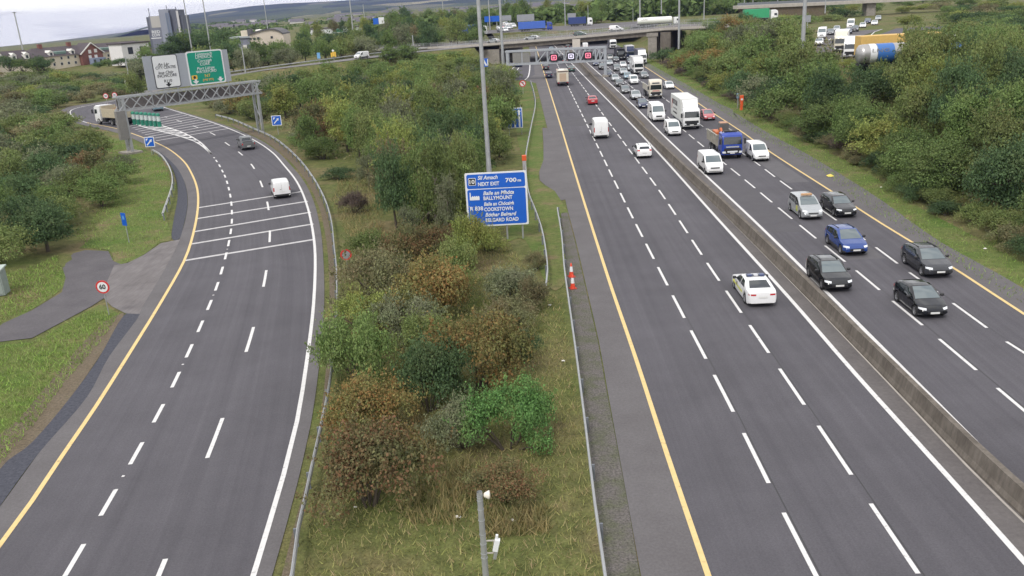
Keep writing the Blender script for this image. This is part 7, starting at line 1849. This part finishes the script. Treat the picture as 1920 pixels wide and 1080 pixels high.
# white box lorry with lettering
bl_, bv = lorry('box_lorry', P0, mat('box_white', (.62, .63, .60), .5, var=.04), L=10.6, boxh=(1.05, 4.1), cabh=3.0)
p = gx(1297, 244); th = hd_nb(1297, 244); f = Vector((math.cos(th), math.sin(th), 0)); bl_.location = p-f*5.3+Vector((0, 0, .012)); bl_.rotation_euler = (0, 0, th)
tag(bl_, 'large white box lorry with dark lettering on its side in the slow oncoming traffic', 'lorry')
M_LET = mat('letter_dark', (.035, .03, .035), .5)
for s in (-1, 1):
    text_mesh('MOTOLIM', 1.0, M_LET, bl_, loc=(-1.6, s*1.262, 3.15), rz=0 if s < 0 else math.pi, width=4.2, bold=.03)
    text_mesh('transport & logistics', .4, mat('letter_grey', (.25, .25, .25), .5), bl_, loc=(-1.2, s*1.262, 2.35), rz=0 if s < 0 else math.pi, width=3.3)
    text_mesh('www.motolim', .5, M_LET, bl_, loc=(-1.4, s*1.262, 1.75), rz=0 if s < 0 else math.pi, width=3.2)
    mb = MB(); mb.box((-4.1, s*1.258, 2.75), (.35, .012, 1.5), ry=R(12)); mb.build('red_stripe', mat('stripe_red', (.40, .06, .05), .5), bl_)
# blue tipper carrying an excavator
tp, bv = lorry('tipper_lorry', PAINT['lorry blue'], kind='none', L=8.2, cabh=2.95, deflect=False, six=True)
p = gx(1373, 299); th = hd_nb(1373, 299); f = Vector((math.cos(th), math.sin(th), 0)); tp.location = p-f*4.1+Vector((0, 0, .012)); tp.rotation_euler = (0, 0, th)
tag(tp, 'bright blue tipper lorry carrying an orange digger in its steel body', 'lorry')
M_STEEL = mat('tipper_steel', (.36, .34, .29), .6, metal=.3, var=.2, vscale=2)
mb = MB(); mb.box((-1.2, 0, 1.2), (5.4, 2.3, .14)); mb.build('tipper_floor', M_STEEL, tp)
for s in (1, -1):
    mb = MB(); mb.box((-1.2, s*1.18, 1.75), (5.4, .1, 1.1)); mb.box((-1.2, s*1.2, 2.36), (5.5, .18, .14))
    for k in range(6): mb.box((-3.7+k*1.0, s*1.26, 1.75), (.12, .1, 1.1))
    mb.build('tipper_side', M_STEEL, tp)
mb = MB(); mb.box((1.5, 0, 1.85), (.1, 2.3, 1.3)); mb.build('headboard', M_STEEL, tp); mb = MB(); mb.box((-3.9, 0, 1.75), (.1, 2.3, 1.1)); mb.build('tailboard', M_STEEL, tp)
mb = MB(); mb.box((2.9, 0, 3.05), (.3, 1.5, .14)); mb.box((2.9, -.9, 3.05), (.14, .14, .12)); mb.box((2.9, .9, 3.05), (.14, .14, .12)); mb.build('roof_beacons', M_SBLACK, tp)
decal('front_trim', bv, [(4.1, -.75, 1.36), (4.1, .75, 1.36), (4.1, .75, 1.52), (4.1, -.75, 1.52)], (1, 0, 0), mat('chrome', (.6, .62, .64), .25, metal=.6), tp, 6, 1, .018)
decal('front_trim', bv, [(4.1, -.55, .80), (4.1, .55, .80), (4.1, .6, .98), (4.1, -.6, .98)], (1, 0, 0), M_LAMP, tp, 6, 1, .018)
ex = empty('excavator', tp.location-f*.6+Vector((0, 0, -.3)), th, 'small orange tracked digger with folded arm loaded on the blue tipper', 'excavator')
M_EXO = mat('digger_orange', (.55, .15, .05), .5, var=.1); off = 1.28
for s in (1, -1):
    mb = MB(); 
    prof = [(-.95, .0), (.95, .0), (1.1, .22), (.95, .45), (-.95, .45), (-1.1, .22)]
    mb.add([(-1.3+x, s*.62-.17, off+z) for x, z in prof]+[(-1.3+x, s*.62+.17, off+z) for x, z in prof], [tuple(range(6)), tuple(range(11, 5, -1))]+[(i, (i+1) % 6, 6+(i+1) % 6, 6+i) for i in range(6)]); mb.build('track', M_TYRE, ex)
mb = MB(); mb.box((-1.45, 0, off+.85), (1.7, 1.4, .65)); mb.build('house', M_EXO, ex, bevel=.12)
mb = MB(); mb.box((-1.25, .25, off+1.5), (1.1, .95, .95)); cb_ = mb.build('cab', mat('digger_cab', (.10, .10, .10), .4), ex, bevel=.08)
mb = MB(); mb.box((-1.25, .25, off+2.0), (1.0, .85, .08)); mb.build('cab_roof', mat('cab_roof_orange', (.45, .24, .14), .5), cb_, bevel=.03)
mb = MB(); mb.bar((-.7, -.3, off+.8), (.1, -.3, off+1.55), .26, .3); mb.build('boom', M_EXO, ex, bevel=.04)
mb = MB(); mb.bar((.1, -.3, off+1.6), (.7, -.3, off+.8), .2, .24); mb.build('arm', M_EXO, ex, bevel=.03)
mb = MB(); mb.box((.6, -.3, off+.7), (.5, .7, .45)); mb.build('bucket', M_SBLACK, ex, bevel=.08)
ex.scale = (1.12, 1.12, 1.12)
mb = MB(); mb.box((-2.5, .2, off+.5), (.9, 1.0, .7)); mb.build('counterweight', mat('digger_rust', (.33, .12, .06), .7), ex, bevel=.12)
# cream tractor unit with low trailer
tr3, bv = lorry('tractor_lorry', PAINT['cream'], kind='none', L=9.5, cabh=3.45, deflect=False, six=True)
p = gx(1230, 186); th = hd_nb(1230, 186); f = Vector((math.cos(th), math.sin(th), 0)); tr3.location = p-f*4.75+Vector((0, 0, .012)); tr3.rotation_euler = (0, 0, th)
tag(tr3, 'cream tractor lorry with a high cab and low side boards in the queue', 'lorry')
decal('upper_window', bv, [(4.72, -.7, 2.75), (4.72, .7, 2.75), (4.6, .66, 2.98), (4.6, -.66, 2.98)], (1, 0, .3), M_GLASS, tr3, 6, 2, .014)
decal('red_stripes', bv, [(4.75, -.7, 1.40), (4.75, .7, 1.40), (4.75, .6, 1.60), (4.75, -.6, 1.60)], (1, 0, 0), mat('stripe_pink', (.50, .22, .20), .5), tr3, 6, 1, .018)
mb = MB(); mb.box((-1.0, 0, 1.35), (7.2, 2.45, .3)); mb.build('trailer_bed', PAINT['cream'], tr3, bevel=.03)
for s in (1, -1):
    mb = MB(); mb.box((-1.0, s*1.2, 1.9), (7.2, .08, .9)); mb.build('side_board', PAINT['cream'], tr3)
# lorries farther back in the queue
def far_lorry(px, py, m_cab, m_box, label, L=9.0, bh=3.8, hd=None, z=0.0, kind='box', cabh=2.95):
    o, b = lorry('box_lorry' if kind == 'box' else 'lorry', m_cab, m_box, kind=kind, L=L, boxh=(1.05, bh), cabh=cabh)
    p = gx(px, py, z); th = hd_nb(px, py) if hd is None else hd; f = Vector((math.cos(th), math.sin(th), 0))
    o.location = p-f*(L/2)*(1 if f.y < -.3 else 0)+Vector((0, 0, .012)); o.rotation_euler = (0, 0, th); tag(o, label, 'lorry'); return o
far_lorry(1198, 140, P0, P0, 'white lorry with a tall white front behind the grey queueing car', bh=4.0, cabh=3.7)
far_lorry(1205, 121, P0, mat('trailer_dark', (.10, .10, .13), .5), 'lorry with white cab and dark box next to the bridge pier', bh=3.9)
far_lorry(1183, 113, PAINT['dark blue'], P0, 'dark cabbed lorry with a white box under the bridge', bh=4.0)
far_lorry(1165, 113, PAINT['black'], mat('trailer_dark', (.10, .10, .13)), 'black lorry in the shade beneath the bridge', bh=3.2)
far_lorry(1150, 92, P0, mat('trailer_dark', (.10, .10, .13)), 'white fronted lorry far under the bridge beside the curving barrier', bh=3.3)

# slip road
def slip_h(px, py, qx, qy): a, b = gx(px, py), gx(qx, qy); return math.atan2(b.y-a.y, b.x-a.x)
put('small_van', 531, 373, 'white', slip_h(545, 372, 505, 300), 'white van with red tail lights crossing the first rumble bar on the slip road', 'van')
put('pickup', 468, 282, 'grey', slip_h(472, 282, 430, 252), 'grey pickup truck with dark tailgate on the slip road bend', 'pickup truck')
put('big_van', 298, 209, 'pale blue', slip_h(300, 209, 285, 195), 'pale van with a dark rear beneath the sign gantry', 'van')
# tipper lorry on the loop
tl, bv = lorry('tipper_lorry', P0, kind='none', L=8.4, cabh=3.0, deflect=False, six=True)
p = gx(208, 236); th = R(142); tl.location = (p.x, p.y+2.2, .012); tl.rotation_euler = (0, 0, th); tl.scale = (1.22, 1.22, 1.22)
tag(tl, 'white cabbed tipper lorry loaded with brown soil on the loop behind the gantry leg', 'lorry')
M_TB = mat('tipper_khaki', (.44, .385, .28), .6, var=.12)
for s in (1, -1):
    mb = MB(); mb.box((-1.2, s*1.2, 1.9), (5.4, .12, 1.35)); mb.build('tipper_side', M_TB, tl)
mb = MB(); mb.box((1.45, 0, 2.1), (.12, 2.4, 1.7)); mb.build('headboard', M_TB, tl); mb = MB(); mb.box((-3.95, 0, 1.9), (.12, 2.4, 1.35)); mb.build('tailboard', M_TB, tl); mb = MB(); mb.box((-1.2, 0, 1.25), (5.4, 2.3, .14)); mb.build('tipper_floor', M_TB, tl)
so = MB(); NX, NY = 14, 8; rs = random.Random(4)
so.add([(-3.85+5.2*i/NX, -1.12+2.24*j/NY, 1.9+.75*math.sin(math.pi*i/NX)*math.sin(math.pi*j/NY)+rs.uniform(-.06, .06)) for i in range(NX+1) for j in range(NY+1)], [(i*(NY+1)+j, (i+1)*(NY+1)+j, (i+1)*(NY+1)+j+1, i*(NY+1)+j+1) for i in range(NX) for j in range(NY)], 0, True)
o = so.build('soil_heap', mat('soil', (.20, .13, .075), .95, var=.3, vscale=4, bump=.5, bscale=12)); o.parent = None; o.matrix_world = Matrix.Translation(tl.location) @ Matrix.Rotation(th, 4, 'Z') @ Matrix.Scale(1.22, 4); tag(o, 'brown soil heaped in the tipper on the loop road', 'soil')

# embankment ramp, bridge and roundabout
put('mid_van', 668, 111, 'white', (600, 120), 'white van driving left along the embankment ramp', 'van', z=4.7)
def on_bridge(kind, px, py, col, yoff, label, flip=False, cat='car'):
    s, z = bpl(px, py); q = A_+db_*s-nb_*yoff; src = VEH[kind][0]
    o = copy_tree(src, None, {P0.name: PAINT[col]}); o.location = (q.x, q.y, zt(s)-.19); o.rotation_euler = (0, 0, angb+(math.pi if flip else 0)); o.name = 'van' if 'van' in kind else 'car'
    return tag(o, label, cat)
on_bridge('hatch', 917, 80, 'silver', 4.0, 'silver car at the left end of the bridge by the lamp column', True)
on_bridge('estate', 990, 77, 'silver', 4.2, 'silver car crossing the bridge above the side road', True)
on_bridge('hatch', 1079, 70, 'green', 6.0, 'dark green car crossing the middle of the bridge')
on_bridge('small_van', 1135, 58, 'white', 17.0, 'small white van on the far lane of the bridge', False, 'van')
# articulated lorries on the roundabout
def artic(px0, px1, py, D, m_tr, m_cab, label, left=False, ztop=None, tanker=False, zb=6.0):
    a, b = at_y(px0, py, D), at_y(px1, py, D); w = b.x-a.x; sc = min(1.15, max(.8, w/16.0)); Lt = w-2.9
    root = empty('tanker_lorry' if tanker else 'articulated_lorry', ((a.x+b.x)/2, D, min(a.z, b.z)), math.pi if left else 0, label, 'lorry')
    hL_ = w/2; xb0 = -hL_; xb1 = -hL_+Lt
    cab, bv = rounded_cab('cab', root, m_cab, hL_-2.3, hL_, 1.22, .5, 3.5 if not tanker else 3.1)
    decal('windscreen', bv, [(hL_, -1.0, 1.75), (hL_, 1.0, 1.75), (hL_-.3, .98, 2.6), (hL_-.3, -.98, 2.6)], (1, 0, .15), M_GLASS, root, 8, 5, .012)
    for s in (1, -1): decal('side_window', bv, [(hL_-1.3, s*1.2, 1.8), (hL_-.3, s*1.2, 1.7), (hL_-.36, s*1.2, 2.5), (hL_-1.3, s*1.2, 2.5)], (0, s, .05), M_GLASS, root, 4, 3, .01)
    if tanker:
        mb = MB(); n = 20; prof = [(0, xb0), (.9, xb0+.02), (1.2, xb0+.25), (1.25, xb0+.6), (1.25, xb1-.5), (1.15, xb1-.15), (.8, xb1), (0, xb1+.05)]
        mb.lathe([(r, h) for r, h in prof], (0, 0, 2.25), axis='X', n=n); mb.build('tank', m_tr, root)
        text_mesh('LNG', .7, mat('letter_grey', (.25, .25, .25)), root, loc=(xb0+2.6, -1.24, 2.7), width=2.2)
        text_mesh('LNG', .7, mat('letter_grey', (.25, .25, .25)), root, loc=(xb0+2.6, 1.24, 2.7), rz=math.pi, width=2.2)
    else:
        mb = MB(); mb.box(((xb0+xb1)/2, 0, 2.62), (Lt, 2.5, 2.8)); mb.build('curtain_trailer', m_tr, root, bevel=.05)
        mb = MB(); mb.box(((xb0+xb1)/2, 0, 1.18), (Lt-.1, 2.45, .14)); mb.build('trailer_rail', M_GALV_D, root)
    mb = MB(); mb.box(((xb0+xb1)/2, 0, .95), (Lt, .9, .3)); mb.box((hL_-2.2, 0, .8), (3.6, .9, .25)); mb.build('chassis', M_TRIMB, root)
    wheels(root, dict(rw=.5, axles=[hL_-1.3, hL_-3.6, xb0+1.6, xb0+2.9, xb0+4.2], plan=[(0, 1.22)]), w=.34)
    return root
M_CURT = mat('curtain_blue', (.045, .10, .42), .6, var=.08, vscale=.6)
artic(862, 914, 66, 330, M_CURT, P0, 'bright blue trailer lorry with white cab at the left, partly behind the thick lamp column')
artic(972, 1036, 57, 372, mat('curtain_bright_blue', (.06, .14, .50), .6, var=.06, vscale=.6), PAINT['lorry blue'], 'long bright blue trailer lorry with blue cab crossing beyond the bridge')
artic(1066, 1111, 48, 400, mat('curtain_navy', (.03, .055, .19), .6, var=.06, vscale=.6), P0, 'navy blue trailer lorry with white cab beyond the bridge')
artic(1195, 1274, 47, 345, mat('tank_white', (.80, .80, .76), .35), P0, 'long white gas tanker lorry passing right of the bridge end', tanker=True)
artic(1394, 1457, 39, 290, mat('curtain_green', (.04, .33, .15), .6, var=.06), P0, 'green trailer lorry behind the trees of the right bank', zb=5)
# white vehicles waiting left of the blue trailers
def far_car(kind, px, py, col, label, D=390, cat='car', th=-1.2):
    q = at_y(px, py, D); o = copy_tree(VEH[kind][0], None, {P0.name: PAINT[col]}); o.location = (q.x, D, q.z); o.rotation_euler = (0, 0, th); o.name = 'van' if 'van' in kind else 'car'; return tag(o, label, cat)
WQ = 'white vehicles waiting on the roundabout approach'
for i, (k, px, py, c, lb) in enumerate([('mid_van', 946, 60, 'white', 'nearest white van waiting left of the bright blue trailer'), ('hatch', 938, 60.5, 'dark grey', 'dark car beside the waiting white vans on the roundabout'), ('suv', 951, 55, 'white', 'white car behind the nearest waiting white van'), ('hatch', 956, 54, 'silver', 'silver car among the waiting white vehicles'), ('mid_van', 961, 52, 'white', 'white van just left of the bright blue trailer tail'), ('hatch', 936, 55, 'white', 'leftmost white car waiting on the roundabout'), ('hatch', 943, 53, 'red', 'small red car among the waiting white vehicles'), ('small_van', 949, 49, 'white', 'small white van at the back of the roundabout queue')]):
    far_car(k, px, py, c, lb, D=375+3*i, cat='van' if 'van' in k else 'car')

# queue on the slope at the upper right
def q2(kind, px, py, col, label, to, cat='car'): return put(kind, px, py, col, to, label, cat, z=QZ+.02)
D1 = lambda px, py: (px-30, py+38)
q2('big_van', 1540, 73, 'white', 'white van at the front of the upper right queue beside the trees', D1(1540, 73), 'van')
q2('hatch', 1556, 66, 'grey', 'grey car just behind the front white van of the upper right queue', D1(1556, 66))
q2('estate', 1568, 60, 'silver', 'silver estate behind the grey car in the upper right queue', D1(1568, 60))
mbus = q2('big_van', 1594, 54, 'white', 'white minibus with dark side windows in the upper right queue', D1(1594, 54), 'minibus')
bvb = VEH['big_van'][1]
for s in (1, -1): decal('passenger_window', bvb, [(-2.6, s*1.02, 1.35), (.5, s*1.02, 1.35), (.5, s*1.02, 2.1), (-2.6, s*1.02, 2.1)], (0, s, .12), M_GLASS, mbus, 10, 4, .012)
q2('suv', 1602, 60, 'dark grey', 'dark grey car in front of the white minibus on its right', D1(1602, 60))
q2('hatch', 1617, 53, 'white', 'white hatchback right of the minibus in the upper right queue', D1(1617, 53))
q2('suv', 1626, 45, 'dark blue', 'dark blue car behind the white hatchback in the upper right queue', D1(1626, 45))
q2('sedan', 1639, 48, 'white', 'white saloon near the far end of the upper right queue', D1(1639, 48))
q2('suv', 1646, 39, 'silver', 'silver car behind the white saloon in the upper right queue', D1(1646, 39))
q2('hatch', 1590, 64, 'dark blue', 'dark blue car between the tall cream lorry and dark grey car', D1(1590, 64))
def q_lorry(px, py, m, label, bh, cabh):
    o, b = lorry('box_lorry', m, P0, L=8.5, boxh=(1.05, bh), cabh=cabh); p = gx(px, py, QZ); q = gx(px-24, py+42, QZ); th = math.atan2(q.y-p.y, q.x-p.x); f = Vector((math.cos(th), math.sin(th), 0))
    o.location = p-f*4.25+Vector((0, 0, .04)); o.rotation_euler = (0, 0, th); return tag(o, label, 'lorry')
q_lorry(1575, 100, PAINT['cream'], 'tall cream lorry with rounded cab top on the upper right queue road', 3.9, 3.2)
q_lorry(1594, 112, P0, 'white fronted lorry in front of the tall cream lorry, upper right', 3.4, 2.9)
q2('hatch', 1535, 86, 'white', 'small white car half hidden by bushes at the head of the upper right queue', D1(1535, 86))
# tanker and yellow box lorry beside the queue
tk = artic(1606, 1800, 124, 118, mat('tank_steel', (.42, .41, .40), .35, metal=.5), mat('tanker_blue', (.10, .22, .50), .4), 'steel tanker lorry with a blue and white rear band behind the right bank trees', tanker=True)
mb = MB(); mb.lathe([(1.27, -4.6), (1.275, -2.4)], (0, 0, 2.25), axis='X', n=20); mb.build('blue_band', mat('band_blue', (.05, .16, .45), .4), tk)
mb = MB(); mb.lathe([(1.28, -5.6), (1.28, -4.7)], (0, 0, 2.25), axis='X', n=20); mb.build('white_band', M_SWHITE, tk)
yl = artic(1606, 1790, 110, 132, mat('box_yellow', (.62, .40, .12), .6, var=.08), P0, 'lorry with an orange-yellow box top behind the steel tanker', left=False)
# prototypes are only patterns: take them out of the scene
def drop(o):
    for c in list(KIDS.get(o.name, [])): drop(c)
    bpy.data.objects.remove(o)
for k in VEH: drop(VEH[k][0])
# ------------------------------------------------------------------ drop plants the photo shows nothing of, then describe the rest
HIDDEN = {(-2192,3484),(-2169,3266),(-2154,3408),(-2151,3385),(-2125,3196),(-2113,3110),(-2104,3477),(-2068,3468),(-2059,3546),(-2051,3412),(-2047,3225),(-2045,3359),(-2032,3141),(-1992,3065),(-1975,3527),(-1970,2984),(-1942,3310),(-1942,3415),(-1924,2818),(-1910,2920),(-1905,3439),(-1903,3078),(-1860,3349),(-1858,3316),(-1852,2753),(-1838,2845),(-1812,3279),(-1810,2921),(-1798,2631),(-1781,2715),(-1757,2792),(-1729,3264),(-1715,2631),(-1683,2707),(-1672,2528),(-1669,3083),(-1657,3003),(-1629,2454),(-1609,2355),(-1586,2978),(-1573,2524),(-1552,2298),(-1532,2379),(-1527,2923),(-1509,2179),(-1509,3026),(-1503,3720),(-1462,2277),(-1444,2365),(-1411,2035),(-1406,2121),(-1362,2320),(-1362,2691),(-1348,1962),(-1325,2038),(-1267,2723),(-1246,1876),(-1227,1975),(-1205,1749),(-1196,3722),(-1186,2684),(-1173,1894),(-1171,1676),(-1120,1819),(-1119,1744),(-1113,1588),(-1103,1676),(-1103,2681),(-1088,2477),(-1057,2585),(-1051,1628),(-1049,1559),(-1040,1899),(-1032,3152),(-1017,2511),(-1004,2657),(-1000,1507),(-992,1441),(-980,2586),(-972,2396),(-938,1297),(-924,1375),(-879,1277),(-860,1196),(-822,1264),(-803,1541),(-795,1130),(-787,1185),(-762,1080),(-757,1495),(-743,1428),(-737,1020),(-696,939),(-686,3910),(-680,998),(-665,4771),(-654,2976),(-645,1969),(-626,917),(-624,3399),(-614,846),(-589,2087),(-586,2146),(-577,6162),(-570,781),(-564,826),(-549,2284),(-535,2039),(-531,1878),(-529,2101),(-501,2162),(-500,707),(-478,2485),(-466,1905),(-456,1834),(-447,2433),(-445,2127),(-409,2037),(-405,1944),(-402,5223),(-393,2491),(-368,5105),(-367,1548),(-365,1697),(-362,2266),(-346,2367),(-337,1632),(-325,2589),(-324,1955),(-322,4762),(-308,2166),(-304,2310),(-294,1730),(-292,2033),(-291,1513),(-284,2480),(-278,1344),(-249,3202),(-239,2060),(-238,1714),(-234,1361),(-226,1477),(-225,1938),(-220,2450),(-209,2111),(-208,1209),(-192,2566),(-190,1981),(-182,2062),(-162,1911),(-161,2421),(-161,4448),(-148,2154),(-146,1821),(-128,1007),(-115,1191),(-108,1566),(-105,1135),(-105,1497),(-105,5417),(-102,1868),(-99,868),(-94,949),(-69,2117),(-67,550),(-65,1648),(-57,1454),(-37,4901),(-6,5991),(255,5842),(318,5113),(342,534),(343,420),(344,448),(344,505),(348,476),(355,383),(359,490),(361,427),(365,1386),(367,1347),(375,1465),(377,1986),(378,1673),(378,2128),(380,1804),(381,2080),(381,2177),(382,546),(385,2226),(389,5471),(393,467),(393,622),(398,429),(400,392),(407,6136),(415,4810),(425,5918),(426,528),(434,486),(436,436),(442,564),(448,386),(449,2857),(450,680),(462,617),(462,5157),(472,480),(484,564),(486,5796),(490,412),(492,736),(494,2957),(501,853),(508,528),(512,1543),(514,653),(514,805),(516,480),(517,599),(528,430),(537,394),(545,717),(554,529),(555,5509),(556,2998),(557,772),(560,1230),(561,478),(562,852),(569,918),(575,613),(579,987),(581,561),(581,658),(582,436),(589,511),(593,2013),(595,803),(600,753),(604,403),(604,2756),(608,2835),(615,1023),(619,711),(621,2173),(622,873),(623,546),(627,463),(627,503),(628,957),(632,631),(634,589),(637,5703),(639,1070),(641,799),(642,423),(642,2062),(652,1453),(653,671),(653,1187),(661,846),(663,712),(665,912),(666,759),(668,458),(671,545),(671,1031),(672,5750),(674,2994),(682,593),(683,2812),(689,803),(690,499),(703,663),(707,1174),(707,2913),(708,948),(709,892),(712,1442),(713,1115),(720,768),(724,1031),(725,1508),(728,560),(729,840),(733,601),(734,5995),(735,2517),(738,5181),(740,1370),(742,1578),(745,705),(759,895),(766,778),(777,653),(783,1315),(783,1429),(789,727),(796,1503),(799,4540),(816,1373),(818,1730),(845,4627),(846,1452),(890,1719),(896,1581),(901,1500),(941,1648),(944,5372),(989,3388),(1007,1741),(1023,1984),(1089,1838),(1097,4841),(1129,1892),(1142,1962),(1159,3397),(1161,3656),(1172,3872),(1173,2027),(1183,2093),(1228,6128),(1246,4308),(1251,2108),(1269,2611),(1271,4146),(1273,5730),(1280,2187),(1299,4671),(1315,2261),(1336,5954),(1342,5365),(1356,2320),(1360,2460),(1376,5515),(1385,2389),(1391,4438),(1409,3581),(1425,5883),(1505,4467),(1555,4053),(1647,4579),(1762,3158),(1850,4684),(1909,4107),(1914,3721),(1990,3529),(2004,4606),(2018,4237),(2022,4354),(2036,4091),(2072,3895),(2078,4511),(2172,4475),(2188,4323),(2201,4214),(2203,4629),(2212,4717),(2342,4383)}
keep = []
for p in PLANTS:
    k = (int(round(p[0].location.x*10)), int(round(p[0].location.y*10)))
    if k in HIDDEN:
        for c in [c for c in p[0].children]: bpy.data.objects.remove(c)
        bpy.data.objects.remove(p[0])
    else: keep.append(p)
PLANTS = keep
LANDMARKS = [(905, 1000, 'the nearest grey pole', 'i'), (1072, 520, 'the traffic cones', 'i'), (930, 372, 'the blue exit sign', 'it'), (560, 352, 'the slip road van', 'it'), (580, 430, 'the rumble bars', 'i'), (575, 800, 'the slip road edge line', 'i'),
  (915, 180, 'the thick lamp column', 't'), (970, 220, 'the lane arrow sign', 't'), (490, 195, 'the right gantry leg', 't'), (500, 270, 'the grey pickup', 't'), (668, 103, 'the embankment van', 'te'), (775, 82, 'the bare ramp post', 'te'), (925, 100, 'the bridge abutment', 'te'), (522, 228, 'the diagonal arrow sign', 't'),
  (238, 430, 'the narrow blue sign', 'l'), (192, 542, 'the 60 sign', 'l'), (250, 235, 'the left gantry leg', 'l'), (205, 215, 'the soil lorry', 'l'), (10, 530, 'the utility cabinet', 'l'), (165, 108, 'the hotel', 'lh'), (310, 135, 'the white gantry sign', 'lh'), (300, 60, 'the grey tower', 'h'), (485, 82, 'the round-roofed building', 'he'), (20, 115, 'the far left house', 'lh'),
  (1389, 193, 'the orange phone pillar', 'r'), (1290, 205, 'the white box lorry', 'r'), (1367, 262, 'the blue tipper', 'r'), (1540, 387, 'the silver taxi', 'r'), (1762, 491, 'the dark grey crossover', 'r'), (1505, 70, 'the bank lamp column', 'r'), (1273, 60, 'the slim bank column', 'r'), (1230, 88, 'the bridge pier', 'r'), (1650, 95, 'the steel tanker', 'rf'), (1595, 48, 'the queueing minibus', 'rf'), (1600, 400, 'the black estate', 'r'), (1225, 163, 'the cream tractor lorry', 'r'),
  (1235, 40, 'the white tanker', 'f'), (1427, 26, 'the green trailer', 'f'), (1625, 12, 'the viaduct pier', 'f'), (712, 40, 'the billboard', 'e'), (1000, 48, 'the bright blue trailer', 'f'), (1088, 42, 'the navy trailer', 'f'), (622, 100, 'the yellow sign', 'e'), (664, 50, 'the tall ramp column', 'e')]
REG = {'island': ('i', 'bushes between the two foreground guardrails'), 'thicket': ('t', 'thicket between slip road and motorway'), 'left bank': ('l', 'bushes left of the slip road'), 'loop': ('lh', 'bushes before the hotel'), 'hotel': ('h', 'trees around hotel and tower'),
       'embankment': ('e', 'trees behind the embankment ramp'), 'right bank': ('r', 'trees on the right bank'), 'right foot': ('r', 'scrub at the foot of the right bank'), 'bridge end': ('rf', 'bushes at the right bridge end'), 'far right': ('f', 'shrubs beside the upper right queue'), 'skyline': ('f', 'trees beyond the roundabout'), 'far left': ('e', 'trees left of the roundabout')}
LBL = {}
for (o, colour, kind, h, region, (px, py, dd)) in PLANTS:
    codes, grp = REG[region]
    best = min((l for l in LANDMARKS if any(c in l[3] for c in codes)), key=lambda l: (l[0]-px)**2+((l[1]-py)*1.6)**2)
    dx, dy = px-best[0], py-best[1]
    rel = ('left of' if dx < 0 else 'right of') if abs(dx) > 1.3*abs(dy) else ('beyond' if dy < 0 else 'in front of')
    size = 'low' if h < 1.9 else ('mid-sized' if h < 4.2 else 'tall')
    if kind == 'sapling': size = 'wispy '+('low' if h < 2.5 else 'tall')
    o['group'] = grp
    LBL.setdefault(f'{size} {colour} {kind} {rel} {best[2]}', []).append((px, py, o))
NUM = ['zero', 'one', 'two', 'three', 'four', 'five', 'six', 'seven', 'eight', 'nine', 'ten', 'eleven', 'twelve', 'thirteen', 'fourteen', 'fifteen', 'sixteen', 'seventeen', 'eighteen', 'nineteen', 'twenty']
ORD = ['', 'first', 'second', 'third', 'fourth', 'fifth', 'sixth', 'seventh', 'eighth', 'ninth', 'tenth', 'eleventh', 'twelfth', 'thirteenth', 'fourteenth', 'fifteenth', 'sixteenth', 'seventeenth', 'eighteenth', 'nineteenth', 'twentieth']
for lab, items in LBL.items():
    items.sort(key=lambda t: t[0]); n = len(items)
    words = lab.split(' ')
    ki = next(i for i, w in enumerate(words) if w in ('bush', 'tree', 'sapling'))
    plural = ' '.join(words[:ki]+[{'bush': 'bushes', 'tree': 'trees', 'sapling': 'saplings'}[words[ki]]]+words[ki+1:])
    for i, (px, py, o) in enumerate(items):
        if n == 1: o['label'] = lab
        elif n == 2: o['label'] = ('left' if i == 0 else 'right')+' one of two '+plural
        else:
            pos = 'leftmost' if i == 0 else ('rightmost' if i == n-1 else ORD[min(i+1, 20)]+' from left')
            o['label'] = f'{pos} of {NUM[min(n, 20)]} {plural}'
# ------------------------------------------------------------------ hazy air
top_z = max(max((v.co.z for v in o.data.vertices), default=0) for o in [bpy.data.objects['hills']])+25
bot_z = min(min(v.co.z for v in bpy.data.objects[n_].data.vertices) for n_ in ('hills', 'ground'))-1
mb = MB(); mb.box((0, 3950, (top_z+bot_z)/2), (17200, 8700, top_z-bot_z))
hm = bpy.data.materials.new('hazy_air'); hm.use_nodes = True
hn_, hl_ = hm.node_tree.nodes, hm.node_tree.links; hn_.clear()
ho = hn_.new('ShaderNodeOutputMaterial'); pv = hn_.new('ShaderNodeVolumePrincipled')
pv.inputs['Color'].default_value = (.27, .33, .66, 1); pv.inputs['Density'].default_value = 8.5e-5; pv.inputs['Anisotropy'].default_value = 0.0
hl_.new(pv.outputs[0], ho.inputs['Volume'])
tag(mb.build('haze', hm), kind='stuff')
